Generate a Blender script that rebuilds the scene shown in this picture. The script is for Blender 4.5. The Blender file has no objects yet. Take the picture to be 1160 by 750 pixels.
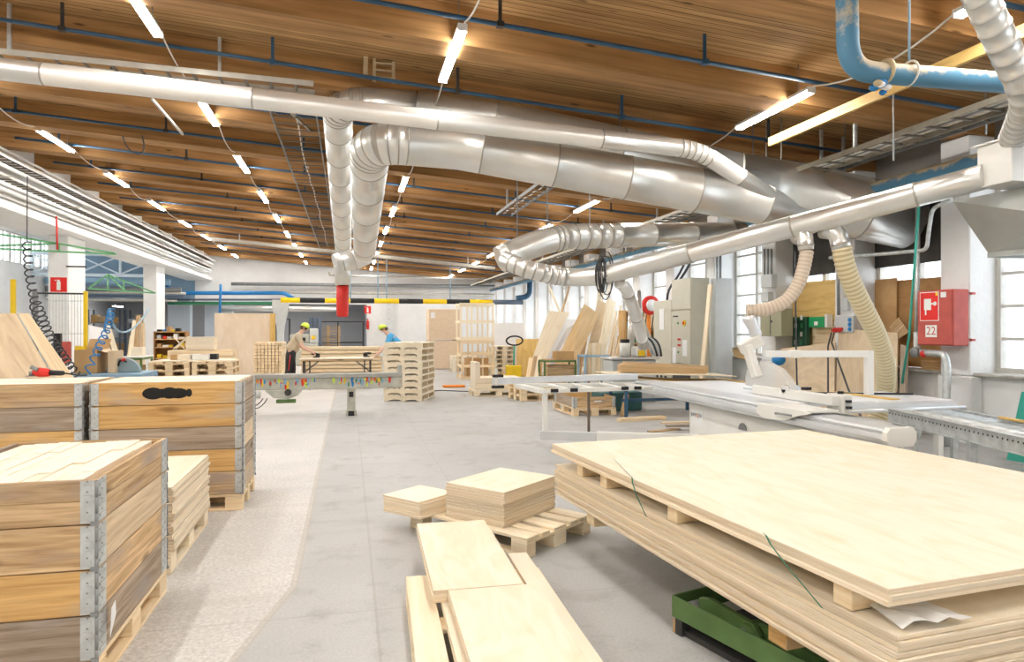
import bpy, bmesh, math, random
from mathutils import Vector, Matrix
random.seed(7)
SC = bpy.context.scene
COL = SC.collection
PI = math.pi
F = 773.0                      # focal length in pixels of the 1160 px wide frame
PSI = math.radians(13.46)      # the camera looks this far to the right of the hall's long axis
CP, SP = math.cos(PSI), math.sin(PSI)
EYE = 1.6

def V(*a): return Vector(a)

def at(px, py, X=None, Y=None, Z=None, d=None):
    """Point of the hall seen at a photo pixel, on the given plane."""
    u = (px - 580.0) / F; v = (372.0 - py) / F
    dx, dy = u * CP + SP, CP - u * SP
    if d is None:
        if Y is not None: d = Y / dy
        elif X is not None: d = X / dx
        else: d = (Z - EYE) / v
    return Vector((dx * d, dy * d, EYE + v * d))

# ------------------------------------------------------------------ mesh builder
class MB:
    def __init__(s): s.v = []; s.f = []; s.uv = []; s.mi = []; s.sm = []
    def face(s, idx, uv=None, mi=0, smooth=False):
        s.f.append(idx); s.uv.append(uv or [(0, 0)] * len(idx)); s.mi.append(mi); s.sm.append(smooth)
    def hexa(s, P, dims=None, mi=0, mi_top=None):
        """P: 8 corners (z-low ccw 0-3, z-high ccw 4-7)."""
        b = len(s.v); P = [Vector(p) for p in P]; s.v += P
        L = [(P[1] - P[0]).length, (P[3] - P[0]).length, (P[4] - P[0]).length]
        o = (random.randint(0, 40) * 7.3, random.randint(0, 40) * 3.7)
        big = max(range(3), key=lambda i: L[i])
        fs = [((3, 2, 1, 0), 0, 1), ((4, 5, 6, 7), 0, 1), ((0, 1, 5, 4), 0, 2), ((1, 2, 6, 5), 1, 2), ((2, 3, 7, 6), 0, 2), ((3, 0, 4, 7), 1, 2)]
        co = {0: (0, 0, 0), 1: (1, 0, 0), 2: (1, 1, 0), 3: (0, 1, 0), 4: (0, 0, 1), 5: (1, 0, 1), 6: (1, 1, 1), 7: (0, 1, 1)}
        for k, (q, a, c) in enumerate(fs):
            if c == big or (L[c] > L[a] and a != big): a, c = c, a
            uv = [(o[0] + co[i][a] * L[a], o[1] + k * .31 + co[i][c] * L[c]) for i in q]
            m = mi
            if mi_top is not None and k < 2: m = mi_top
            s.face([b + i for i in q], uv, m)
        return s
    def box(s, c, size, rz=0.0, M=None, mi=0, mi_top=None):
        hx, hy, hz = size[0] / 2, size[1] / 2, size[2] / 2
        if M is None: M = Matrix.Translation(Vector(c)) @ Matrix.Rotation(rz, 4, 'Z')
        else: M = M @ Matrix.Translation(Vector(c))
        P = [M @ Vector(p) for p in ((-hx, -hy, -hz), (hx, -hy, -hz), (hx, hy, -hz), (-hx, hy, -hz), (-hx, -hy, hz), (hx, -hy, hz), (hx, hy, hz), (-hx, hy, hz))]
        return s.hexa(P, mi=mi, mi_top=mi_top)
    def bb(s, x0, x1, y0, y1, z0, z1, mi=0, mi_top=None):
        return s.box(((x0 + x1) / 2, (y0 + y1) / 2, (z0 + z1) / 2), (x1 - x0, y1 - y0, z1 - z0), mi=mi, mi_top=mi_top)
    def bar(s, p0, p1, w, h, up=(0, 0, 1), mi=0):
        """rectangular bar from p0 to p1; w sideways, h along up."""
        p0, p1 = Vector(p0), Vector(p1); t = (p1 - p0).normalized(); up = Vector(up)
        sd = t.cross(up)
        if sd.length < 1e-4: sd = t.cross(Vector((0, 1, 0)))
        sd.normalize(); u = sd.cross(t).normalized()
        a, c = sd * w / 2, u * h / 2
        P = [p0 - a - c, p1 - a - c, p1 + a - c, p0 + a - c, p0 - a + c, p1 - a + c, p1 + a + c, p0 + a + c]
        # keep ccw order
        P = [P[3], P[2], P[1], P[0], P[7], P[6], P[5], P[4]]
        return s.hexa(P, mi=mi)
    def tube(s, path, r, seg=12, caps=True, mi=0, smooth=True, sy=1.0, mis=None):
        path = [Vector(p) for p in path]; n = len(path)
        rs = r if isinstance(r, (list, tuple)) else [r] * n
        b = len(s.v); N = None; acc = 0.0; prev = None
        T = []
        for i in range(n):
            t = (path[min(i + 1, n - 1)] - path[max(i - 1, 0)])
            T.append(t.normalized() if t.length > 1e-9 else (T[-1] if T else Vector((0, 0, 1))))
        dist = [0.0]
        for i in range(1, n): dist.append(dist[-1] + (path[i] - path[i - 1]).length)
        for i in range(n):
            t = T[i]
            if N is None:
                N = t.cross(Vector((0, 0, 1)))
                if N.length < 1e-3: N = t.cross(Vector((0, 1, 0)))
                N.normalize()
            else:
                N = (N - t * N.dot(t))
                if N.length < 1e-6: N = t.orthogonal()
                N.normalize()
            B = t.cross(N)
            for j in range(seg):
                a = 2 * PI * j / seg
                s.v.append(path[i] + N * math.cos(a) * rs[i] + B * math.sin(a) * rs[i] * sy)
        for i in range(n - 1):
            for j in range(seg):
                k = (j + 1) % seg
                c0, c1 = 2 * PI * j / seg * rs[i], 2 * PI * (j + 1) / seg * rs[i]
                s.face([b + i * seg + j, b + i * seg + k, b + (i + 1) * seg + k, b + (i + 1) * seg + j],
                       [(dist[i], c0), (dist[i], c1), (dist[i + 1], c1), (dist[i + 1], c0)], mis[i] if mis else mi, smooth)
        if caps:
            s.face([b + j for j in range(seg)][::-1], None, mi)
            s.face([b + (n - 1) * seg + j for j in range(seg)], None, mi)
        return s
    def cyl(s, p0, p1, r, seg=12, mi=0, r2=None, smooth=True):
        return s.tube([p0, p1], [r, r if r2 is None else r2], seg, True, mi, smooth)
    def prism(s, poly, vec, mi=0):
        """poly: planar 3D loop, extruded by vec."""
        b = len(s.v); n = len(poly); vec = Vector(vec); poly = [Vector(p) for p in poly]
        nrm = Vector((0, 0, 0))
        for i in range(n): nrm += poly[i].cross(poly[(i + 1) % n])
        if nrm.dot(vec) > 0: poly = poly[::-1]
        s.v += poly + [p + vec for p in poly]
        o = (random.randint(0, 40) * 7.3, random.randint(0, 40) * 3.7)
        e1 = (poly[1] - poly[0]).normalized(); nn = nrm.normalized() if nrm.length > 0 else Vector((0, 0, 1)); e2 = nn.cross(e1)
        pu = [(o[0] + (p - poly[0]).dot(e1), o[1] + (p - poly[0]).dot(e2)) for p in poly]
        s.face([b + i for i in range(n)], pu, mi); s.face([b + n + i for i in range(n)][::-1], pu[::-1], mi)
        L = vec.length; acc = 0
        for i in range(n):
            k = (i + 1) % n; l = (poly[k] - poly[i]).length
            s.face([b + k, b + i, b + n + i, b + n + k], [(o[0] + acc + l, o[1]), (o[0] + acc, o[1]), (o[0] + acc, o[1] + L), (o[0] + acc + l, o[1] + L)], mi)
            acc += l
        return s
    def lathe(s, prof, seg=16, M=None, mi=0, smooth=True):
        """prof: (radius, z) pairs around the z axis."""
        M = M or Matrix.Identity(4); b = len(s.v); n = len(prof)
        for r, z in prof:
            for j in range(seg):
                a = 2 * PI * j / seg; s.v.append(M @ Vector((r * math.cos(a), r * math.sin(a), z)))
        for i in range(n - 1):
            for j in range(seg):
                k = (j + 1) % seg
                s.face([b + i * seg + j, b + i * seg + k, b + (i + 1) * seg + k, b + (i + 1) * seg + j], None, mi, smooth)
        s.face([b + j for j in range(seg)][::-1], None, mi); s.face([b + (n - 1) * seg + j for j in range(seg)], None, mi)
        return s
    def ball(s, c, r, seg=12, rings=8, scale=(1, 1, 1), mi=0, M=None):
        c = Vector(c)
        b = len(s.v)
        for i in range(rings + 1):
            ph = PI * i / rings
            for j in range(seg):
                a = 2 * PI * j / seg
                p = Vector((r * scale[0] * math.sin(ph) * math.cos(a), r * scale[1] * math.sin(ph) * math.sin(a), -r * scale[2] * math.cos(ph)))
                if M: p = M @ p
                s.v.append(c + p)
        for i in range(rings):
            for j in range(seg):
                k = (j + 1) % seg
                s.face([b + i * seg + j, b + i * seg + k, b + (i + 1) * seg + k, b + (i + 1) * seg + j], None, mi, True)
        return s
    def build(s, name, mat=None, parent=None, bevel=0.0, local=None):
        me = bpy.data.meshes.new(name)
        off = Vector(local) if local is not None else Vector((0, 0, 0))
        me.from_pydata([tuple(p - off) for p in s.v], [], s.f)
        uvl = me.uv_layers.new(name='UVMap')
        flat = []
        for q in s.uv:
            for a in q: flat += [a[0], a[1]]
        uvl.data.foreach_set('uv', flat)
        mats = mat if isinstance(mat, (list, tuple)) else [mat]
        for m in mats: me.materials.append(m)
        me.polygons.foreach_set('material_index', s.mi)
        me.polygons.foreach_set('use_smooth', s.sm)
        me.update()
        o = bpy.data.objects.new(name, me); COL.objects.link(o)
        if local is not None and parent is None: o.location = off
        if parent is not None: o.parent = parent
        if bevel > 0:
            m = o.modifiers.new('bevel', 'BEVEL'); m.width = bevel; m.segments = 1; m.limit_method = 'ANGLE'; m.angle_limit = math.radians(50)
        return o

# ------------------------------------------------------------------ things
def tag(o, label, cat, group=None, kind='thing'):
    o['label'] = label; o['category'] = cat; o['kind'] = kind
    if group: o['group'] = group
    return o
def thing(name, label, cat, loc=(0, 0, 0), rz=0.0, group=None):
    o = bpy.data.objects.new(name, None); COL.objects.link(o)
    o.location = Vector(loc); o.rotation_euler = (0, 0, rz); o.empty_display_size = .1
    return tag(o, label, cat, group)
def struct(o):
    o['kind'] = 'structure'; return o
CHILD = {}
def kids(o): return [c for c in bpy.data.objects if c.parent == o]
def freeze(o):
    """remember the parts of a thing, so that copying is quick"""
    CHILD[o.name] = [(c, kids(c)) for c in kids(o)]
    return o
def dup(o, loc, rz=None, label=None, group=None, rot=None, mats=None):
    r = o.copy(); COL.objects.link(r); r.location = Vector(loc)
    if rz is not None: r.rotation_euler = (0, 0, rz)
    if rot is not None: r.rotation_euler = rot
    if label: r['label'] = label
    if group: r['group'] = group
    for c, gs in CHILD.get(o.name, []):
        d = c.copy(); COL.objects.link(d); d.parent = r
        for g in gs:
            e = g.copy(); COL.objects.link(e); e.parent = d
    return r
ORD = ['topmost', 'second', 'third', 'fourth', 'fifth', 'sixth', 'seventh', 'eighth', 'ninth', 'tenth', 'eleventh', 'twelfth', 'thirteenth', 'fourteenth', 'fifteenth', 'sixteenth', 'seventeenth', 'eighteenth', 'nineteenth', 'twentieth', 'twenty-first', 'twenty-second', 'twenty-third', 'twenty-fourth']
NTH = ['first'] + ORD[1:]
def fromtop(i, n):
    if i == 0: return 'topmost'
    if i == n - 1: return 'lowest'
    return ORD[i] + ' from the top'

def bezier(p0, p1, p2, p3, n=12):
    out = []
    for i in range(n + 1):
        t = i / n
        out.append(Vector(p0) * (1 - t) ** 3 + Vector(p1) * 3 * t * (1 - t) ** 2 + Vector(p2) * 3 * t * t * (1 - t) + Vector(p3) * t ** 3)
    return out
def rounded(pts, rad, n=6):
    """polyline with rounded corners"""
    pts = [Vector(p) for p in pts]; out = [pts[0]]
    for i in range(1, len(pts) - 1):
        a, b, c = pts[i - 1], pts[i], pts[i + 1]
        r = rad[i - 1] if isinstance(rad, (list, tuple)) else rad
        la, lc = (a - b).length, (c - b).length; r1 = min(r, la * .49, lc * .49)
        s, e = b + (a - b).normalized() * r1, b + (c - b).normalized() * r1
        for k in range(n + 1):
            t = k / n; out.append(s * (1 - t) ** 2 + b * 2 * t * (1 - t) + e * t * t)
    out.append(pts[-1]); return out
def sag(p0, p1, drop, n=8):
    p0, p1 = Vector(p0), Vector(p1)
    return [p0.lerp(p1, i / n) - Vector((0, 0, drop * 4 * (i / n) * (1 - i / n))) for i in range(n + 1)]

# ------------------------------------------------------------------ materials
def mat_new(name):
    m = bpy.data.materials.new(name); m.use_nodes = True
    nt = m.node_tree; bs = nt.nodes['Principled BSDF']
    return m, nt, bs
def plain(name, col, rough=.6, metal=0.0, var=0.0, scale=6.0, spec=.4, coat=0.0):
    m, nt, bs = mat_new(name)
    bs.inputs['Base Color'].default_value = (*col, 1); bs.inputs['Roughness'].default_value = rough
    bs.inputs['Metallic'].default_value = metal; bs.inputs['Specular IOR Level'].default_value = spec
    if var > 0:
        tc = nt.nodes.new('ShaderNodeTexCoord'); nz = nt.nodes.new('ShaderNodeTexNoise')
        nz.inputs['Scale'].default_value = scale; nz.inputs['Detail'].default_value = 5
        rp = nt.nodes.new('ShaderNodeValToRGB')
        e = rp.color_ramp.elements
        e[0].position = .3; e[0].color = (*[c * (1 - var) for c in col], 1); e[1].position = .7; e[1].color = (*[min(1, c * (1 + var * .5)) for c in col], 1)
        nt.links.new(tc.outputs['Object'], nz.inputs['Vector']); nt.links.new(nz.outputs['Fac'], rp.inputs['Fac']); nt.links.new(rp.outputs['Color'], bs.inputs['Base Color'])
    return m
def wood(name, light, dark, su=1.2, sv=22.0, rough=.6, tint=.25, knots=.0, lo=.35, hi=.7, dist=.6, stain=None, st=(.52, .72)):
    """grain runs along u of the UV map, in metres"""
    m, nt, bs = mat_new(name); N, L = nt.nodes.new, nt.links.new
    uv = N('ShaderNodeUVMap'); mp = N('ShaderNodeMapping'); mp.inputs['Scale'].default_value = (su, sv, 1)
    nz = N('ShaderNodeTexNoise'); nz.inputs['Scale'].default_value = 1.0; nz.inputs['Detail'].default_value = 6; nz.inputs['Roughness'].default_value = .6; nz.inputs['Distortion'].default_value = dist
    L(uv.outputs['UV'], mp.inputs['Vector']); L(mp.outputs['Vector'], nz.inputs['Vector'])
    rp = N('ShaderNodeValToRGB'); e = rp.color_ramp.elements
    e[0].position = lo; e[0].color = (*dark, 1); e[1].position = hi; e[1].color = (*light, 1)
    L(nz.outputs['Fac'], rp.inputs['Fac']); out = rp.outputs['Color']
    if tint > 0:
        n2 = N('ShaderNodeTexNoise'); n2.inputs['Scale'].default_value = .21; n2.inputs['Detail'].default_value = 1
        L(uv.outputs['UV'], n2.inputs['Vector'])
        mr = N('ShaderNodeMapRange'); mr.inputs[1].default_value = .3; mr.inputs[2].default_value = .7; mr.inputs[3].default_value = 1 - tint; mr.inputs[4].default_value = 1 + tint * .35
        L(n2.outputs['Fac'], mr.inputs[0])
        mx = N('ShaderNodeMix'); mx.data_type = 'RGBA'; mx.blend_type = 'MULTIPLY'; mx.inputs[0].default_value = 1
        L(out, mx.inputs[6]); L(mr.outputs[0], mx.inputs[7]); out = mx.outputs[2]
    if knots > 0:
        mp2 = N('ShaderNodeMapping'); mp2.inputs['Scale'].default_value = (1.7, 4.6, 1); vo = N('ShaderNodeTexVoronoi'); vo.inputs['Scale'].default_value = 1.0
        L(uv.outputs['UV'], mp2.inputs['Vector']); L(mp2.outputs['Vector'], vo.inputs['Vector'])
        r2 = N('ShaderNodeValToRGB'); r2.color_ramp.elements[0].position = .07; r2.color_ramp.elements[0].color = (knots, knots, knots, 1); r2.color_ramp.elements[1].position = .19; r2.color_ramp.elements[1].color = (0, 0, 0, 1)
        L(vo.outputs['Distance'], r2.inputs['Fac'])
        m3 = N('ShaderNodeMix'); m3.data_type = 'RGBA'; m3.inputs[7].default_value = (*[c * .45 for c in dark], 1)
        L(r2.outputs['Color'], m3.inputs[0]); L(out, m3.inputs[6]); out = m3.outputs[2]
    if stain:
        n4 = N('ShaderNodeTexNoise'); n4.inputs['Scale'].default_value = 1.6; n4.inputs['Detail'].default_value = 4
        mp4 = N('ShaderNodeMapping'); mp4.inputs['Scale'].default_value = (1, 3.5, 1); L(uv.outputs['UV'], mp4.inputs['Vector']); L(mp4.outputs['Vector'], n4.inputs['Vector'])
        r4 = N('ShaderNodeValToRGB'); r4.color_ramp.elements[0].position = st[0]; r4.color_ramp.elements[0].color = (0, 0, 0, 1); r4.color_ramp.elements[1].position = st[1]; r4.color_ramp.elements[1].color = (1, 1, 1, 1)
        L(n4.outputs['Fac'], r4.inputs['Fac'])
        m4 = N('ShaderNodeMix'); m4.data_type = 'RGBA'; m4.inputs[7].default_value = (*stain, 1)
        L(r4.outputs['Color'], m4.inputs[0]); L(out, m4.inputs[6]); out = m4.outputs[2]
    L(out, bs.inputs['Base Color']); bs.inputs['Roughness'].default_value = rough; bs.inputs['Specular IOR Level'].default_value = .3
    return m
def emit(name, col, s):
    m, nt, bs = mat_new(name); bs.inputs['Base Color'].default_value = (*col, 1)
    bs.inputs['Emission Color'].default_value = (*col, 1); bs.inputs['Emission Strength'].default_value = s
    return m

M = {}
M['ply'] = wood('birch_ply_face', (.88, .79, .635), (.82, .69, .49), 1.6, 5.5, .55, .08, 0, .30, .56, 1.6, (.80, .60, .36), (.62, .80))
M['plypale'] = wood('pale_ply_face', (.88, .79, .635), (.82, .68, .48), 1.2, 7, .55, .06, 0, .25, .5, 1.2)
M['plyedge'] = wood('ply_edge', (.92, .79, .60), (.72, .53, .33), .35, 170, .7, .28, 0, .28, .55, .0)
M['pine'] = wood('fresh_pine', (.93, .78, .54), (.80, .58, .33), 1.2, 26, .6, .14, .35, .3, .65)
M['pinepale'] = wood('pale_pine', (.95, .85, .66), (.86, .70, .47), 1.0, 24, .6, .12, .2, .28, .6)
M['orange'] = wood('weathered_yellow_board', (.78, .50, .20), (.52, .28, .09), 1.5, 26, .65, .22, .9, .33, .62, .9, (.50, .38, .25))
M['tan'] = wood('tan_board', (.74, .53, .30), (.40, .24, .11), 1.4, 30, .65, .25, .9, .33, .62, .9, (.40, .31, .24))
M['grey'] = wood('greyed_board', (.56, .45, .34), (.24, .17, .11), 1.2, 30, .7, .25, .8, .3, .66, 1.0, (.36, .31, .27))
M['palebrd'] = wood('pale_used_board', (.83, .66, .45), (.58, .42, .25), 1.3, 28, .65, .2, .7, .33, .62, .8, (.52, .45, .36))
M['osb'] = wood('brown_hardboard', (.47, .26, .10), (.33, .17, .06), 2, 3, .7, .1)
M['yellowply'] = wood('yellow_ply', (.80, .55, .20), (.62, .38, .11), 1.2, 5, .55, .1, 0, .3, .6, 1.8)
M['dirtyply'] = wood('worn_ply', (.78, .62, .42), (.58, .43, .27), 1.2, 4, .6, .15, 0, .3, .6, 1.2, (.70, .56, .38))
M['card'] = plain('cardboard', (.52, .33, .15), .8, 0, .12, 3)
M['cardpale'] = plain('pale_cardboard', (.72, .55, .36), .8, 0, .1, 3)
M['galv'] = plain('galvanised_sheet', (.80, .79, .75), .34, .80, .08, 2.2)
M['galvdark'] = plain('grey_galvanised_sheet', (.42, .43, .41), .38, .8, .15, 2)
M['ductwhite'] = plain('pale_duct_sheet', (.88, .86, .81), .34, .65, .05, 1.5)
M['seam'] = plain('duct_seam', (.44, .41, .36), .6, .5)
M['seamlight'] = plain('faint_duct_seam', (.66, .64, .60), .5, .6)
M['steel'] = plain('zinc_steel', (.62, .65, .65), .42, .65, .22, 14)
M['alu'] = plain('aluminium', (.78, .80, .82), .32, .6, .05, 4)
M['greymetal'] = plain('grey_metal', (.30, .31, .31), .5, .4, .15, 6)
M['black'] = plain('black_plastic', (.015, .015, .017), .5)
M['darksteel'] = plain('dark_steel', (.06, .06, .06), .55, .4, .2, 8)
M['white'] = plain('white_paint', (.86, .86, .84), .55, 0, .04, 3)
M['whitewarm'] = plain('cream_machine_paint', (.83, .82, .77), .45, 0, .04, 4)
M['greymach'] = plain('grey_machine_paint', (.60, .62, .62), .45, 0, .05, 4)
M['beige'] = plain('beige_cabinet_paint', (.60, .58, .48), .45, 0, .05, 3)
M['olive'] = plain('olive_cabinet_paint', (.38, .37, .25), .5, 0, .06, 3)
M['blue'] = plain('blue_pipe_paint', (.03, .095, .18), .45, 0, .3, 5)
M['bluelight'] = plain('light_blue_steel', (.30, .47, .62), .5, 0, .1, 4)
M['bluebright'] = plain('bright_blue', (.02, .22, .55), .5)
M['green'] = plain('green_table_paint', (.11, .20, .06), .5, 0, .3, 5)
M['greenpipe'] = plain('green_pipe_paint', (.05, .27, .13), .5, 0, .1, 4)
M['teal'] = plain('teal_plastic', (.05, .42, .33), .45, 0, .1, 4)
M['red'] = plain('red_paint', (.72, .035, .025), .45, 0, .08, 5)
M['redcab'] = plain('faded_red_cabinet_paint', (.54, .10, .08), .5, 0, .14, 6)
M['signred'] = plain('sign_red', (.80, .025, .02), .4)
M['signwhite'] = plain('sign_white', (.88, .88, .84), .4)
M['yellow'] = plain('yellow_paint', (.85, .58, .02), .5, 0, .08, 5)
M['orangep'] = plain('orange_paint', (.80, .25, .03), .5)
M['paper'] = plain('white_paper', (.88, .88, .88), .7)
M['cream'] = plain('cream_hose', (.80, .70, .46), .5, 0, .05, 4)
M['creamrib'] = plain('cream_hose_groove', (.58, .47, .26), .5)
M['hosepalerib'] = plain('pale_hose_groove', (.62, .50, .38), .5)
M['lampbody'] = plain('lamp_body', (.8, .8, .8), .4)
M['brownshelf'] = wood('brown_shelf_wood', (.42, .22, .09), (.28, .14, .05), 1, 20)
M['paleboard'] = wood('pale_pinkish_ply', (.80, .68, .54), (.72, .58, .43), 1.2, 3, .6, .05)
M['tanlam'] = wood('laminated_wood', (.80, .58, .33), (.62, .42, .22), .8, 60, .6, .1)
M['darkbrown'] = plain('dark_brown_steel', (.16, .12, .09), .6)
M['bluedark'] = plain('dark_blue_grey', (.10, .13, .18), .5)
M['tube'] = emit('lamp_light', (1.0, .985, .95), 92.0)
M['tubeside'] = emit('lamp_side', (1.0, .985, .95), 62.0)
M['strap'] = plain('green_strap', (.05, .20, .12), .4)
M['cablewhite'] = plain('white_cable', (.80, .77, .70), .5)
M['cabledark'] = plain('dark_cable', (.05, .05, .055), .5)
M['stone'] = plain('sill_stone', (.50, .48, .44), .7, 0, .3, 9)
M['hosepale'] = plain('pale_hose', (.72, .62, .50), .55, 0, .06, 4)
M['bluegrey'] = plain('blue_grey_plastic', (.28, .36, .38), .5, 0, .08, 5)
M['steelpale'] = plain('dusty_pale_steel', (.56, .54, .48), .5, .45, .15, 6)
def dusty(name, col, dust):
    m, nt, bs = mat_new(name); N, L = nt.nodes.new, nt.links.new
    g = N('ShaderNodeNewGeometry'); sp = N('ShaderNodeSeparateXYZ'); L(g.outputs['Normal'], sp.inputs[0])
    tc = N('ShaderNodeTexCoord'); nz = N('ShaderNodeTexNoise'); nz.inputs['Scale'].default_value = 5; nz.inputs['Detail'].default_value = 7; nz.inputs['Roughness'].default_value = .7; L(tc.outputs['Object'], nz.inputs['Vector'])
    a = N('ShaderNodeMath'); a.operation = 'MULTIPLY_ADD'; a.inputs[1].default_value = .35; L(sp.outputs['Z'], a.inputs[0]); L(nz.outputs['Fac'], a.inputs[2])
    r = N('ShaderNodeValToRGB'); r.color_ramp.elements[0].position = .50; r.color_ramp.elements[0].color = (*col, 1); r.color_ramp.elements[1].position = .66; r.color_ramp.elements[1].color = (*dust, 1); L(a.outputs[0], r.inputs['Fac']); L(r.outputs['Color'], bs.inputs['Base Color']); bs.inputs['Roughness'].default_value = .6
    return m
M['bluedust'] = dusty('dusty_blue_paint', (.07, .21, .33), (.50, .41, .27))
M['rung'] = plain('tray_rung_steel', (.22, .20, .17), .6, .3)
M['brassy'] = plain('dusty_yellow_steel', (.55, .44, .27), .65, .2, .2, 8)
M['yellowsig'] = plain('signal_yellow', (.95, .62, .0), .5)
M['greenpale'] = plain('pale_green_paint', (.16, .42, .20), .5)
M['steeldust'] = plain('dusty_dark_steel', (.34, .31, .25), .6, .3, .2, 7)
# ------------------------------------------------------------------ special materials
def mat_floor():
    m, nt, bs = mat_new('concrete_floor'); N, L = nt.nodes.new, nt.links.new
    tc = N('ShaderNodeTexCoord'); co = tc.outputs['Object']
    def noise(sc, det, rough=.55, off=0):
        mp = N('ShaderNodeMapping'); mp.inputs['Location'].default_value = (off, off * .7, 0); L(co, mp.inputs['Vector'])
        n = N('ShaderNodeTexNoise'); n.inputs['Scale'].default_value = sc; n.inputs['Detail'].default_value = det; n.inputs['Roughness'].default_value = rough
        L(mp.outputs['Vector'], n.inputs['Vector']); return n.outputs['Fac']
    def ramp(x, a, b, ca=(0, 0, 0), cb=(1, 1, 1)):
        r = N('ShaderNodeValToRGB'); r.color_ramp.elements[0].position = a; r.color_ramp.elements[0].color = (*ca, 1)
        r.color_ramp.elements[1].position = b; r.color_ramp.elements[1].color = (*cb, 1); L(x, r.inputs['Fac']); return r.outputs['Color']
    def mix(f, a, b, mode='MIX'):
        k = N('ShaderNodeMix'); k.data_type = 'RGBA'; k.blend_type = mode
        if isinstance(f, float): k.inputs[0].default_value = f
        else: L(f, k.inputs[0])
        for s, q in ((6, a), (7, b)):
            if isinstance(q, tuple): k.inputs[s].default_value = (*q, 1)
            else: L(q, k.inputs[s])
        return k.outputs[2]
    def math_(op, a, b=None):
        k = N('ShaderNodeMath'); k.operation = op
        for s, q in ((0, a), (1, b)):
            if q is None: continue
            if isinstance(q, (int, float)): k.inputs[s].default_value = q
            else: L(q, k.inputs[s])
        return k.outputs[0]
    base = ramp(noise(.45, 5), .3, .7, (.43, .43, .42), (.53, .53, .52))
    base = mix(ramp(noise(3.2, 6, .65, 4), .52, .72), base, (.37, .365, .35))
    fine = ramp(noise(60, 3, .7), .3, .75, (.86, .86, .86), (1.06, 1.06, 1.06))
    base = mix(1.0, base, fine, 'MULTIPLY')
    # worn, dusty strip on the crate side of the old joint:  x < edge(y)
    sp = N('ShaderNodeSeparateXYZ'); L(co, sp.inputs[0]); X, Y = sp.outputs['X'], sp.outputs['Y']
    e1 = math_('ADD', math_('MULTIPLY', Y, 0.0), -0.31)                   # long joint, running away
    e2 = math_('ADD', math_('MULTIPLY', Y, 0.23), -1.33)                   # joint that turns to the crates
    edge = math_('MINIMUM', e1, e2)
    dlt = math_('SUBTRACT', edge, X)
    inside = ramp(dlt, .0, .015)
    speck = ramp(noise(38, 8, .8, 9), .40, .62, (.50, .48, .45), (.80, .78, .75))
    patch = ramp(noise(1.1, 4, .6, 2), .36, .62)
    dust = mix(patch, mix(.6, base, speck), speck)
    base = mix(inside, base, dust)
    line = math_('LESS_THAN', math_('ABSOLUTE', math_('SUBTRACT', dlt, .02)), .022)
    base = mix(math_('MULTIPLY', line, .45), base, (.40, .36, .30))
    # straight casting joints
    def joint(v, at_, w):
        return math_('LESS_THAN', math_('ABSOLUTE', math_('SUBTRACT', v, at_)), w)
    for v, a_, w in ((Y, 3.95, .006), (Y, 6.1, .006), (Y, 9.6, .01), (X, 1.02, .006), (X, .15, .008), (X, 7.7, .012)):
        base = mix(math_('MULTIPLY', joint(v, a_, w), .35), base, (.32, .30, .27))
    # tyre marks and oily wear in the far aisle
    mp = N('ShaderNodeMapping'); mp.inputs['Scale'].default_value = (.35, 2.4, 1); mp.inputs['Rotation'].default_value = (0, 0, .12); L(co, mp.inputs['Vector'])
    n = N('ShaderNodeTexNoise'); n.inputs['Scale'].default_value = 1.0; n.inputs['Detail'].default_value = 5; L(mp.outputs['Vector'], n.inputs['Vector'])
    wear = math_('MULTIPLY', ramp(n.outputs['Fac'], .58, .74), .45)
    base = mix(wear, base, (.38, .35, .31))
    L(base, bs.inputs['Base Color']); bs.inputs['Roughness'].default_value = .55; bs.inputs['Specular IOR Level'].default_value = .35
    return m
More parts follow.
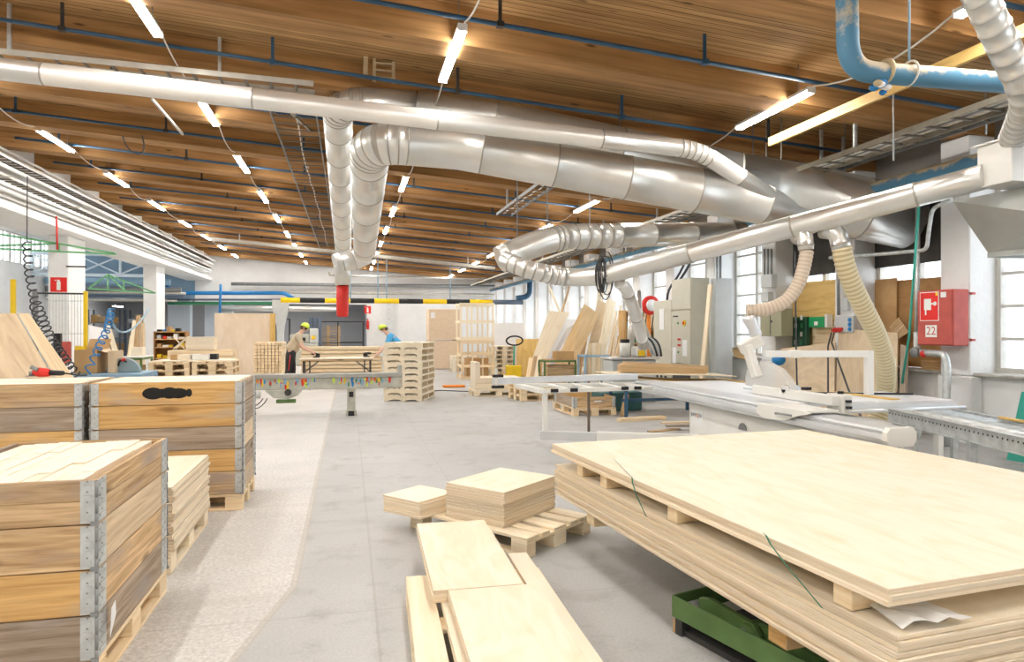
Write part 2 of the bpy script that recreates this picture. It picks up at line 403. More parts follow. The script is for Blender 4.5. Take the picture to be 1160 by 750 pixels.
def mat_ceiling(name, groove, light, dark):
    m, nt, bs = mat_new(name); N, L = nt.nodes.new, nt.links.new
    uv = N('ShaderNodeUVMap'); sp = N('ShaderNodeSeparateXYZ'); L(uv.outputs['UV'], sp.inputs[0])
    mp = N('ShaderNodeMapping'); mp.inputs['Scale'].default_value = (.45, 10, 1); L(uv.outputs['UV'], mp.inputs['Vector'])
    nz = N('ShaderNodeTexNoise'); nz.inputs['Scale'].default_value = 1; nz.inputs['Detail'].default_value = 6; nz.inputs['Distortion'].default_value = .5; L(mp.outputs['Vector'], nz.inputs['Vector'])
    rp = N('ShaderNodeValToRGB'); e = rp.color_ramp.elements; e[0].position = .33; e[0].color = (*dark, 1); e[1].position = .68; e[1].color = (*light, 1); L(nz.outputs['Fac'], rp.inputs['Fac'])
    out = rp.outputs['Color']
    n2 = N('ShaderNodeTexNoise'); n2.inputs['Scale'].default_value = .8; n2.inputs['Detail'].default_value = 4; L(uv.outputs['UV'], n2.inputs['Vector'])
    r2 = N('ShaderNodeValToRGB'); r2.color_ramp.elements[0].position = .35; r2.color_ramp.elements[0].color = (.78, .75, .72, 1); r2.color_ramp.elements[1].position = .7; r2.color_ramp.elements[1].color = (1.08, 1.05, 1, 1); L(n2.outputs['Fac'], r2.inputs['Fac'])
    k = N('ShaderNodeMix'); k.data_type = 'RGBA'; k.blend_type = 'MULTIPLY'; k.inputs[0].default_value = 1; L(out, k.inputs[6]); L(r2.outputs['Color'], k.inputs[7]); out = k.outputs[2]
    # knots / old nail stains
    mp3 = N('ShaderNodeMapping'); mp3.inputs['Scale'].default_value = (1.3, 5, 1); L(uv.outputs['UV'], mp3.inputs['Vector'])
    vo = N('ShaderNodeTexVoronoi'); vo.inputs['Scale'].default_value = 1.0; L(mp3.outputs['Vector'], vo.inputs['Vector'])
    r3 = N('ShaderNodeValToRGB'); r3.color_ramp.elements[0].position = .05; r3.color_ramp.elements[0].color = (.8, .8, .8, 1); r3.color_ramp.elements[1].position = .12; r3.color_ramp.elements[1].color = (0, 0, 0, 1); L(vo.outputs['Distance'], r3.inputs['Fac'])
    k3 = N('ShaderNodeMix'); k3.data_type = 'RGBA'; k3.inputs[7].default_value = (.07, .035, .015, 1); L(r3.outputs['Color'], k3.inputs[0]); L(out, k3.inputs[6]); out = k3.outputs[2]
    if groove:
        def mt(op, a, b):
            q = N('ShaderNodeMath'); q.operation = op
            for s, x in ((0, a), (1, b)):
                if isinstance(x, (int, float)): q.inputs[s].default_value = x
                else: L(x, q.inputs[s])
            return q.outputs[0]
        fr = mt('FRACT', mt('MULTIPLY', sp.outputs['Y'], 1 / groove), 0.0); g = mt('LESS_THAN', fr, .13)
        k4 = N('ShaderNodeMix'); k4.data_type = 'RGBA'; k4.inputs[7].default_value = (.055, .028, .012, 1); L(mt('MULTIPLY', g, .75), k4.inputs[0]); L(out, k4.inputs[6]); out = k4.outputs[2]
    L(out, bs.inputs['Base Color']); bs.inputs['Roughness'].default_value = .65; bs.inputs['Specular IOR Level'].default_value = .25
    return m
def mat_wallwhite(name, col=(.86, .86, .85), brick=False):
    m, nt, bs = mat_new(name); N, L = nt.nodes.new, nt.links.new
    tc = N('ShaderNodeTexCoord'); nz = N('ShaderNodeTexNoise'); nz.inputs['Scale'].default_value = 1.7; nz.inputs['Detail'].default_value = 7; nz.inputs['Roughness'].default_value = .62
    L(tc.outputs['Object'], nz.inputs['Vector'])
    rp = N('ShaderNodeValToRGB'); e = rp.color_ramp.elements; e[0].position = .28; e[0].color = (*[c * .93 for c in col], 1); e[1].position = .58; e[1].color = (*col, 1)
    L(nz.outputs['Fac'], rp.inputs['Fac']); L(rp.outputs['Color'], bs.inputs['Base Color'])
    bs.inputs['Roughness'].default_value = .7
    n2 = N('ShaderNodeTexNoise'); n2.inputs['Scale'].default_value = 9; n2.inputs['Detail'].default_value = 6; L(tc.outputs['Object'], n2.inputs['Vector'])
    bp = N('ShaderNodeBump'); bp.inputs['Strength'].default_value = .25; bp.inputs['Distance'].default_value = .03; L(n2.outputs['Fac'], bp.inputs['Height']); L(bp.outputs['Normal'], bs.inputs['Normal'])
    return m
def mat_glass():
    m, nt, bs = mat_new('window_glass'); N, L = nt.nodes.new, nt.links.new
    out = nt.nodes['Material Output']; nt.nodes.remove(bs)
    t = N('ShaderNodeBsdfTransparent'); t.inputs[0].default_value = (.96, .98, 1, 1); g = N('ShaderNodeBsdfGlossy'); g.inputs['Roughness'].default_value = .02
    fr0 = N('ShaderNodeLayerWeight'); fr0.inputs['Blend'].default_value = .12; fr = N('ShaderNodeMath'); fr.operation = 'MULTIPLY'; fr.inputs[1].default_value = .5; L(fr0.outputs['Facing'], fr.inputs[0]); mx = N('ShaderNodeMixShader')
    L(fr.outputs[0], mx.inputs[0]); L(t.outputs[0], mx.inputs[1]); L(g.outputs[0], mx.inputs[2]); L(mx.outputs[0], out.inputs['Surface'])
    return m
M['floor'] = mat_floor()
M['ceil'] = mat_ceiling('ceiling_boards', .1, (.64, .41, .19), (.36, .205, .085))
M['beamwood'] = mat_ceiling('ceiling_beam_wood', 0, (.58, .34, .145), (.31, .165, .062))
M['wall'] = mat_wallwhite('white_wall_plaster')
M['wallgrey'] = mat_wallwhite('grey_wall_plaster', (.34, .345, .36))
M['bluewall'] = mat_wallwhite('blue_wall_panel', (.22, .33, .44))
M['palewall'] = mat_wallwhite('pale_blue_wall', (.55, .61, .68))
M['glass'] = mat_glass()
M['lintel'] = mat_wallwhite('dusty_shadowed_lintel', (.20, .185, .165))  # dusty grey, with the shadow above the windows put into the colour

# ------------------------------------------------------------------ camera, world
cam = bpy.data.cameras.new('camera'); camo = bpy.data.objects.new('camera', cam); COL.objects.link(camo)
camo.location = (0, 0, EYE); camo.rotation_euler = (PI / 2, 0, -PSI)
cam.sensor_fit = 'HORIZONTAL'; cam.sensor_width = 36; cam.lens = F / 1160 * 36; cam.shift_y = -3 / 1160.0
cam.clip_start = .05; cam.clip_end = 300
SC.camera = camo
w = bpy.data.worlds.new('sky'); SC.world = w; w.use_nodes = True
bg = w.node_tree.nodes['Background']; bg.inputs[0].default_value = (.93, .97, 1, 1); bg.inputs[1].default_value = 3.0
SC.view_settings.view_transform = 'Standard'; SC.view_settings.look = 'None'
SC.view_settings.exposure = 0.35; SC.view_settings.gamma = 1; SC.view_settings.use_curve_mapping = False
SC.cycles.use_denoising = True
try: SC.cycles.denoiser = 'OPENIMAGEDENOISE'
except Exception: pass
SC.cycles.max_bounces = 8; SC.cycles.diffuse_bounces = 5; SC.cycles.glossy_bounces = 4; SC.cycles.transparent_max_bounces = 12
SC.cycles.caustics_reflective = False; SC.cycles.caustics_refractive = False
SC.cycles.sample_clamp_indirect = 6.0

# ------------------------------------------------------------------ heights of the sloping ceiling
def zb(x): return EYE + 3.75 - .075 * x          # underside of the boards
def zp(x): return EYE + 3.42 - .075 * x          # blue pipes
Y0, Y1 = -5.0, 39.5
PITCH = 2.195; BEAM0 = 7.85                        # beams stand at BEAM0 + k*PITCH
XL, XR = -7.35, 8.95                               # girder face, outer wall
struct(MB().bb(-14.3, 9.3, Y0 - .2, 47, -.2, 0).build('floor', M['floor']))
def slab(x0, x1, y0, y1, dz0, dz1, name, m):
    return MB().hexa([(x0, y0, zb(x0) + dz0), (x1, y0, zb(x1) + dz0), (x1, y1, zb(x1) + dz0), (x0, y1, zb(x0) + dz0),
                      (x0, y0, zb(x0) + dz1), (x1, y0, zb(x1) + dz1), (x1, y1, zb(x1) + dz1), (x0, y1, zb(x0) + dz1)]).build(name, m)
MBc = MB()
y = Y0
while y < Y1 - .01:                                # boarding, one field per bay so that the boards break joint
    y2 = min(y + PITCH, Y1); x0, x1 = XL - .3, 9.3
    MBc.hexa([(x0, y, zb(x0)), (x1, y, zb(x1)), (x1, y2, zb(x1)), (x0, y2, zb(x0)), (x0, y, zb(x0) + .1), (x1, y, zb(x1) + .1), (x1, y2, zb(x1) + .1), (x0, y2, zb(x0) + .1)])
    y = y2
struct(MBc.build('ceiling', M['ceil']))
for k in range(-5, 15):
    yb = BEAM0 + k * PITCH
    struct(slab(XL, 8.9, yb - .2, yb + .2, -.44, -.003, 'ceiling_beam', M['beamwood']))

# ------------------------------------------------------------------ right wall with windows between pilasters
struct(MB().bb(8.5, 9.3, Y0, Y1, 0, .94).build('wall_right', M['wall']))
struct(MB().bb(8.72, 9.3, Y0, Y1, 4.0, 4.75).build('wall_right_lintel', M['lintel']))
for k in range(-6, 15):
    yc = BEAM0 + .05 + k * PITCH
    struct(MB().bb(8.3, 9.3, yc - .24, yc + .24, .941, zb(8.3) - .46).build('pillar_right', M['wall'], bevel=.015))
    struct(MB().bb(8.28, 8.499, yc - .27, yc + .27, 0, .94).build('pillar_right_foot', M['wall'], bevel=.02))
WN = [0]
def window(k, frame='white'):
    yc = BEAM0 + .05 + (k + .5) * PITCH; WN[0] += 1
    y0, y1, z0, z1 = yc - .855, yc + .855, .985, 3.995
    root = bpy.data.objects.new('window_%d' % WN[0], None); COL.objects.link(root); root.location = (8.8, yc, z0); struct(root)
    fr = MB(); t = .07
    hy = .855; hz = z1 - z0
    fr.bb(-.05, .05, -hy, -hy + t, 0, hz); fr.bb(-.05, .05, hy - t, hy, 0, hz); fr.bb(-.05, .05, -hy + t, hy - t, 0, t); fr.bb(-.05, .05, -hy + t, hy - t, hz - t, hz)
    fr.bb(-.045, .045, -.045, .045, t, hz - t)
    for z in (.47, .92, 1.37, 1.82, 2.27, 2.7):
        fr.bb(-.03, .03, -hy + t, -.045, z - .02, z + .02); fr.bb(-.03, .03, .045, hy - t, z - .02, z + .02)
    fr.build('window_frame', M['frame'], root)
    MB().bb(-.004, .004, -hy + .03, hy - .03, .03, hz - .03).build('pane', M['glass'], root)
    struct(MB().bb(8.36, 8.75, y0 - .05, y1 + .05, .941, .984).build('trim_%d' % WN[0], M['stone'], bevel=.012))
    return root
M['frame'] = plain('window_frame_paint', (.62, .60, .55), .55, 0, .12, 8)
for k in range(-5, 14): window(k)
# far wall with a wide low passage on the left
struct(MB().bb(-8.0, 9.3, Y1, Y1 + .3, 2.95, 6.4).build('wall_far_upper', M['wall']))
struct(MB().bb(1.0, 9.3, Y1, Y1 + .3, 0, 2.949).build('wall_far', M['wall']))
struct(MB().bb(-14.3, -8.01, Y1, Y1 + .3, 3.2, 6.4).build('wall_far_aisle', M['bluewall']))
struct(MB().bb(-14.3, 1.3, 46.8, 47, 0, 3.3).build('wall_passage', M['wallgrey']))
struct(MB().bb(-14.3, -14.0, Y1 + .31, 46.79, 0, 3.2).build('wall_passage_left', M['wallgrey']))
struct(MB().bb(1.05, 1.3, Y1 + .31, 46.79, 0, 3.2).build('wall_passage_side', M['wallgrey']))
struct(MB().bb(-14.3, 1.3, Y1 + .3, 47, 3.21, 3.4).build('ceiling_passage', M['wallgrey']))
struct(MB().bb(-14.3, 9.3, Y0 - .3, Y0, 0, 6.4).build('wall_back', M['wall']))
# left: girder on columns, lower aisle beyond
gd = MB(); gd.bb(-8.4, XL, Y0, Y1, 4.16, 6.3); gd.bb(XL, XL + .22, Y0, Y1, 4.16, 4.34); gd.bb(XL, XL + .12, Y0, Y1, 4.72, 4.82)
struct(gd.build('wall_left_girder', M['wall']))
for yb in (3.5, 12.3, 21.1, 30.0):
    struct(MB().bb(-8.0, -7.5, yb, yb + 1.25, 0, 4.159).build('column_left', M['wall'], bevel=.02))
for (x0, x1, y_) in ((-9.6, -8.5, 40.6), (-7.7, -6.3, 40.4)):
    struct(MB().bb(x0, x1, y_, y_ + .7, 0, 3.2).build('column_passage', M['palewall']))
struct(MB().bb(-14.3, -8.41, Y0, Y1, 6.1, 6.3).build('ceiling_aisle', M['wall']))
struct(MB().bb(-14.3, -14, Y0, Y1, 0, 4.4).build('wall_left', M['wall']))
struct(MB().bb(-14.3, -14, Y0, Y1, 5.75, 6.1).build('wall_left_lintel', M['wall']))
struct(MB().bb(-14.3, -14, Y0, 29.4, 4.401, 5.749).build('wall_left_upper', M['wall']))
for i in range(10):
    y_ = 29.4 + i * 1.0; WN[0] += 1
    root = bpy.data.objects.new('window_%d' % WN[0], None); COL.objects.link(root); root.location = (-14.15, y_ + .5, 4.4); struct(root)
    fr = MB(); fr.bb(-.06, .06, -.5, -.42, 0, 1.349); fr.bb(-.06, .06, .42, .5, 0, 1.349); fr.bb(-.06, .06, -.42, .42, 0, .06); fr.bb(-.06, .06, -.42, .42, 1.289, 1.349); fr.bb(-.04, .04, -.025, .025, .06, 1.289)
    fr.build('window_frame', M['frame'], root); MB().bb(-.004, .004, -.46, .46, .03, 1.32).build('pane', M['glass'], root)

# ------------------------------------------------------------------ strip lamps
ROWN = {-5.68: 'row beside the white girder', -2.2: 'row left of the twin ducts', 1.19: 'row right of the twin ducts', 5.5: 'row nearest the windows'}
def lamp_mesh():
    hb = MB(); hb.bb(-.05, .05, -.8, .8, .035, .075)
    tb = MB(); tb.prism([(-.05, -.79, .034), (.05, -.79, .034), (.046, -.79, .002), (-.046, -.79, .002)], (0, 1.58, 0), 1); zs = [sum(tb.v[i].z for i in f) for f in tb.f]; tb.mi[zs.index(min(zs))] = 0
    return hb, tb
lamp0 = None
for rx in (-5.68, -2.2, 1.19, 5.5):
    for n in range(0, 12):  # the last lamp of each row is added to brighten the far wall
        yl = 8.06 + 3.66 * (n - 3)
        lab = '%s white strip lamp from the camera in the %s' % (('first' if n == 2 else ORD[n - 2]) if n >= 2 else 'unseen', ROWN[rx])
        if n < 2: lab = 'white strip lamp added overhead behind the viewer for fill light, %s' % ROWN[rx]  # row ends behind the viewer, added as fill light
        loc = (rx, yl, zp(rx) - .13)
        if lamp0 is None:
            lamp0 = thing('ceiling_strip_lamp', lab, 'lamp', loc, 0, 'ceiling strip lamps')
            hb, tb = lamp_mesh()
            hb.build('lamp_housing', M['lampbody'], lamp0); tb.build('diffuser', [M['tube'], M['tubeside']], lamp0); [MB().bb(-.053, .053, q - .01, q + .01, 0, .078).build('end_cap', M['lampbody'], lamp0) for q in (-.8, .8)]
            for sy in (-.55, .55):
                MB().cyl((0, sy, .075), (0, sy, .45), .006, 6).build('hanger_rod', M['greymetal'], lamp0)
            freeze(lamp0)
        else: dup(lamp0, loc, 0, lab)
    # supply cable looping from lamp to lamp
    mb = MB(); pts = []
    for n in range(0, 10):
        a = 8.06 + 3.66 * (n - 3) + .83; b = a + 2.0; z_ = zp(rx) - .05
        pts += sag((rx + .02, a, z_), (rx + .02, b, z_), .10 if n % 2 else .16)
    mb.tube(pts, .011, 6)
    tag(mb.build('hanging_lamp_cable', M['cablewhite']), 'white supply cable linking the strip lamps in the %s' % ROWN[rx], 'cable')
# lamps added to light the side aisle, then the lamps in the passage
for (x, y, ori) in ((-11.5, 14, 0), (-11.5, 22, 0), (-11.5, 31, 0)):
    dup(lamp0, (x, y, 5.55), 0, 'strip lamp added under the flat white roof to light the side aisle, %s from the camera' % {14: 'first', 22: 'second', 31: 'third'}[y], 'added side aisle lamps')
for i, x in enumerate((-12.5, -7.2, -5.1, -2.6, -.5)):
    dup(lamp0, (x, 42.0 + (i % 2), 2.8), PI / 2 if i in (1, 2) else 0, 'strip lamp in the low passage beyond the far wall, %s from the left' % (['leftmost', 'second', 'third', 'fourth', 'fifth'][i]), 'passage lamps')

# ------------------------------------------------------------------ blue pipes under the boards
for k in range(-2, 14):
    yp = 7.24 + PITCH * k
    xa, xb = -6.55 - .12 * (k % 3), 8.2
    root = thing('hanging_blue_pipe', '%s blue sprinkler pipe from the camera, crossing under the wooden ceiling' % (['first'] + ORD[1:])[k + 2], 'pipe', (0, yp, 0), 0, 'blue pipes under the ceiling')
    MB().tube([(xa, 0, zp(xa)), (xb, 0, zp(xb))], .027, 8).build('pipe', M['blue'], root)
    i = 0; x = xa + .8
    while x < xb:
        q = MB().bb(x - .02, x + .02, -.008, .008, zp(x) + .028, zb(x) - .002); q.bb(x - .04, x + .04, -.034, .034, zp(x) - .03, zp(x) + .03)
        q.build('hanger', M['darksteel'] if i % 2 else M['blue'], root)
        x += 2.45; i += 1
# ------------------------------------------------------------------ extraction ducts
def duct_path_mesh(path, r, seg=24, rings=None, ringw=.022):
    """tube with raised seam bands at given path distances"""
    return MB().tube(path, r, seg)
def ring(mb, p, t, r, w=.02, h=.008, seg=24):
    t = Vector(t).normalized(); p = Vector(p)
    mb.tube([p - t * w, p - t * w * .6, p + t * w * .6, p + t * w], [r, r + h, r + h, r], seg)
def walk(path, every, start=0.0):
    """points with tangents at equal steps along a path"""
    out = []; acc = 0; nxt = start
    for a, b in zip(path[:-1], path[1:]):
        l = (b - a).length
        while nxt <= acc + l + 1e-6 and l > 1e-9:
            out.append((a.lerp(b, (nxt - acc) / l), (b - a) / l, nxt)); nxt += every
        acc += l
    return out
def total(path): return sum((b - a).length for a, b in zip(path[:-1], path[1:]))
def duct(name, label, path, r, seam_every=1.2, mat='galv', seg=24, cat='duct', bends=None, r_end=None, group=None, seam='seam'):
    """one run of ducting: sheet tube, with its seam rings as a part; bends = list of (from, to, n) distances with close segment rings"""
    path = [Vector(p) for p in path]; root = thing(name, label, cat, path[0], 0, group)
    off = path[0]; loc = [p - off for p in path]; T = total(loc)
    marks = [d for p, t, d in walk(loc, seam_every, .3)]
    for b in (bends or []): marks += [b[0] + (b[1] - b[0]) * i / b[2] for i in range(b[2] + 1)]
    marks = sorted(m for m in marks if .03 < m < T - .03); keep = []
    for m in marks:
        if not keep or m - keep[-1] > .06: keep.append(m)
    seamed(loc, r, keep, r_end, seg).build('duct_sheet', [M[mat], M[seam]], root)
    return root
def seamed(loc, r, marks, r_end=None, seg=24, rads=None):
    """one continuous tube whose seams are raised bands"""
    ds = [0.0]
    for a, b in zip(loc[:-1], loc[1:]): ds.append(ds[-1] + (b - a).length)
    T = ds[-1]
    def pos(d):
        for i in range(1, len(ds)):
            if d <= ds[i] + 1e-9: return loc[i - 1].lerp(loc[i], (d - ds[i - 1]) / max(1e-9, ds[i] - ds[i - 1]))
        return loc[-1]
    def rad(d):
        if rads:
            for i in range(1, len(ds)):
                if d <= ds[i] + 1e-9: return rads[i - 1] + (rads[i] - rads[i - 1]) * (d - ds[i - 1]) / max(1e-9, ds[i] - ds[i - 1])
            return rads[-1]
        return r if r_end is None else r + (r_end - r) * d / T
    W = .011; st = [(d, rad(d), 0) for d in ds if all(abs(d - m) > W * 1.2 for m in marks) or d in (0.0, T)]
    for m in marks: st += [(m - W, rad(m), 1), (m - W * .6, rad(m) + .006, 1), (m + W * .6, rad(m) + .006, 1), (m + W, rad(m), 0)]
    st.sort(key=lambda q: q[0])
    return MB().tube([pos(q[0]) for q in st], [q[1] for q in st], seg, True, 0, True, 1.0, [q[2] for q in st])
# long slim pipe across the hall, above everything, then down into the header
P1 = [at(-260, 48, Y=9.0), at(0, 81, Y=9.0), at(290, 106, Y=9.0), at(600, 142, Y=9.0), at(790, 170, Y=9.0), at(905, 243, Y=9.15)]
pa = [P1[0], P1[2].lerp(P1[4], 0), P1[4], P1[5]]
path = rounded([P1[0], P1[4], P1[5]], .30, 8)
tb = total([P1[0], P1[4]])
duct('hanging_extraction_pipe', 'long slim pale extraction pipe crossing the hall under the ceiling, bent at its right end', path, .127, 2.3, 'ductwhite', bends=[(tb - .27, tb + .22, 5)])
# header: grows from the elbow above the twin ducts to a wide drum by the windows
def elbow(p_from, corner, p_to, rad, n=8): return rounded([p_from, corner, p_to], rad, n)
yA = 9.9
cA = at(382, 116, Y=yA)
endA = at(389, 287, Y=19.6)
startA = at(470, 118, Y=yA + .1)
eA = elbow(endA, cA, startA, .42, 8)
dA = total([endA, cA])
duct('hanging_twin_duct', 'left duct of the twin ducts running away overhead, with elbow at its near end', eA, .215, 1.05, 'galv', bends=[(dA - .42, dA + .16, 6)])
cB = at(420, 160, Y=yA - .1); endB = at(413, 284, Y=15.2)
midB = at(520, 168, Y=9.85); farB = at(925, 238, Y=9.25)
e1 = elbow(endB, cB, midB, .45, 8)
e1 = e1[:-1] + [midB, farB]
dB = total([endB, cB])
duct('hanging_twin_duct', 'right and lower duct of the twin ducts, bending into the wide header', e1, .235, 1.1, 'galv', bends=[(dB - .45, dB + .2, 6)], r_end=.37)
# taper and drum
hd = [at(472, 119, Y=yA + .1), at(560, 136, Y=9.9), at(700, 172, Y=9.75), at(830, 205, Y=9.6), at(900, 219, Y=9.3), at(975, 236, Y=9.1), at(1030, 247, Y=8.95)]
rt = thing('hanging_header_duct', 'wide tapering header duct over the saw, ending in a closed drum by the windows', 'duct', hd[0])
lp = [p - hd[0] for p in hd]; rads = [.235, .29, .37, .44, .47, .48, .48]
cum = [0.0]
for p_, q_ in zip(lp[:-1], lp[1:]): cum.append(cum[-1] + (q_ - p_).length)
seamed(lp, 0, [cum[1], cum[2], cum[3], cum[5]], None, 32, rads).build('duct_sheet', [M['galv'], M['seam']], rt)
# jog and drop of the twin ducts to the red hose sleeve
j = rounded([endB + V(0, .25, -.06), at(404, 293, Y=15.6), at(380, 300, Y=15.5)], .25, 6)
duct('hanging_duct_jog', 'short grey elbow duct at the far end of the twin ducts above the red sleeve', j, .235, .28, 'galv')
dr = at(388, 306, Y=15.55)
rt = thing('hanging_red_sleeve', 'red fabric sleeve hanging from the grey duct drop in mid hall', 'duct', (dr.x, dr.y, 0))
def zat(py, Y, px=388): return at(px, py, Y=Y).z
MB().lathe([(.165, zat(323, 15.5)), (.165, zat(308, 15.5)), (.19, zat(303, 15.5)), (.19, zat(301.5, 15.5))], 20).build('duct_stub', M['galv'], rt)
MB().lathe([(.11, zat(359, 15.5)), (.13, zat(356, 15.5)), (.133, zat(342, 15.5)), (.13, zat(340, 15.5)), (.133, zat(338, 15.5)), (.133, zat(323.5, 15.5))], 20).build('sleeve', M['red'], rt)
# loop of duct: big elbow and its thinner return
L1 = [at(840, 264, Y=10.9), at(690, 267, Y=10.1), at(640, 268, Y=9.95), at(606, 276, Y=9.75), at(566, 294, Y=9.7)]
path = [L1[0]] + rounded(L1[1:], [.4, .4], 5)
t1 = total(path[:2]); t2 = total(path)
duct('hanging_loop_duct', 'thick grey duct loop under the ceiling, upper arm with segmented elbow', path, .195, .9, 'galv', bends=[(t1 - .15, t1 + 1.05, 6)])
L2 = [at(570, 294, Y=9.35), at(596, 305, Y=9.1), at(640, 315, Y=9.15), at(680, 313, Y=8.9), at(1090, 207, Y=5.6), at(1118, 199, Y=5.38)]
path = rounded(L2[:4], [.25, .3], 6) + L2[4:]
t1 = total(rounded(L2[:4], [.25, .3], 6))
duct('hanging_return_pipe', 'slim grey return pipe of the duct loop, sloping up to the sheet metal hood', path, [.127][0], 1.25, 'galv', bends=[(.15, t1 - .5, 7)])
# collars of the branches on the return pipe
def onret(px, py): 
    a, b = L2[3], L2[4]
    best = min((a.lerp(b, i / 400) for i in range(401)), key=lambda p: abs(px - PX(p)))
    return best
def PX(p):
    cz = p.y * CP + p.x * SP; cx = p.x * CP - p.y * SP
    return 580 + F * cx / cz
# branch 1 with a pale flexible hose down to the saw guard
b1 = onret(893, 0); q = at(913, 283, d=7.75)
pts = rounded([b1 + V(.12, .02, -.12), at(912, 262, d=7.75), q], .16, 6)
duct('hanging_branch_elbow', 'small grey elbow branch under the return pipe feeding the pale hose', pts, .085, .16, 'galv', 16)
hose = [at(914, 284, d=7.75)] + bezier(at(913, 290, d=7.75), at(905, 345, d=7.78), at(880, 352, d=7.8), at(844, 352, d=7.85), 14)
rt = thing('suction_hose', 'pale ribbed suction hose curving from the return pipe to the saw guard', 'hose', hose[0])
def ribbed(path, r, pitch, mat, parent, name, depth=.10, seg=14):
    off = path[0]; pts = []; rr = []
    for p, t, d in walk([q - off for q in path], pitch / 2, 0): pts.append(p); rr.append(r * (1 + depth * (1 if len(rr) % 2 else -1) * .5))
    return MB().tube(pts, rr, seg, True, 0, True, 1.0, [(i // 1) % 2 for i in range(len(pts))]).build(name, [M[mat], M[mat + 'rib']], parent)
ribbed(hose, .075, .045, 'hosepale', rt, 'hose_body')
b2 = onret(930, 0)
pts = rounded([b2 + V(.10, .10, -.10), at(948, 262, d=7.65), at(953, 281, d=7.65)], .16, 6)
duct('hanging_branch_elbow', 'grey elbow branch at the top of the cream ribbed hose', pts, .10, .2, 'galv', 16)
hose2 = bezier(at(953.5, 280, d=7.65), at(960, 340, d=7.7), at(1012, 380, d=8.0), at(1003, 440, d=8.4), 22) + bezier(at(1003, 440, d=8.4), at(1000, 462, d=8.5), at(990, 480, d=8.5), at(985, 497, d=8.4), 10)[1:]
rt = thing('ribbed_hose', 'thick cream ribbed hose hanging behind the saw beside the red hose cabinet', 'hose', hose2[0])
ribbed(hose2, .105, .05, 'cream', rt, 'hose_body', .12, 16)
# branch 3 down to the small machine by the leaning boards
b3 = onret(697, 0); 
pts = rounded([b3 + V(.05, -.02, -.14), at(709, 326, d=9.4), at(719, 352, d=9.7), at(729, 392, d=10.3)], [.2, .2], 5)
duct('hanging_branch_pipe', 'bent grey branch pipe coming down beside the orange shelf', pts, .085, .5, 'galv', 16)
# hood over the windows at the right
h0, h1 = 5.55, 7.6; yh0, yh1 = 3.6, 5.55
def hood():
    rt = thing('hanging_filter_hood', 'large faceted grey sheet metal hood hanging at the right above the window', 'hood', (6.3, 4.6, 2.5))
    o = V(6.3, 4.6, 2.5)
    A = at(1079, 228, Y=5.95) - o; 
    top = [V(A.x, A.y, A.z), V(A.x + .1, A.y - 2.3, A.z), V(A.x + 2.1, A.y - 2.3, A.z), V(A.x + 2.0, A.y, A.z)]
    B = at(1121, 289, Y=5.65) - o
    low = [V(B.x, B.y, B.z), V(B.x + .05, B.y - 1.5, B.z), V(B.x + 1.3, B.y - 1.5, B.z), V(B.x + 1.25, B.y, B.z)]
    mb = MB(); mb.hexa(low[::-1] + top[::-1]) if False else None
    b = len(mb.v); mb.v += low + top
    for i in range(4):
        k = (i + 1) % 4
        # folded facets: each side is creased along its diagonal
        mid = (low[i] + low[k] + top[i] + top[k]) / 4; n = (low[k] - low[i]).cross(top[i] - low[i]).normalized(); mid = mid + n * .13
        mb.v.append(mid); m_ = len(mb.v) - 1
        for a, c in ((i, k), (k, 4 + k), (4 + k, 4 + i), (4 + i, i)): mb.face([b + a, b + c, m_])
    mb.face([b, b + 1, b + 2, b + 3]); mb.face([b + 7, b + 6, b + 5, b + 4])
    mb.build('hopper', M['galvdark'], rt)
    rim = MB()
    for i in range(4): rim.bar(low[i], low[(i + 1) % 4], .05, .05)
    rim.build('rim', M['galvdark'], rt)
    c = at(1146, 187, Y=5.25) - o
    bx = MB().box(c, (.42, .36, .40)); bx.box(c + V(0, 0, .205), (.5, .44, .02)); bx.build('inlet_box', M['ductwhite'], rt, bevel=.006)
hood()
u = [at(1092, -40, Y=4.1), at(1166, 112, Y=4.4), at(1146, 160, Y=5.2)]
duct('hanging_supply_pipe', 'pale spiral pipe coming down steeply at the top right into the hood box', rounded(u, .25, 6), .112, .14, 'galv', seam='seamlight')
# ------------------------------------------------------------------ pallets
def make_pallet(L=1.2, W=.8, mat='pine', label='', group=None, loc=(0, 0, 0), rz=0.0, bevel=.003):
    """length along local x, base at z = 0, 0.144 high"""
    t = thing('wooden_pallet', label, 'pallet', loc, rz, group)
    for y, w in ((-W / 2 + .0725, .145), (-W / 4 + .02, .1), (0, .145), (W / 4 - .02, .1), (W / 2 - .0725, .145)):
        MB().box((0, y, .133), (L, w, .0215)).build('deck_board', M[mat], t, bevel)
    for x in (-L / 2 + .0725, 0, L / 2 - .0725):
        MB().box((x, 0, .1105), (.145, W, .0215)).build('cross_board', M[mat], t, bevel)
        for y, w in ((-W / 2 + .05, .1), (0, .145), (W / 2 - .05, .1)):
            MB().box((x, y, .061), (.145, w, .077)).build('block', M[mat], t, bevel)
    for y, w in ((-W / 2 + .05, .1), (0, .145), (W / 2 - .05, .1)):
        MB().box((0, y, .011), (L, w, .0215)).build('bottom_runner', M[mat], t, bevel)
    return freeze(t)

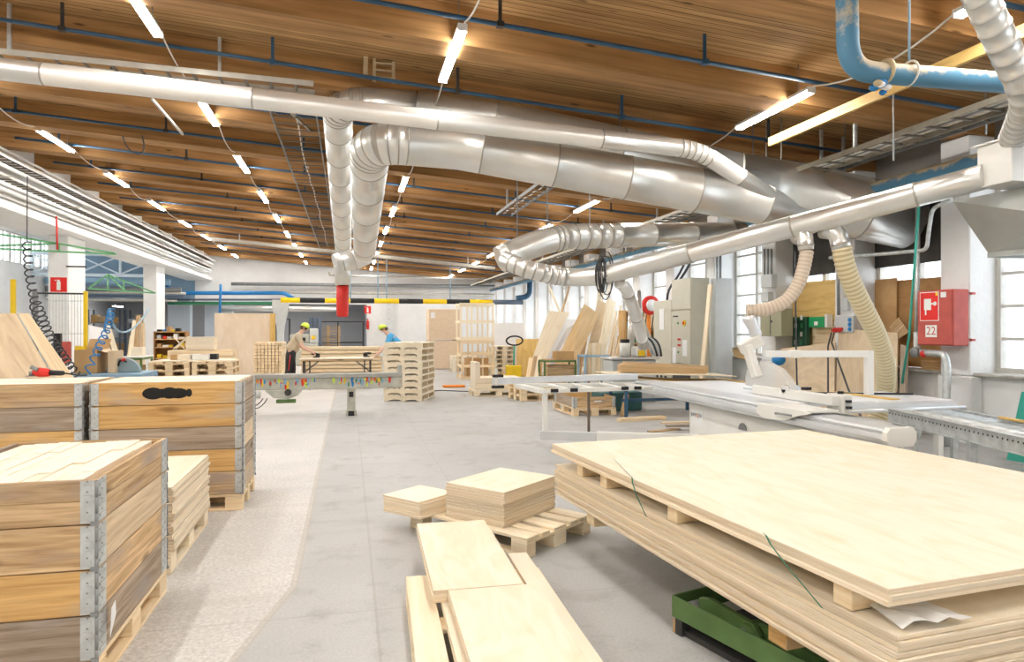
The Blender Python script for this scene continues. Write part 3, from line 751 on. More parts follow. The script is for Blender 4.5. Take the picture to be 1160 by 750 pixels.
# ------------------------------------------------------------------ pallet collars
def collar_mesh_hinge(sx, sy):
    """galvanised angle at a corner of a collar: a plate on each board and a knuckle between them"""
    m = MB()
    def sp(a, b): return (min(a, b), max(a, b))
    x0, x1 = sp(-sx * .062, -sx * .004); y0, y1 = sp(-sy * .115, -sy * .004); yo = sp(0, sy * .004); xo = sp(0, sx * .004)
    m.bb(x0, x1, *yo, .004, .19); m.bb(*xo, y0, y1, .004, .19)
    for za, zb_ in ((.0, .045), (.05, .115), (.12, .186)): m.cyl((sx * .002, sy * .002, za), (sx * .002, sy * .002, zb_), .0075, 8, 1)
    m.bb(*sp(-sx * .02, sx * .012), *sp(sy * .004, sy * .012), -.006, .012, 1)
    for z in (.03, .075, .12, .165):
        m.bb(*sp(-sx * .018, -sx * .05), *sp(sy * .004, sy * .0085), z - .004, z + .008); m.bb(*sp(sx * .004, sx * .0085), *sp(-sy * .025, -sy * .095), z - .004, z + .008)
        m.cyl((-sx * .034, sy * .003, z + .022), (-sx * .034, sy * .0058, z + .022), .0045, 8, 1); m.cyl((sx * .003, -sy * .06, z + .022), (sx * .0058, -sy * .06, z + .022), .0045, 8, 1)
    return m
def collar(label, loc, L, W, mats, split=False, group=None, rz=0, h=.195):
    """L along x, W along y; mats = front, right, back, left board materials"""
    t = thing('pallet_collar', label, 'pallet collar', loc, rz, group); T = .02
    gap = .001
    for i, (x, y, lx, ly) in enumerate(((0, -W / 2 + T / 2, L, T), (L / 2 - T / 2, 0, T, W - 2 * T - .002), (0, W / 2 - T / 2, L, T), (-L / 2 + T / 2, 0, T, W - 2 * T - .002))):
        if split and i in (0, 1):
            for z0, z1 in ((.001, h * .52 - .001), (h * .52 + .001, h)):
                MB().bb(x - lx / 2, x + lx / 2, y - ly / 2, y + ly / 2, z0, z1).build('side_board', M[mats[i]], t, .003)
        else: MB().bb(x - lx / 2, x + lx / 2, y - ly / 2, y + ly / 2, .001, h).build('side_board', M[mats[i]], t, .003)
    for sx in (-1, 1):
        for sy in (-1, 1):
            o = collar_mesh_hinge(sx, sy).build('corner_hinge', [M['steel'], M['greymetal']], t); o.location = (sx * L / 2, sy * W / 2, .001)
    return t
CG = 'pallet collars'
def crate(base, L, W, cols, desc, pal='pine', pr=0):
    """cols: from the bottom up"""
    n = len(cols)
    z = .146
    make_pallet(1.2, .8, pal, 'pale wooden pallet under the %s' % desc, None, (base[0], base[1], 0), pr)
    for i, c in enumerate(cols):
        k = n - 1 - i
        collar('%s %spallet collar of the %s' % (fromtop(k, n), c[4] if len(c) > 4 else '', desc), (base[0], base[1], z), L, W, c[:4], k in (0,) and 'front' in desc, CG)
        z += .199
    return z
# 1 the tall crate in front at the left
C1 = (-1.475, 3.92)
crate(C1, .80, 1.18, [('grey', 'grey', 'tan', 'tan', 'dark stained '), ('orange', 'tan', 'tan', 'tan', 'yellow '), ('tan', 'palebrd', 'tan', 'tan', ''), ('tan', 'tan', 'tan', 'grey', 'two-board ')], 'nearest crate in front', 'pine', PI / 2)
ztop = .146 + 4 * .199
# laths lying on the load inside it
lath0 = None; gi = 0
xs = [-1.475 - .372 + .0535 + i * .0618 for i in range(11)]
for i, x in enumerate(xs):
    y = 3.92 - .565; cuts = [.0, random.uniform(.18, .5), random.uniform(.62, .95), 1.125]
    for a, b in zip(cuts[:-1], cuts[1:]):
        gi += 1
        o = MB().box((0, 0, 0), (.058, (b - a) - .006, .06)).build('wooden_lath', M['plypale'], None, .002)
        o.location = (x, y + (a + b) / 2, ztop - .04 + random.uniform(-.006, .006))
        tag(o, 'pale wooden lath packed side by side on top of the nearest crate', 'lath', 'laths in the nearest crate')
bd = MB().bb(-1.85, -1.10, 3.36, 4.48, ztop - .13, ztop - .08).build('filler_board', M['pine'])
tag(bd, 'pale board hidden under the laths inside the nearest crate', 'board')
# 2 and 3: two crates side by side behind
C2 = (-1.51, 6.80); C3 = (-2.775, 6.82)
crate(C2, 1.2, .8, [('tan', 'palebrd', 'tan', 'tan', 'brown '), ('orange', 'grey', 'tan', 'tan', 'yellow brown '), ('grey', 'palebrd', 'tan', 'tan', 'greyed '), ('orange', 'grey', 'tan', 'tan', 'yellow '), ('orange', 'grey', 'tan', 'tan', 'black smudged ')], 'crate behind the short sheet stack')
crate(C3, 1.2, .8, [('tan', 'tan', 'tan', 'tan', 'brown '), ('tan', 'tan', 'tan', 'tan', 'tan '), ('orange', 'tan', 'tan', 'tan', 'yellow '), ('grey', 'tan', 'tan', 'tan', 'greyed '), ('tan', 'tan', 'tan', 'tan', 'light brown ')], 'crate at the left edge')
for C, nm in ((C2, 'crate with the black smudge'), (C3, 'crate at the left edge')):
    zt = .146 + 5 * .199
    for j in range(3):
        o = MB().box((0, 0, 0), (1.13, .243, .018)).build('cover_board', M['plypale'], None, .002); o.location = (C[0] - .005 + .005 * j, C[1] - .248 + .248 * j, zt - .012 + .004 * (j == 1))
        tag(o, '%s pale board covering the load of the %s' % (['front', 'middle', 'rear'][j], nm), 'board')
# the sprayed-over black smudge on the top board of crate 2
sm = MB()
for dx, dz, rx, rz in ((-.10, 0, .085, .052), (.03, .002, .07, .05), (.10, -.002, .08, .045), (.185, 0, .025, .035), (-.03, 0, .05, .04)):
    sm.ball((C2[0] - .02 + dx, C2[1] - .4005, .146 + 4.5 * .199 + dz), 1.0, 14, 8, (rx, .0008, rz))
o = sm.build('paint_smudge', plain('black_spray_paint', (.012, .012, .012), .8, 0, .2, 30)); tag(o, 'black sprayed smudge on the front of the second crate', 'paint mark')
# paper tag and scrap stuck on crate 1
o = MB().prism([V(-1.049, 3.42, .205), V(-1.049, 3.50, .28), V(-1.049, 3.49, .345), V(-1.049, 3.44, .33)], (.002, 0, 0)).build('hanging_paper_scrap', M['paper'])
tag(o, 'torn white paper scrap on the lowest side board of the nearest crate', 'paper')

# ------------------------------------------------------------------ sheet stacks
def sheets(n, z, L, W, T, loc, rz, lab, group, jit=.008, mat=('ply', 'plyedge'), name='plywood_sheet', gap=.0012, where='', twist=.004):
    """a stack of n sheets, each one an object; L along local x"""
    ms = [M[mat[0]], M[mat[1]]]; vars_ = []
    for q in range(min(n, 5)):
        mb = MB(); mb.box((0, 0, 0), (L, W, T), mi=1, mi_top=0)
        o = mb.build(name, ms, None, .0015); vars_.append(o)
    for i in range(n):
        src = vars_[i] if i < len(vars_) else None
        o = src or vars_[random.randrange(len(vars_))].copy()
        if src is None: COL.objects.link(o)
        j = V(random.uniform(-jit, jit), random.uniform(-jit, jit), 0); j.rotate(Matrix.Rotation(rz, 3, 'Z'))
        o.location = (loc[0] + j.x, loc[1] + j.y, z + T / 2 + i * (T + gap)); o.rotation_euler = (0, 0, rz + random.uniform(-twist, twist))
        k = n - 1 - i
        tag(o, '%s %s' % (fromtop(k, n), lab), 'plywood sheet', group)
    return z + n * (T + gap)
# between the crates
make_pallet(1.2, .8, 'pinepale', 'pale wooden pallet under the short sheet stack between the crates', None, (-1.52, 5.42, 0), PI / 2)
sheets(20, .146, 1.18, .78, .020, (-1.50, 5.42), PI / 2, 'pale sheet in the stack between the two tall crates', 'sheets between the crates', .012, ('plypale', 'plyedge'))
# the two small stacks on a pallet in the middle
pu = math.atan2(.8, -.6)
PC = V(1.233, 4.596, 0) + V(-.6, .8, 0) * .6 + V(.8, .6, 0) * .36
make_pallet(1.2, .8, 'pinepale', 'pale wooden pallet under the two small sheet stacks, slats showing at one end', None, PC, pu)
sheets(12, .146, .70, .56, .0205, (1.18, 5.28), math.atan2(.46, .53), 'sheet in the taller of two small stacks in mid floor', 'sheets of the taller small stack', .010)
sheets(6, .146, .42, .40, .0205, (.555, 5.50), math.atan2(.20, .24), 'sheet in the lower of two small stacks in mid floor', 'sheets of the lower small stack', .010)
# the long stack in front
make_pallet(1.25, .80, 'pinepale', 'pale wooden pallet under the long narrow panels in front', None, (.70, 3.40, 0), PI / 2 - .04)
ca = PI / 2 - .028
def long_row(y0, L, n, z, tagx):
    return sheets(n, z, L, .47, .0205, (.685 + (3.6 - (y0 + L / 2)) * .028, y0 + L / 2), ca, 'long narrow panel %s' % tagx, 'long narrow panels', .006)
z1 = long_row(1.70, 3.02, 2, .146, 'under the split pair in front, running away from the viewer')
long_row(3.49, 1.23, 3, z1, 'in the farther half of the front panel stack')
long_row(1.70, 1.78, 3, z1, 'in the nearer half of the front panel stack')
o = MB().box((0, 0, 0), (2.6, .12, .02), mi=1, mi_top=0).build('plywood_strip', [M['plypale'], M['plyedge']], None, .0015)
o.location = (1.01, 2.93, .146 + .0105); o.rotation_euler = (0, 0, ca); tag(o, 'narrow pale plywood strip along the right side of the long panels', 'plywood strip')

# ------------------------------------------------------------------ big plywood stack on a lift table
A = V(1.492, 4.92, 0); eL = V(.0863, -.9963, 0); eW = V(.9945, .105, 0)
LL, WW = 3.03, 2.33
ang = math.atan2(eL.y, eL.x)
ctr = A + eL * LL / 2 + eW * WW / 2
LG = 'sheets of the big stack'
sheets(11, .361, LL, WW, .0174, ctr + V(.025, -.02, 0), ang, 'large birch sheet below the battens of the big stack', LG, .013, twist=.003, gap=.0023)
ZS = .361 + 11 * .0197
for t, nm in ((.43, 'farthest'), (.80, 'second farthest'), (1.62, 'third farthest'), (2.78, 'nearest')):
    c = A + eL * t + eW * (WW / 2 - .03)
    o = MB().box((0, 0, 0), (WW - .12, .09, .088)).build('batten', M['pine'], None, .003); o.location = (c.x, c.y, ZS + .045); o.rotation_euler = (0, 0, math.atan2(eW.y, eW.x))
    tag(o, '%s square batten between the two layers of the big sheet stack' % nm, 'batten', 'battens in the big stack')
ZT = sheets(3, ZS + .09, LL, WW, .0195, ctr, ang, 'large birch sheet lying on the battens of the big stack', LG, .007, twist=.002)
# bearers below
for t, nm in ((.55, 'farthest'), (1.75, 'middle'), (2.40, 'nearest')):
    ins = .55 if nm == 'middle' else 0
    c = A + eL * t + eW * (WW / 2 + .03 + ins / 2)
    o = MB().box((0, 0, 0), (WW - .05 - ins, .11, .074)).build('bearer', M['orange' if t > 2 else 'pine'], None, .003); o.location = (c.x, c.y, .3025); o.rotation_euler = (0, 0, math.atan2(eW.y, eW.x))
    tag(o, '%s timber bearer under the big sheet stack' % nm, 'bearer', 'bearers under the big stack')
o = MB().box((0, 0, 0), (2.3, .09, .0185)).build('plank', M['yellowply'], None, .002); c = A + eL * 1.60 + eW * .09; o.location = (c.x, c.y, .3495); o.rotation_euler = (0, 0, ang)
tag(o, 'narrow yellowish plank under the aisle edge of the big sheet stack', 'plank')
# straps
def strap(t, lab, lean, drop, tail):
    p = A + eL * t; z2 = ZT + .002; out = -eW
    pts = [p + eW * tail[0] - eL * tail[1] + V(0, 0, z2 + .002), p + V(0, 0, z2 + .002), p - eW * .012 + eL * lean * .12 + V(0, 0, ZT - .02), p - eW * .03 + eL * lean * .5 + V(0, 0, (ZT + ZS) / 2), p - eW * .032 + eL * lean + V(0, 0, ZS - drop)]
    mb = MB()
    b = len(mb.v); n = len(pts)
    for q in pts:
        for s_ in (-1, 1): mb.v += [q + eL * .007 * s_, q + eL * .007 * s_ - eW * .0025 + V(0, 0, .002)]
    for i in range(n - 1):
        a = b + i * 4
        for q in ((a, a + 2, a + 6, a + 4), (a + 1, a + 5, a + 7, a + 3), (a, a + 4, a + 5, a + 1), (a + 2, a + 3, a + 7, a + 6)): mb.face(list(q))
    mb.face([b, b + 1, b + 3, b + 2]); mb.face([b + n * 4 - 4, b + n * 4 - 2, b + n * 4 - 1, b + n * 4 - 3])
    tag(mb.build('packing_strap', M['strap']), lab, 'strap')
strap(1.24, 'green plastic packing strap at the far part of the big sheet stack', .22, .01, (.16, .55))
strap(2.40, 'green plastic packing strap near the front corner of the big sheet stack', .35, .01, (.01, .03))
# crumpled paper on the lower sheets
pc = [at(983, 688, Z=ZS + .004), at(1022, 715, Z=ZS + .004), at(1102, 709, Z=ZS + .004), at(1045, 684, Z=ZS + .004)]
mb = MB(); nx, ny = 7, 5; b = 0
for j in range(ny):
    for i in range(nx):
        u_, v_ = i / (nx - 1), j / (ny - 1)
        p = pc[0].lerp(pc[1], v_).lerp(pc[3].lerp(pc[2], v_), u_)
        mb.v.append(p + V(0, 0, .003 + random.uniform(0, .012) + .02 * abs(math.sin(u_ * 7)) * (.3 + v_)))
for j in range(ny - 1):
    for i in range(nx - 1): mb.face([j * nx + i, (j + 1) * nx + i, (j + 1) * nx + i + 1, j * nx + i + 1], None, 0, False)
o = mb.build('paper_sheet', M['paper']); sl = o.modifiers.new('solid', 'SOLIDIFY'); sl.thickness = .0015
tag(o, 'crumpled white paper lying on the lower layer of the big sheet stack', 'paper')
# lift table
def lift():
    E = V(1.66, 3.30, 0); dr = V(.215, -.78, 0).normalized(); sd = V(-dr.y, dr.x, 0)      # sd points to +x
    t = thing('lift_table', 'low green scissor lift table under the big plywood stack', 'lift table', E, math.atan2(dr.y, dr.x))
    Ln, Wd = 1.75, .74
    f = MB(); f.bb(0, Ln, -.006, .006, .085, .195); f.bb(0, Ln, .0065, .03, .085, .091); f.build('side_rail', M['green'], t, .002)
    f = MB(); f.bb(0, Ln, Wd - .006, Wd + .006, .085, .195); f.bb(0, Ln, Wd - .03, Wd - .0065, .085, .091); f.build('side_rail', M['green'], t, .002)
    MB().bb(-.006, .006, 0, Wd, .085, .195).build('end_rail', M['green'], t, .002); MB().bb(Ln - .006, Ln + .006, 0, Wd, .085, .195).build('end_rail', M['green'], t, .002)
    MB().bb(.02, Ln - .02, .02, Wd - .02, .0, .03).build('base_plate', M['darksteel'], t)
    for x, y in ((.02, .03), (.02, Wd - .03), (Ln - .05, .03), (Ln - .05, Wd - .03)):
        MB().bb(x, x + .05, y - .03, y + .03, 0, .085).build('foot', M['darksteel'], t)
    for y in (.075, Wd - .12):
        a = MB(); a.prism([V(.13, y - .018, .075), V(.30, y - .018, .085), V(.50, y - .018, .115), V(.52, y - .018, .165), V(.48, y - .018, .21), V(.20, y - .018, .235), V(.13, y - .018, .215)], (0, .032, 0)); a.build('scissor_arm', M['green'], t, .004)
        a = MB(); a.prism([V(.40, y + .018, .13), V(.50, y + .018, .10), V(1.66, y + .018, .05), V(1.66, y + .018, .11), V(.52, y + .018, .21), V(.42, y + .018, .20)], (0, .03, 0)); a.build('scissor_arm', M['green'], t, .004)
        c = MB(); c.cyl((.455, y - .045, .165), (.455, y + .06, .165), .042, 20); c.cyl((.455, y - .052, .165), (.455, y - .044, .165), .026, 16, 1); c.cyl((.455, y - .058, .165), (.455, y - .051, .165), .012, 12, 0)
        c.build('pivot_disc', [M['green'], M['greymetal']], t)
        r = MB(); r.cyl((.07, y - .05, .14), (.07, y + .07, .14), .032, 14); r.cyl((.115, y - .045, .15), (.115, y + .0, .15), .03, 12); r.build('roller', M['greymetal'], t)
    MB().bb(.80, Ln - .02, .26, Wd - .06, .252, .264).build('platform', M['green'], t, .002)
lift()
p = at(771, 716, Z=.0); o = MB().box((0, 0, .035), (.07, .045, .07)).build('wood_block', M['card'], None, .003); o.location = (p.x, p.y, 0); o.rotation_euler = (0, 0, .3)
tag(o, 'small brown wood block on the floor under the lift table end', 'wood block')
# ------------------------------------------------------------------ sliding table saw
def text_mesh(txt, size, mat, parent, loc, rot, name, align='CENTER', extr=.0006):
    cu = bpy.data.curves.new(name, 'FONT'); cu.body = txt; cu.size = size; cu.align_x = align; cu.align_y = 'CENTER'; cu.extrude = extr
    tmp = bpy.data.objects.new(name + '_tmp', cu); COL.objects.link(tmp)
    bpy.context.view_layer.update()
    dg = bpy.context.evaluated_depsgraph_get(); me = bpy.data.meshes.new_from_object(tmp.evaluated_get(dg))
    bpy.data.objects.remove(tmp)
    me.materials.clear(); me.materials.append(mat)
    o = bpy.data.objects.new(name, me); COL.objects.link(o); o.location = loc; o.rotation_euler = rot
    if parent: o.parent = parent
    return o
def saw():
    t = thing('panel_saw', 'white sliding table panel saw behind the big plywood stack, with cream base', 'panel saw', (4.0, 6.0, 0))
    o = V(4.0, 6.0, 0)
    def b(name, m, x0, x1, y0, y1, z0, z1, bev=.004, par=None):
        return MB().bb(x0 - o.x, x1 - o.x, y0 - o.y, y1 - o.y, z0, z1).build(name, M[m], par or t, bev)
    base = b('base_cabinet', 'whitewarm', 4.15, 5.25, 5.55, 7.80, 0, .675, .012)
    # maker's plate
    pl = b('name_plate', 'white', 4.145, 4.150, 7.45, 7.74, .40, .60, .002, base)
    lt = [('pen', M['greymetal'], 7.672), ('o', M['orangep'], 7.592), ('pe', M['greymetal'], 7.527)]
    for s_, m_, y_ in lt:
        text_mesh(s_, .092, m_, base, (4.1435 - o.x, y_ - o.y, .545), (PI / 2, 0, -PI / 2), 'lettering')
    k = MB(); k.prism([V(4.149 - o.x, 6.60 - o.y + .075 * math.cos(a), .50 + .075 * math.sin(a)) for a in [PI * i / 12 for i in range(13)]], (-.01, 0, 0)); k.build('handle_recess', M['greymetal'], base)
    # saddle beam and the sliding carriage on it
    def profile(y0, y1, x0, z0, w, h):
        P = [V(x0 + .02, 0, z0), V(x0 + .005, 0, z0 + h * .12), V(x0, 0, z0 + h * .35), V(x0 + .004, 0, z0 + h * .62), V(x0 + .022, 0, z0 + h * .68), V(x0 + .022, 0, z0 + h * .76), V(x0 + .004, 0, z0 + h * .82), V(x0 + .01, 0, z0 + h), V(x0 + w, 0, z0 + h), V(x0 + w, 0, z0)]
        return MB().prism([p + V(-o.x, y0 - o.y, 0) for p in P], (0, y1 - y0, 0))
    profile(4.45, 9.0, 4.0, .70, .26, .125).build('saddle_beam', M['alu'], t, .002)
    profile(5.95, 9.06, 3.97, .735, .33, .12).build('sliding_carriage', M['alu'], t, .002)
    c = MB(); c.prism([V(3.99 - o.x, 4.39 - o.y, z) + V(x, 0, 0) for x, z in ((.03, .69), (0, .735), (0, .80), (.03, .838), (.24, .838), (.27, .80), (.27, .735), (.24, .69))], (0, .055, 0)); c.build('end_cap', M['whitewarm'], t, .003)
    c = MB(); c.prism([V(3.955 - o.x, y - o.y, z) for y, z in ((6.02, .86), (5.35, .86), (5.22, .85), (5.42, .80), (5.60, .74), (5.92, .72), (6.06, .76))], (.012, 0, 0)); pp = c.build('clamp_plate', M['whitewarm'], t, .002)
    MB().tube(rounded([V(3.945 - o.x, 5.72 - o.y, .79), V(3.925 - o.x, 5.70 - o.y, .80), V(3.925 - o.x, 5.50 - o.y, .805), V(3.945 - o.x, 5.48 - o.y, .80)], .015, 3), .010, 8).build('pull_handle', M['greymetal'], pp)
    c = MB(); c.bb(3.97 - o.x, 4.3 - o.x, 5.30 - o.y, 5.96 - o.y, .84, .862); c.build('carriage_end', M['whitewarm'], t, .003)
    # tables
    b('main_table', 'greymach2', 4.335, 5.30, 6.05, 7.65, .80, .845, .004)
    b('table_extension', 'greymach2', 4.335, 5.30, 7.655, 8.95, .80, .843, .004)
    b('rip_side_table', 'greymach2', 5.305, 6.25, 5.95, 6.95, .80, .843, .004)
    for y in (7.9, 8.7): b('table_bracket', 'whitewarm', 4.4, 5.2, y - .02, y + .02, .72, .80)
    b('side_table_leg', 'whitewarm', 6.15, 6.22, 6.05, 6.12, 0, .799)
    # fence rail and rip fence
    r = MB(); r.cyl((4.62 - o.x, 5.70 - o.y, .79), (6.12 - o.x, 5.70 - o.y, .79), .021, 14); r.build('guide_rod', M['alu'], t)
    r = MB(); r.bb(4.62 - o.x, 6.10 - o.x, 5.76 - o.y, 5.82 - o.y, .80, .85); r.build('guide_rail', M['alu'], t, .004)
    for x in (4.75, 5.5, 5.98): b('rail_bracket', 'whitewarm', x - .02, x + .02, 5.70, 5.95, .76, .80)
    f = MB(); f.bb(4.52 - o.x, 4.62 - o.x, 5.66 - o.y, 7.0 - o.y, .85, .95); f.build('rip_fence', M['whitewarm'], t, .006)
    f = MB(); f.bb(4.60 - o.x, 4.72 - o.x, 5.62 - o.y, 5.86 - o.y, .78, .96); fc = f.build('fence_carriage', M['whitewarm'], t, .012)
    for z, y in ((.975, 5.72), (.90, 5.61), (.84, 5.605)):
        MB().cyl((4.66 - o.x, y - o.y, z - .012), (4.66 - o.x, y - o.y, z + .012), .03, 14).build('black_knob', M['black'], fc)
    MB().bb(4.62 - o.x, 4.70 - o.x, 6.2 - o.y, 6.26 - o.y, .955, .985).build('black_knob', M['black'], fc)
    # blade guard, hood and overhead arm
    g = MB(); prof = [(6.38, .90), (7.20, .93), (7.22, 1.0), (7.16, 1.12), (7.02, 1.21), (6.82, 1.22), (6.58, 1.15), (6.42, 1.04), (6.36, .96)]
    g.prism([V(4.56 - o.x, y - o.y, z) for y, z in prof], (.10, 0, 0)); gd = g.build('blade_guard', M['guard'], t, .006)
    MB().bb(4.53 - o.x, 4.69 - o.x, 6.36 - o.y, 7.20 - o.y, .885, .905).build('guard_strip', M['alu'], gd, .002)
    MB().cyl((4.52 - o.x, 6.42 - o.y, .95), (4.70 - o.x, 6.42 - o.y, .95), .04, 14).build('guard_wheel', M['alu'], gd)
    P0 = at(858, 428, d=7.72) - o; P1_ = at(846, 392, d=7.82) - o
    g = MB(); g.bar(P0, P1_, .085, .13, (0, -1, 0)); hd_ = g.build('suction_neck', M['whitewarm'], t, .015)
    P2 = at(862, 384, d=7.82) - o; P3 = at(838, 396, d=7.85) - o
    MB().bar(P2, P3, .14, .12, (0, -1, 0)).build('suction_box', M['whitewarm'], hd_, .012)
    P4 = at(856, 378, d=7.85) - o; P5 = at(849, 362, d=7.85) - o
    q = MB(); q.tube([P4 + V(0, 0, -.06), P4, P4.lerp(P5, .5), P5, P5 + V(-.01, 0, .05)], [.065, .07, .062, .078, .078], 16); q.build('hose_spigot', M['alu'], hd_)
    A0 = at(866, 401, d=7.74) - o; post = V(5.75 - o.x, 6.60 - o.y, 0)
    az = A0.z
    MB().bar(A0, V(post.x, post.y, az), .06, .075, (0, 0, 1)).build('overhead_arm', M['white'], t, .006)
    MB().bb(post.x - .04, post.x + .04, post.y - .04, post.y + .04, .845, az + .038).build('overhead_post', M['white'], t, .006)
    q = A0.lerp(V(post.x, post.y, az), .29); MB().box(q, (.12, .10, .09)).build('arm_clamp', M['whitewarm'], t, .012)
    # crosscut outrigger: frame, fence, post and swing arm
    fr = MB()
    fr.bar((2.42 - o.x, 8.36 - o.y, .80), (3.97 - o.x, 8.50 - o.y, .80), .05, .055); fr.bar((2.38 - o.x, 9.22 - o.y, .80), (3.97 - o.x, 9.05 - o.y, .80), .05, .055)
    fr.bar((2.40 - o.x, 8.34 - o.y, .80), (2.30 - o.x, 9.26 - o.y, .80), .09, .06)
    for x in (2.75, 3.1, 3.5, 3.85): fr.bar((x - o.x, 8.42 - o.y, .812), (x - .02 - o.x, 9.12 - o.y, .812), .07, .03)
    cf = fr.build('outrigger_frame', M['whitewarm'], t, .004)
    for x, y in ((2.82, 8.37), (3.55, 8.44), (3.74, 8.455), (2.55, 8.345)): MB().bb(x - .05 - o.x, x + .05 - o.x, y - .03 - o.y, y - .012 - o.y, .785, .83).build('black_stop', M['black'], cf, .003)
    MB().bar((1.80 - o.x, 8.58 - o.y, .92), (3.98 - o.x, 9.0 - o.y, .92), .05, .085).build('crosscut_fence', M['alu'], t, .004)
    for z, L in ((.99, .14), (.85, .16)): MB().box((1.86 - o.x, 8.55 - o.y, z), (L, .05, .035)).build('fence_clamp', M['black'], t, .004)
    MB().bar((1.84 - o.x, 8.56 - o.y, .84), (1.84 - o.x, 8.56 - o.y, 1.08), .035, .035, (0, 1, 0)).build('fence_post', M['whitewarm'], t, .003)
    MB().bb(2.41 - o.x, 2.47 - o.x, 8.36 - o.y, 8.42 - o.y, .24, .775).build('outrigger_post', M['whitewarm'], t, .004)
    MB().bar((2.38 - o.x, 8.38 - o.y, .245), (3.05 - o.x, 8.05 - o.y, .245), .09, .10).build('swing_arm', M['greymach'], t, .004)
    MB().bar((3.02 - o.x, 8.06 - o.y, .25), (4.2 - o.x, 7.55 - o.y, .25), .10, .11).build('swing_arm', M['whitewarm'], t, .004)
    return t
M['greymach2'] = plain('pale_table_paint', (.86, .87, .89), .35, 0, .03, 4)
def mat_guard():
    m, nt, bs = mat_new('milky_guard_plastic'); N, L = nt.nodes.new, nt.links.new; out = nt.nodes['Material Output']
    bs.inputs['Base Color'].default_value = (.86, .86, .84, 1); bs.inputs['Roughness'].default_value = .25
    t = N('ShaderNodeBsdfTransparent'); mx = N('ShaderNodeMixShader'); mx.inputs[0].default_value = .42; L(t.outputs[0], mx.inputs[1]); L(bs.outputs[0], mx.inputs[2]); L(mx.outputs[0], out.inputs['Surface']); return m
M['guard'] = mat_guard()
saw()
# cables that come down behind the saw
def cable(name, label, pts, r=.012, mat='cabledark', seg=7, cat='cable', group=None):
    return tag(MB().tube(pts, r, seg).build(name, M[mat]), label, cat, group)
# ------------------------------------------------------------------ roller conveyor
def conveyor():
    a, e = V(4.83, 5.30, 0), V(4.30, 3.15, 0); d = (e - a); L = d.length; d.normalize()
    t = thing('roller_conveyor', 'galvanised roller conveyor at the right, below the window', 'roller conveyor', a, math.atan2(d.y, d.x))
    W = .56; z = .86
    for y in (0, W):
        m = MB(); m.bb(0, L, y - .004, y + .004, z - .115, z + .008); m.bb(0, L, y - (.035 if y == 0 else 0), y + (0 if y == 0 else .035), z + .002, z + .008); m.bb(0, L, y - (.03 if y == 0 else 0), y + (0 if y == 0 else .03), z - .115, z - .109)
        rl = m.build('side_rail', M['steel'], t)
        h = MB()
        for i in range(int(L / .05)):
            x = .03 + i * .05; s_ = -1 if y == 0 else 1
            h.cyl((x, y + s_ * .0035, z - .035), (x, y + s_ * .0055, z - .035), .008, 8)
        h.build('rail_holes', M['darksteel'], rl)
    n = int(L / .075)
    for i in range(n):
        x = .05 + i * .075
        m = MB(); m.cyl((x, .012, z - .03), (x, W - .012, z - .03), .025, 12); m.build('roller', M['steel'], t)
    for x in (.10, 1.12, 2.05):
        for y in (.02, W - .02):
            m = MB(); m.bb(x - .025, x + .025, y - .025, y + .025, 0, z - .116); m.bb(x - .06, x + .06, y - .05, y + .05, 0, .008); m.build('leg', M['steel'], t)
        m = MB(); m.bb(x - .02, x + .02, .045, W - .045, .30, .34); m.build('cross_brace', M['steel'], t)
    m = MB(); m.prism([V(.36, -.008, z - .10), V(.56, -.008, z - .10), V(.50, -.008, z - .20), V(.42, -.008, z - .20)], (0, -.006, 0)); m.bb(.435, .485, -.03, -.008, .0, z - .14); m.build('support_foot', M['steel'], t)
    return t
conveyor()
d_ = (V(4.30, 3.15, 0) - V(4.83, 5.30, 0)).normalized(); n_ = V(-d_.y, d_.x, 0)
p0 = V(4.83, 5.30, .878) + d_ * .75 + n_ * .50; p1 = V(4.83, 5.30, .878) + d_ * 2.1 + n_ * .52
tag(MB().bar(p0, p1, .05, .018).build('wooden_strip', M['yellowply'], None, .002), 'thin yellowish wooden strip lying along the far rail of the roller conveyor', 'wood strip')
o_ = MB().prism([V(5.55, 6.05, .845), V(5.50, 6.92, .845), V(5.62, 6.93, .845), V(5.66, 6.05, .845)], (0, 0, .012)).build('wooden_strip', M['yellowply']); tag(o_, 'yellowish wooden strip lying on the side table of the saw', 'wood strip')
o_ = MB().prism([V(5.0, 6.9, .845), V(5.0, 6.93, .845), V(6.22, 6.50, .845), V(6.22, 6.46, .845)], (0, 0, .02)).build('steel_rule', M['darksteel']); tag(o_, 'thin dark bar lying across the side table of the saw', 'bar')
# green boards leaning at the wall, behind the conveyor
P = [at(x, y, X=7.6) for x, y in ((1157, 444), (1200, 440), (1195, 530), (1140, 521))]
for p in P: p.z = max(p.z, .0)
tag(MB().prism(P, (.02, 0, 0)).build('green_board', M['teal']), 'teal green board standing at the right edge behind the conveyor', 'board')
# ------------------------------------------------------------------ things on the window wall
def wbox(name, label, cat, px0, py0, px1, py1, X, depth, mat, bev=.006, group=None):
    """box on the window wall: front face towards the aisle at X, seen between two pixels"""
    a, b_ = at(px0, py0, X=X), at(px1, py1, X=X)
    z0 = at((px0 + px1) / 2, py1, X=X).z; z1 = at((px0 + px1) / 2, py0, X=X).z
    y0, y1 = min(a.y, b_.y), max(a.y, b_.y)
    o = MB().bb(0, depth, -(y1 - y0) / 2, (y1 - y0) / 2, 0, z1 - z0).build(name, M[mat] if isinstance(mat, str) else mat, None, bev)
    o.location = (X, (y0 + y1) / 2, z0)
    tag(o, label, cat, group); return o, y1 - y0, z1 - z0
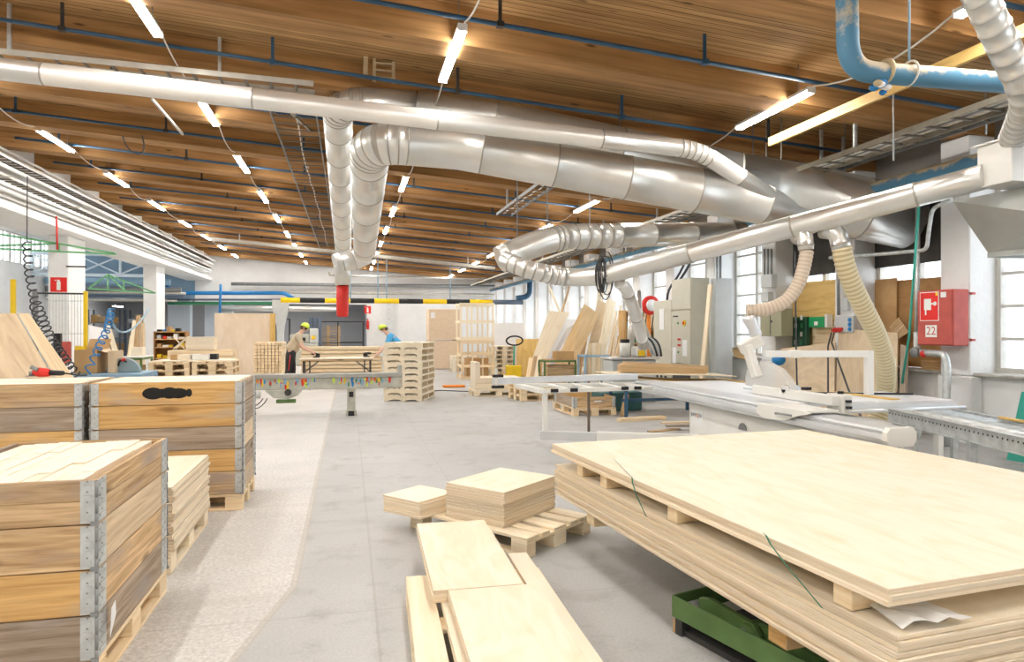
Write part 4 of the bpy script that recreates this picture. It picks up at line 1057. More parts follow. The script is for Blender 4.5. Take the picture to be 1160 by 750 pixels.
# red fire hose cabinet with its plates
cx, cy, cz = 8.03, 7.96, 1.36
t = thing('fire_hose_cabinet', 'faded red fire hose cabinet numbered 22 on the white pilaster', 'fire hose cabinet', (cx, cy, cz))
W_, H_ = .60, .78
MB().bb(0, .265, -W_ / 2, W_ / 2, 0, H_).build('cabinet_body', M['redcab'], t, .012)
MB().bb(-.012, -.001, -W_ / 2 + .012, W_ / 2 - .012, .012, H_ - .012).build('cabinet_door', M['redcab'], t, .004)
sg = MB().bb(-.018, -.0125, -.08, .24, .345, .755, 0).build('sign_plate', M['signwhite'], t)
MB().bb(-.020, -.0182, -.07, .23, .355, .745).build('red_field', M['signred'], sg)
def onface(pts, x, mat, name, par, th=.0015):   # pts in (y, z)
    return MB().prism([V(x, y, z) for y, z in pts], (-th, 0, 0)).build(name, M[mat], par)
onface([(.165, .50), (.165, .66), (.045, .66), (.045, .50)], -.0202, 'signwhite', 'hose_symbol', sg)
onface([(.046, .575), (.046, .60), (-.01, .60), (-.01, .575)], -.0202, 'signwhite', 'hose_symbol', sg)
onface([(-.02 + .03 * math.cos(a), .588 + .03 * math.sin(a)) for a in [2 * PI * i / 14 for i in range(14)]], -.0202, 'signwhite', 'hose_symbol', sg)
onface([(.15, .43), (.15, .50), (.125, .50), (.125, .43)], -.0202, 'signwhite', 'hose_symbol', sg)
onface([(-.03, .70), (-.03, .745), (-.07, .745), (-.07, .70)], -.0202, 'yellow', 'corner_mark', sg)
MB().bb(-.018, -.0125, -.20, -.11, .67, .745).build('paper_note', M['paper'], t)
pl = MB().bb(-.018, -.0125, -.045, .145, .115, .285).build('number_plate', M['signwhite'], t)
text_mesh('22', .165, M['redcab'], pl, (-.0185, .05, .20), (PI / 2, 0, -PI / 2), 'number')
# red thin clamps of the cabinet going to the window
for z in (1.44, 2.08):
    tag(MB().bb(8.305, 8.36, 7.62, 7.665, z - .015, z + .015).build('red_bracket', M['redcab']), 'short red bracket beside the hose cabinet, %s one' % ('upper' if z > 2 else 'lower'), 'bracket')
# boarded bays
def bay_board(k, z0, z1, mat, label, x=8.66, a=.0, b_=1.0):
    yc = BEAM0 + .05 + (k + .5) * PITCH; y0 = yc - .85 + 1.7 * a; y1 = yc - .85 + 1.7 * b_
    return tag(MB().bb(x, x + .018, y0, y1, z0, z1).build('mounted_board', M[mat]), label, 'board')
bay_board(0, .99, 2.38, 'osb', 'brown hardboard sheet closing the window beside the hose cabinet', 8.70)

M['brownlight'] = wood('light_brown_hardboard', (.56, .35, .16), (.44, .25, .10), 2, 3, .7, .05)
bay_board(0, 1.30, 2.42, 'brownlight', 'lighter brown hardboard strip on the brown sheet beside the hose cabinet', 8.665, .70, .97)

M['darkboard'] = plain('dark_dusty_board', (.06, .055, .05), .8, 0, .3, 5)
bay_board(0, 2.62, 3.95, 'darkboard', 'dark board closing the window top behind the header drum', 8.70)
bay_board(1, 2.62, 3.95, 'darkboard', 'dark board closing the window top behind the return pipe', 8.70)
bay_board(1, .99, 2.5, 'yellowply', 'yellow plywood sheet closing the window behind the saw arm', 8.68)
bay_board(1, 1.0, 1.72, 'pine', 'smaller pale plywood board fixed on the yellow sheet', 8.655, .05, .62)
# small diamond board and leaning panels at the bay beside the cabinet
c = at(1018, 372, X=8.55)
tag(MB().prism([c + V(0, y, z) for y, z in ((0, .18), (.20, .02), (.05, -.20), (-.20, -.06))], (.012, 0, 0)).build('mounted_offcut', M['tan']), 'tilted square plywood offcut hanging in the boarded window bay', 'offcut')
def lean(name, label, pts, th, mat, cat='board', group=None, foot=True):
    """flat board from four corner points with a thickness pushed away from the viewer"""
    P = [Vector(p) for p in pts]
    if foot:
        for q_, up in ((0, 3), (1, 2)):
            dv = P[q_] - P[up]; k_ = (P[up].z - .02) / max(.05, -dv.z); P[q_] = P[up] + dv * k_   # the foot stands on the floor
    n = (P[1] - P[0]).cross(P[3] - P[0]).normalized(); c = sum(P, Vector()) / 4
    if n.dot(c - V(0, 0, EYE)) < 0: n = -n
    mb = MB(); b0 = [p for p in P]; Q = [p + n * th for p in P]
    mb.hexa([P[0], P[1], P[2], P[3], Q[0], Q[1], Q[2], Q[3]])
    ms = M[mat]
    return tag(mb.build(name, ms), label, cat, group)
lean('leaning_board', 'pale plywood panel leaning at the wall behind the ribbed hose', [at(945, 475, X=7.9), at(1014, 488, X=7.9), at(1017, 377, X=8.24), at(950, 372, X=8.24)], .02, 'dirtyply')
lean('leaning_board', 'narrow grey panel standing beside the pale leaning panel', [at(1018, 490, X=7.9), at(1024, 491, X=7.9), at(1027, 392, X=8.2), at(1020, 390, X=8.2)], .04, 'grey')
lean('leaning_board', 'worn plywood panel leaning below the yellow sheet behind the saw', [at(868, 466, X=7.8), at(944, 480, X=7.8), at(946, 388, X=8.2), at(885, 395, X=8.2)], .02, 'dirtyply')
# rescue station on the yellow sheet
o, w1, h1 = wbox('mounted_first_aid_station', 'dark green first aid station with bottles on the yellow sheet', 'first aid station', 897, 359, 913, 394, 8.50, .10, plain('dark_green_plastic', (.02, .09, .05), .4), .012)
for i in range(4):
    for j in range(2):
        q = MB().bb(-.012, -.001, -.03, .03, 0, .09).build('label_patch', M['signwhite'] if (i + j) % 2 else M['greenpipe'], o); q.location = (0, (j - .5) * .14 * w1 / .35, .06 + i * .16)
o, w1, h1 = wbox('mounted_green_box', 'bright green box with white mark beside the first aid station', 'first aid box', 916, 359, 933, 371, 8.50, .12, plain('bright_green', (.02, .36, .12), .4), .01)
q = MB().bb(-.004, -.001, -.05, .05, h1 * .2, h1 * .55).build('white_mark', M['signwhite'], o)
wbox('mounted_white_box', 'slim white box beside the green box', 'wall box', 934, 356, 937, 371, 8.50, .12, 'white')
# sockets
o, w1, h1 = wbox('socket_panel', 'grey socket panel with red and blue plugs between yellow sheet and ribbed hose', 'socket panel', 945, 358, 966, 377, 8.20, .08, 'greymach', .01)
for i in range(3):
    MB().cyl((-.02, -w1 * .36, h1 * (.22 + .27 * i)), (-.001, -w1 * .36, h1 * (.22 + .27 * i)), .035, 12).build('blue_socket', M['bluebright'], o)
    MB().cyl((-.07, w1 * (.40 - .17 * i), h1 * .1), (-.001, w1 * (.40 - .17 * i), h1 * .25), .03, 12).build('red_plug', M['red'], o)
wbox('small_switch_box', 'small grey switch box above the socket panel', 'switch box', 953, 337, 960, 352, 8.23, .06, 'greymach')
def wpipe(name, label, pts, r, mat, cat='pipe', seg=10, group=None): return tag(MB().tube(pts, r, seg).build(name, M[mat]), label, cat, group)
wpipe('hanging_conduit', 'upper grey conduit rising from the socket panel', [at(950, 357, X=8.24), at(949, 290, X=8.24)], .025, 'greymetal', 'conduit')
wpipe('hanging_conduit', 'pale conduit rising behind the small switch box', [at(957, 337, X=8.24), at(957, 275, X=8.24)], .03, 'whitewarm', 'conduit')
# black cables
cable('hanging_cable', 'thin black cable hanging down beside the green first aid station', sag(at(900, 270, X=8.1), at(902, 448, d=7.0), 0) if False else [at(900.5, 285, d=8.3), at(902, 400, d=8.15), at(903, 438, d=8.05)], .010)
cable('hanging_cable', 'black cable from a red plug straight down behind the saw arm', [at(942, 377, X=8.1), at(938, 392, X=7.9), at(938, 443, X=6.9), at(938, 470, X=6.7)], .014)
cable('hanging_cable', 'black cable from a red plug slanting down to the saw', [at(945, 377, X=8.1), at(942, 388, X=7.9), at(961, 441, X=6.9), at(976, 474, X=6.4), at(983, 490, X=6.3)], .014)
# standing water pipes and teal hose in the bay beside the cabinet
pts = [at(1040, 205, X=8.2), at(1039, 330, X=8.2), at(1039, 376, X=8.2)]
rt = thing('hanging_standpipe', 'grey steel standpipe with valve and elbow left of the hose cabinet', 'pipe', pts[0]); o0 = pts[0]
MB().tube([p - o0 for p in pts], .035, 12).build('riser', M['steel'], rt)
q = rounded([at(1039, 376, X=8.2), at(1039, 399, X=8.2), at(1070, 401, X=7.95), at(1073, 415, X=7.95), at(1072, 452, X=7.9), at(1072, 478, X=7.9), at(1071, 505, X=7.88)], .08, 4)
MB().tube([p - o0 for p in q], .05, 12).build('elbow_pipe', M['steel'], rt)
v = at(1039, 385, X=8.2) - o0; MB().ball(v, .06, 12, 8, (.8, .8, 1.1)).build('brass_valve', M['yellow'] if False else plain('brass', (.42, .30, .14), .4, .7), rt)
v = at(1046, 401, X=8.08) - o0; MB().ball(v, .05, 12, 8).build('red_valve_cap', M['red'], rt)
v = at(1036, 399, X=8.1) - o0; m = MB(); m.lathe([(.03, -.03), (.075, -.02), (.075, .02), (.03, .03)], 16, Matrix.Translation(v) @ Matrix.Rotation(PI / 2, 4, 'Y')); m.build('hand_wheel', M['greymetal'], rt)
wpipe('hanging_teal_hose', 'teal hose slanting down along the standpipe', [at(1041, 232, X=7.7), at(1036, 300, X=7.75), at(1030, 380, X=8.0), at(1022, 434, X=8.05)], .018, 'teal', 'hose')
# coil of old hose on the sill
co = at(1058, 419, X=8.42); m = MB()
for i in range(4):
    a0 = [V(8.44, co.y, 1.0 + i * .035) + V(math.cos(a) * .07, math.sin(a) * .22, 0) for a in [2 * PI * j / 24 for j in range(25)]]
    m.tube(a0, .018, 8, False)
tag(m.build('coiled_hose', M['tanhose'] if 'tanhose' in M else M['card']), 'coil of old brown hose on the sill under the hose cabinet', 'hose')
# pipes near the header drum
q = rounded([at(940, 292, X=8.1), at(1010, 287, X=8.0), at(1050, 283, X=7.9), at(1052, 262, X=7.9), at(1056, 236, X=7.9), at(1078, 226, X=7.9)], .1, 5)
wpipe('hanging_water_pipe', 'grey water pipe with two bends under the header drum beside the pilaster', q, .028, 'steel')
# electric boxes by the clear window
o, w1, h1 = wbox('mounted_electric_cabinet', 'olive double door electric cabinet on the pilaster behind the pale hose', 'electric cabinet', 861, 350, 885, 381, 8.02, .26, 'olive', .01)
MB().bb(-.006, -.001, -.006, .006, .02, h1 - .02).build('door_gap', M['darksteel'], o); MB().bb(-.012, -.001, -.06, -.03, h1 * .5, h1 * .58).build('lock', M['black'], o)
wbox('grey_switch_box', 'upper pale grey switch box above the olive cabinet', 'switch box', 862, 311, 874, 326, 8.15, .13, 'greymach')
wbox('grey_switch_box', 'lower pale grey switch box just above the olive cabinet', 'switch box', 862, 331, 870, 342, 8.17, .11, 'greymach')
for i, px in enumerate((866, 870, 874)):
    wpipe('hanging_conduit', '%s grey conduit above the pale switch boxes' % ['left', 'middle', 'right'][i], [at(px, 282, X=8.25), at(px, 312, X=8.25)], .02, 'greymetal', 'conduit', 8)
# card board flap at the clear window
lean('cardboard_piece', 'brown and white cardboard piece leaning on the window sill behind the saw', [at(832, 404, X=8.3), at(848, 408, X=8.3), at(846, 392, X=8.5), at(828, 394, X=8.5)], .02, 'card', 'cardboard', None, False)
tag(MB().ball(at(882, 408, X=7.9), .13, 14, 8, (1, 1, .8)).build('blue_bag', M['bluebright']), 'small bright blue bag behind the saw arm', 'bag')
# beige control cabinets
def cab(name, label, y0, y1, z0, z1, x=7.3, depth=.45, mat='beige'):
    t = thing(name, label, 'control cabinet', (x, (y0 + y1) / 2, z0)); h = (y1 - y0) / 2
    MB().bb(.012, depth, -h, h, 0, z1 - z0).build('cabinet_body', M[mat], t, .006); return t, h, z1 - z0
t, h, H_ = cab('control_cabinet', 'lower beige control cabinet at left of the pair by the windows', 14.55, 15.5, .12, 2.27)
for y0, y1, z0, z1 in ((-h, h, 0, .95), (-h, h, .96, H_)):
    MB().bb(-.012, .011, y0 + .006, y1 - .006, z0 + .006, z1 - .006).build('cabinet_door', M['beige'], t, .004)
MB().bb(-.018, -.013, -.10, .14, 1.45, 1.95).build('paper_note', M['paper'], t)
for i in range(3): MB().cyl((-.03, .25 - .22 * i, .32), (-.013, .25 - .22 * i, .32), .045, 12).build('black_knob', M['black'], t)
MB().bb(.05, .4, -h + .05, -h + .12, -.12, 0).build('foot', M['darksteel'], t); MB().bb(.05, .4, h - .12, h - .05, -.12, 0).build('foot', M['darksteel'], t)
t, h, H_ = cab('control_cabinet', 'taller beige control cabinet at right of the pair by the windows', 13.65, 14.54, .0, 2.72)
for z0, z1 in ((.80, 2.0), (2.02, H_)):
    MB().bb(-.012, .011, -h + .006, h - .006, z0 + .006, z1 - .006).build('cabinet_door', M['beige'], t, .004)
MB().bb(.0, .011, -h + .03, h - .03, .05, .78).build('open_recess', M['darksteel'], t)
MB().cyl((-.03, -.18, 1.72), (-.013, -.18, 1.72), .07, 14).build('yellow_switch_plate', M['yellow'], t); MB().cyl((-.05, -.18, 1.72), (-.031, -.18, 1.72), .03, 12).build('red_switch', M['red'], t)
for i, (y, z, m_) in enumerate(((.10, 1.35, 'red'), (.10, 1.22, 'red'), (.10, 1.06, 'greenpipe'), (.02, 1.35, 'red'), (.02, 1.22, 'red'), (.12, 1.72, 'greenpipe'))):
    MB().cyl((-.03, y, z), (-.013, y, z), .025, 10).build('push_button', M[m_], t)
for y, z, s_ in ((-.2, 1.2, .2), (.3, 1.02, .17)): MB().bb(-.018, -.013, y - s_ / 2, y + s_ / 2, z - .22, z + .14).build('paper_note', M['paper'], t)
MB().bb(-.018, -.013, .12, .36, 1.86, 1.89).build('dark_label', M['black'], t)
tag(MB().bb(7.78, 8.2, 13.45, 13.64, .0, 2.7).build('switch_cabinet', M['greymach'], None, .006), 'pale grey switch cabinet beside the beige control cabinets', 'switch cabinet')
m = MB()
for i, (y, x) in enumerate(((15.2, 7.5), (15.0, 7.55), (14.85, 7.5))):
    tag(MB().tube(bezier((x, y, 2.275), (x, y, 2.7), (x + .3, y + .1 * i, 2.7), (x + .5, y, 3.3), 8), .03, 8).build('hanging_cable_bundle', M['cabledark' if i != 1 else 'bluelight']), '%s thick cable rising from the top of the lower control cabinet' % ['first', 'second', 'third'][i], 'cable')
lean('leaning_timber', 'long pale timber leaning beside the beige control cabinets', [at(793, 416, X=7.0), at(797, 416, X=7.0), at(806, 322, X=7.25), at(802, 322, X=7.25)], .03, 'pinepale', 'timber')
for i, px in enumerate((809, 812.5, 816)):
    wpipe('hanging_conduit', '%s vertical conduit on the pilaster right of the control cabinets' % ['left', 'middle', 'right'][i], [at(px, 285, X=8.22), at(px, 425 - 3 * i, X=8.22)], .03, ['whitewarm', 'steel', 'greymetal'][i], 'conduit', 10)
for i, py in enumerate((327, 335, 343, 366)):
    tag(MB().box(at(810, py, X=8.16), (.03, .07, .07)).build('mounted_clamp', M['black']), '%s black clamp down the conduit right of the cabinets' % ['topmost', 'second', 'third', 'lowest'][i], 'clamp')
# pile of blue rag and low things behind the saw table
tag(MB().ball((7.4, 12.2, .16), .16, 14, 8, (1.2, 1.6, 1)).build('blue_rag_pile', M['bluebright']), 'heap of blue cloth on the floor by the window wall', 'cloth')
# ------------------------------------------------------------------ middle of the hall
def crate_pile(name, label, n, L, W, loc, rz, group, mat, h=.1445, where='stack'):
    pass
def pallet_stack(n, loc, rz, desc, group, mat='pinepale', L=1.2, W=.8, jit=.01):
    p0 = None
    for i in range(n):
        k = n - 1 - i
        lab = '%s pallet of %s' % (fromtop(k, n), desc)
        l = (loc[0] + random.uniform(-jit, jit), loc[1] + random.uniform(-jit, jit), loc[2] + i * .1455)
        if p0 is None: p0 = make_pallet(L, W, mat, lab, group, l, rz, 0)
        else: dup(p0, l, rz + random.uniform(-.01, .01), lab)
th = -math.radians(20)
c = V(1.56, 14.95, 0) + V(-.82 / 2, .30 / 2, 0) + V(math.sin(math.radians(20)), math.cos(math.radians(20)), 0) * .6
# front face in the photo shows the long side boards: length across
def stringer_pallet(label, group, loc, rz, D=1.2, W=.86):
    t = thing('stringer_pallet', label, 'pallet', loc, rz, group)
    for y in (-D / 2 + .025, 0, D / 2 - .025):
        m = MB(); P = [(-W / 2, .021), (-W / 2 + .13, .021), (-W / 2 + .15, .038), (-.08, .038), (-.06, .021), (.06, .021), (.08, .038), (W / 2 - .15, .038), (W / 2 - .13, .021), (W / 2, .021), (W / 2, .122), (-W / 2, .122)]
        m.prism([V(x, y - .022, z) for x, z in P], (0, .044, 0)); m.build('stringer', M['pinepale'], t)
    for i in range(7):
        x = -W / 2 + .05 + (W - .1) * i / 6; MB().bb(x - .05, x + .05, -D / 2, D / 2, .1225, .1425).build('deck_board', M['plypale'], t)
    for x in (-W / 2 + .05, 0, W / 2 - .05): MB().bb(x - .05, x + .05, -D / 2, D / 2, 0, .0205).build('bottom_board', M['plypale'], t)
    return freeze(t)
sp = None
for i in range(9):
    lab = '%s pallet of the tall stack standing alone in mid hall' % fromtop(8 - i, 9); l = (c.x + random.uniform(-.012, .012), c.y + random.uniform(-.012, .012), i * .1435)
    if sp is None: sp = stringer_pallet(lab, 'pallets in the tall lone stack', l, th)
    else: dup(sp, l, th + random.uniform(-.012, .012), lab)
# paint-spattered machine beam on one leg
def spatter():
    t = thing('conveyor_beam', 'grey machine beam spattered with coloured paint, standing on a leg across the aisle', 'machine beam', (-.5, 12.95, 0))
    MB().bb(-2.2, 1.47, -.12, .12, .50, .70).build('beam_side', M['greybeam'], t, .006)
    MB().bb(-2.2, 1.47, -.15, .15, .702, .775).build('beam_top', M['greybeam2'], t, .006)
    MB().bb(1.40, 1.46, -.13, .13, .776, .91).build('end_stop', M['greybeam2'], t, .004)
    m = MB(); m.bb(.47, .62, -.10, .10, .10, .50); m.bb(.45, .64, -.14, .14, 0, .10); lg = m.build('leg', M['greybeam'], t, .006)
    MB().bb(.505, .585, -.106, -.101, .34, .44).build('leg_slot', M['black'], lg); MB().bb(.49, .60, -.146, -.141, .0, .09).build('leg_slot', M['black'], lg)
    m = MB(); m.bb(-2.05, -1.9, -.1, .1, 0, .50); m.build('leg', M['greybeam'], t, .006)
    m = MB(); m.prism([V(-.95, -.125, .50), V(-.30, -.125, .50), V(-.38, -.125, .40), V(-.55, -.125, .34), V(-.80, -.125, .36)], (0, -.06, 0)); m.build('gear_cover', M['greybeam'], t, .006)
    MB().cyl((-.55, -.19, .46), (-.55, -.24, .46), .06, 14).build('drive_wheel', M['darksteel'], t)
    MB().bb(-.75, -.42, -.22, -.12, .27, .335).build('green_motor_foot', M['green'], t, .004)
    m = MB(); m.cyl((-1.25, -.16, .42), (-1.02, -.16, .42), .06, 12); m.build('motor', M['greymach'], t)
    for i, (a, b_) in enumerate(((-1.35, .18), (-1.28, .13))):
        MB().tube(bezier((a, -.17, .5), (a - .05, -.18, b_), (a + .25, -.2, b_ - .05), (a + .38, -.2, .36), 10), .008, 6).build('motor_cable', M['cabledark'], t)
    rnd = random.Random(3); cols = ['red', 'bluebright', 'yellow', 'greenpipe', 'bluelight', 'orangep', 'lime', 'red', 'bluelight']
    for i in range(95):
        x = rnd.choice([rnd.uniform(-1.1, -.1), rnd.uniform(-1.1, .4), rnd.uniform(.3, 1.45), rnd.uniform(.55, 1.0)]); z = .675 - abs(rnd.gauss(0, .05)); r = rnd.uniform(.008, .026)
        m = MB(); m.ball((x, -.1205, z), 1.0, 10, 6, (r, .0012, r * rnd.uniform(.7, 4))); m.build('paint_spot', M[rnd.choice(cols)], t)
M['greybeam'] = plain('worn_grey_green_paint', (.50, .50, .43), .6, 0, .2, 6)
M['greybeam2'] = plain('worn_grey_paint', (.40, .40, .36), .55, 0, .15, 6)
M['lime'] = plain('lime_cap', (.62, .80, .08), .6)
spatter()
# workbench with folding legs
t = thing('work_table', 'long work table with folding black legs between the two workers', 'table', (-.29, 18.9, 0))
MB().bb(-.96, .96, -.36, .36, .785, .82).build('table_top', M['plypale'], t, .003)
MB().bb(-.92, .92, -.33, .33, .745, .784).build('apron', M['tan'], t, .003)
for x in (-.86, -.70, .70, .86):
    for y in (-.28, .28):
        if abs(x) > .8 or y < 0: MB().bb(x - .018, x + .018, y - .018, y + .018, 0, .744).build('leg', M['darksteel'], t)
for s_ in (-1, 1): MB().bar((s_ * .84, -.28, .45), (s_ * .48, -.28, .73), .03, .03, (0, 1, 0)).build('leg_strut', M['darksteel'], t)
# piles of timber: every bar is one thing
def bars(name, label, group, nx, nz, loc, size, mat, axis='x', gap=.006, cat='timber', skip=None, jitter=.01, rz=0, gz=.0015):
    """size = (length along the pile's own direction, width, height); nx bars deep, nz layers"""
    L, w_, h_ = size; src = []
    R = Matrix.Rotation(rz, 3, 'Z')
    for i in range(nz):
        for j in range(nx):
            if skip and skip(i, j): continue
            if len(src) < 4:
                o = (MB().box((0, 0, 0), (L, w_, h_)) if axis == 'x' else MB().box((0, 0, 0), (w_, L, h_))).build(name, M[mat], None, 0); src.append(o)
            else:
                o = random.choice(src).copy(); COL.objects.link(o)
            off = (j - (nx - 1) / 2) * (w_ + gap); jj = random.uniform(-jitter, jitter)
            p = V(jj, off, 0) if axis == 'x' else V(off, jj, 0)
            p = R @ p
            o.location = (loc[0] + p.x, loc[1] + p.y, loc[2] + h_ / 2 + .001 + i * (h_ + gz)); o.rotation_euler = (0, 0, rz)
            tag(o, label, cat, group)
    return loc[2] + nz * (h_ + gz)
def bearers(x0, x1, y, n, z0=.0, h=.1, ln=.8, lab='', axis='y'):
    for i in range(n):
        x = x0 + (x1 - x0) * i / max(1, n - 1)
        o = MB().bb(x - .05, x + .05, y - ln / 2, y + ln / 2, z0 + .001, z0 + h).build('bearer', M['pine']); tag(o, 'short squared bearer on the floor under %s' % lab, 'bearer', 'bearers under %s' % lab)
bearers(-1.1, .75, 21.0, 3, 0, .1, .6, 'the timber pile behind the work table')
bars('long_timber', 'long pale timber in the pile behind the work table', 'timbers behind the work table', 4, 9, (-.2, 21.0, .101), (2.25, .145, .088), 'pine', 'x', .012, 'timber', None, .08, gz=.02)
# end-on pile beside it
for y_ in (22.1, 23.1): tag(MB().bb(-2.85, -1.95, y_ - .05, y_ + .05, .001, .1).build('bearer', M['pine']), '%s bearer under the end-on timber pile' % ('front' if y_ < 22.5 else 'rear'), 'bearer')
bars('short_timber', 'square timber seen end-on in the pile left of the worker in beige', 'end-on timbers', 8, 11, (-2.38, 22.6, .101), (1.6, .088, .086), 'pine', 'y', .014, gz=.012)
# layered beams
bearers(-4.25, -3.35, 19.3, 2, 0, .1, .7, 'the layered beam pile')
zt = bars('heavy_beam', 'heavy pale beam in the layered pile below the tall board', 'heavy beams', 4, 6, (-3.72, 19.3, .101), (1.55, .16, .145), 'pine', 'x', .01, gz=.012)
bars('board_bundle', 'pale board in the small pile on top of the heavy beams', 'boards on the heavy beams', 3, 8, (-3.75, 19.3, zt), (.68, .16, .04), 'plypale', 'x', .003)
for i, (a, b_) in enumerate((((-4.4, 19.15), (-4.05, 19.15)), ((-4.42, 19.3), (-4.02, 19.25)), ((-4.1, 19.0), (-4.38, 19.1)), ((-4.3, 18.98), (-4.0, 18.95)))):
    tag(MB().bar((a[0], a[1], zt + .03), (b_[0], b_[1], zt + .35), .02, .035, (0, 1, 0)).build('crossed_lath', M['plypale']), '%s of the crossed laths on the left end of the heavy beams' % ['first', 'second', 'third', 'fourth'][i], 'lath')
# tall board on edge
P0, P1_ = at(243, 410, Y=25.0), at(306, 410, Y=25.0)
t = thing('tall_board', 'tall beige board standing upright behind the heavy beams', 'board', ((P0.x + P1_.x) / 2, 25.0, 0)); hw = (P1_.x - P0.x) / 2
MB().bb(-hw, hw, -.012, .012, .02, 2.12).build('board_face', M['paleboard'], t); MB().bb(hw + .001, hw + .17, -.05, .05, 0, 2.12).build('side_post', M['yellowply'], t); MB().bb(-hw, hw, .013, .06, 0, .1).build('bottom_rail', M['pine'], t)
# pallet stacks between crates and shelf
pallet_stack(6, (-3.72, 16.4, 0), PI / 2, 'the left of two low stacks before the shelf', 'pallets in the left low stack', 'pine')
pallet_stack(6, (-2.86, 16.4, 0), PI / 2, 'the right of two low stacks before the shelf', 'pallets in the right low stack', 'pine')
z6 = 6 * .1455
tag(MB().bb(-4.1, -2.5, 15.9, 16.9, z6 + .002, z6 + .03).build('loose_board', M['plypale']), 'pale board lying across the two low pallet stacks', 'board')
for i, (px, py, m_, sx) in enumerate(((228, 398, 'signwhite', .35), (231, 407, 'red', .16), (240, 407, 'black', .2), (212, 398, 'plypale', .3), (200, 402, 'card', .2))):
    p = at(px, py, Y=16.4); o = MB().box((0, 0, .06), (sx, .25, .12)).build('small_parts_box', M[m_], None, .006); o.location = (p.x, 16.3 + .12 * (i % 3), z6 + .032); 
    tag(o, '%s small box lying on the board over the pallet stacks' % ['white', 'red', 'black', 'pale wooden', 'brown cardboard'][i], 'box')
# brown shelf unit
P0, P1_ = at(177, 410, Y=20.4), at(212, 410, Y=20.4)
t = thing('shelf_unit', 'open brown wooden shelf unit full of small parts', 'shelf', ((P0.x + P1_.x) / 2, 20.4, 0)); hw = (P1_.x - P0.x) / 2
for s_ in (-1, 1): MB().bb(s_ * hw - .02, s_ * hw + .02, -.2, .2, 0, 1.52).build('side_panel', M['brownshelf'] if 'brownshelf' in M else M['orange'], t)
for z in (.1, .45, .78, 1.08, 1.30, 1.50): MB().bb(-hw + .02, hw - .02, -.2, .19, z - .012, z + .012).build('shelf_board', M['orange'], t)
MB().bb(-hw, hw, .191, .2, 0, 1.52).build('back_panel', M['osb'], t)
rnd = random.Random(11); sc = 0
for z in (.78, 1.08, 1.30, 1.50):
    x = P0.x + .06
    while x < P1_.x - .1:
        w_ = rnd.uniform(.06, .16); h_ = rnd.uniform(.05, .14); m_ = rnd.choice(['paper', 'greymach', 'card', 'black', 'red', 'bluebright', 'whitewarm', 'yellow'])
        o = MB().box((0, 0, h_ / 2), (w_, .2, h_)).build('parts_box', M[m_], None, .004); o.location = (x + w_ / 2, 20.32, z + .0135)
        tag(o, 'small box or tin standing on the brown shelf unit', 'box', 'small boxes on the brown shelf'); x += w_ + rnd.uniform(.01, .06)
# green-legged table with boxes
def frame_table(name, label, x0, x1, y0, y1, z, mat, top=None, r=.022, shelf=None):
    t = thing(name, label, 'table', ((x0 + x1) / 2, (y0 + y1) / 2, 0)); hx, hy = (x1 - x0) / 2, (y1 - y0) / 2
    for sx in (-1, 1):
        for sy in (-1, 1): MB().bb(sx * hx - r, sx * hx + r, sy * hy - r, sy * hy + r, 0, z - .03).build('leg', M[mat], t)
    m = MB()
    for sy in (-1, 1): m.bb(-hx, hx, sy * hy - r, sy * hy + r, z - .06, z - .01)
    for sx in (-1, 1): m.bb(sx * hx - r, sx * hx + r, -hy, hy, z - .059, z - .011)
    m.build('frame', M[mat], t)
    if shelf: MB().bb(-hx + r, hx - r, -hy, hy, shelf - .015, shelf).build('shelf', M[mat], t)
    if top: MB().bb(-hx - .03, hx + .03, -hy - .03, hy + .03, z - .009, z + .015).build('table_top', M[top], t)
    return t
frame_table('parts_table', 'small table with green legs and white top beside the low pallet stacks', -4.55, -4.2, 15.6, 16.4, 1.0, 'green', 'white', .02, .62)
o = MB().box((0, 0, .1), (.25, .3, .2)).build('cardboard_box', M['card'], None, .004); o.location = (-4.38, 16.0, .622); tag(o, 'brown cardboard box on the lower shelf of the green-legged table', 'cardboard box')
o = MB().box((0, 0, .09), (.22, .25, .18)).build('wooden_box', M['plypale'], None, .004); o.location = (-4.36, 16.0, 1.017); tag(o, 'pale wooden box on top of the green-legged table', 'box')
# timber leaning left of it
for i, (a, b_) in enumerate(((143, 150), (147, 155), (152, 157), (156, 160), (160, 161), (141, 147))):
    tp = [363, 358, 360, 366, 372, 380][i]
    lean('leaning_timber', '%s plank of the narrow bunch leaning between the columns' % (['first'] + ORD[1:])[i], [at(a, 428, Y=19.0 + .12 * i), at(a + 4, 428, Y=19.0 + .12 * i), at(b_ + 4, tp, Y=19.7 + .12 * i), at(b_, tp, Y=19.7 + .12 * i)], .03, ['pinepale', 'tan', 'palebrd', 'pine', 'plypale', 'pine'][i], 'timber')
tag(MB().bb(-5.35, -4.6, 21.2, 21.26, 0.0, 1.40).build('board_panel_stack', M['plypale']), 'pale square board standing left of the brown shelf unit', 'board')
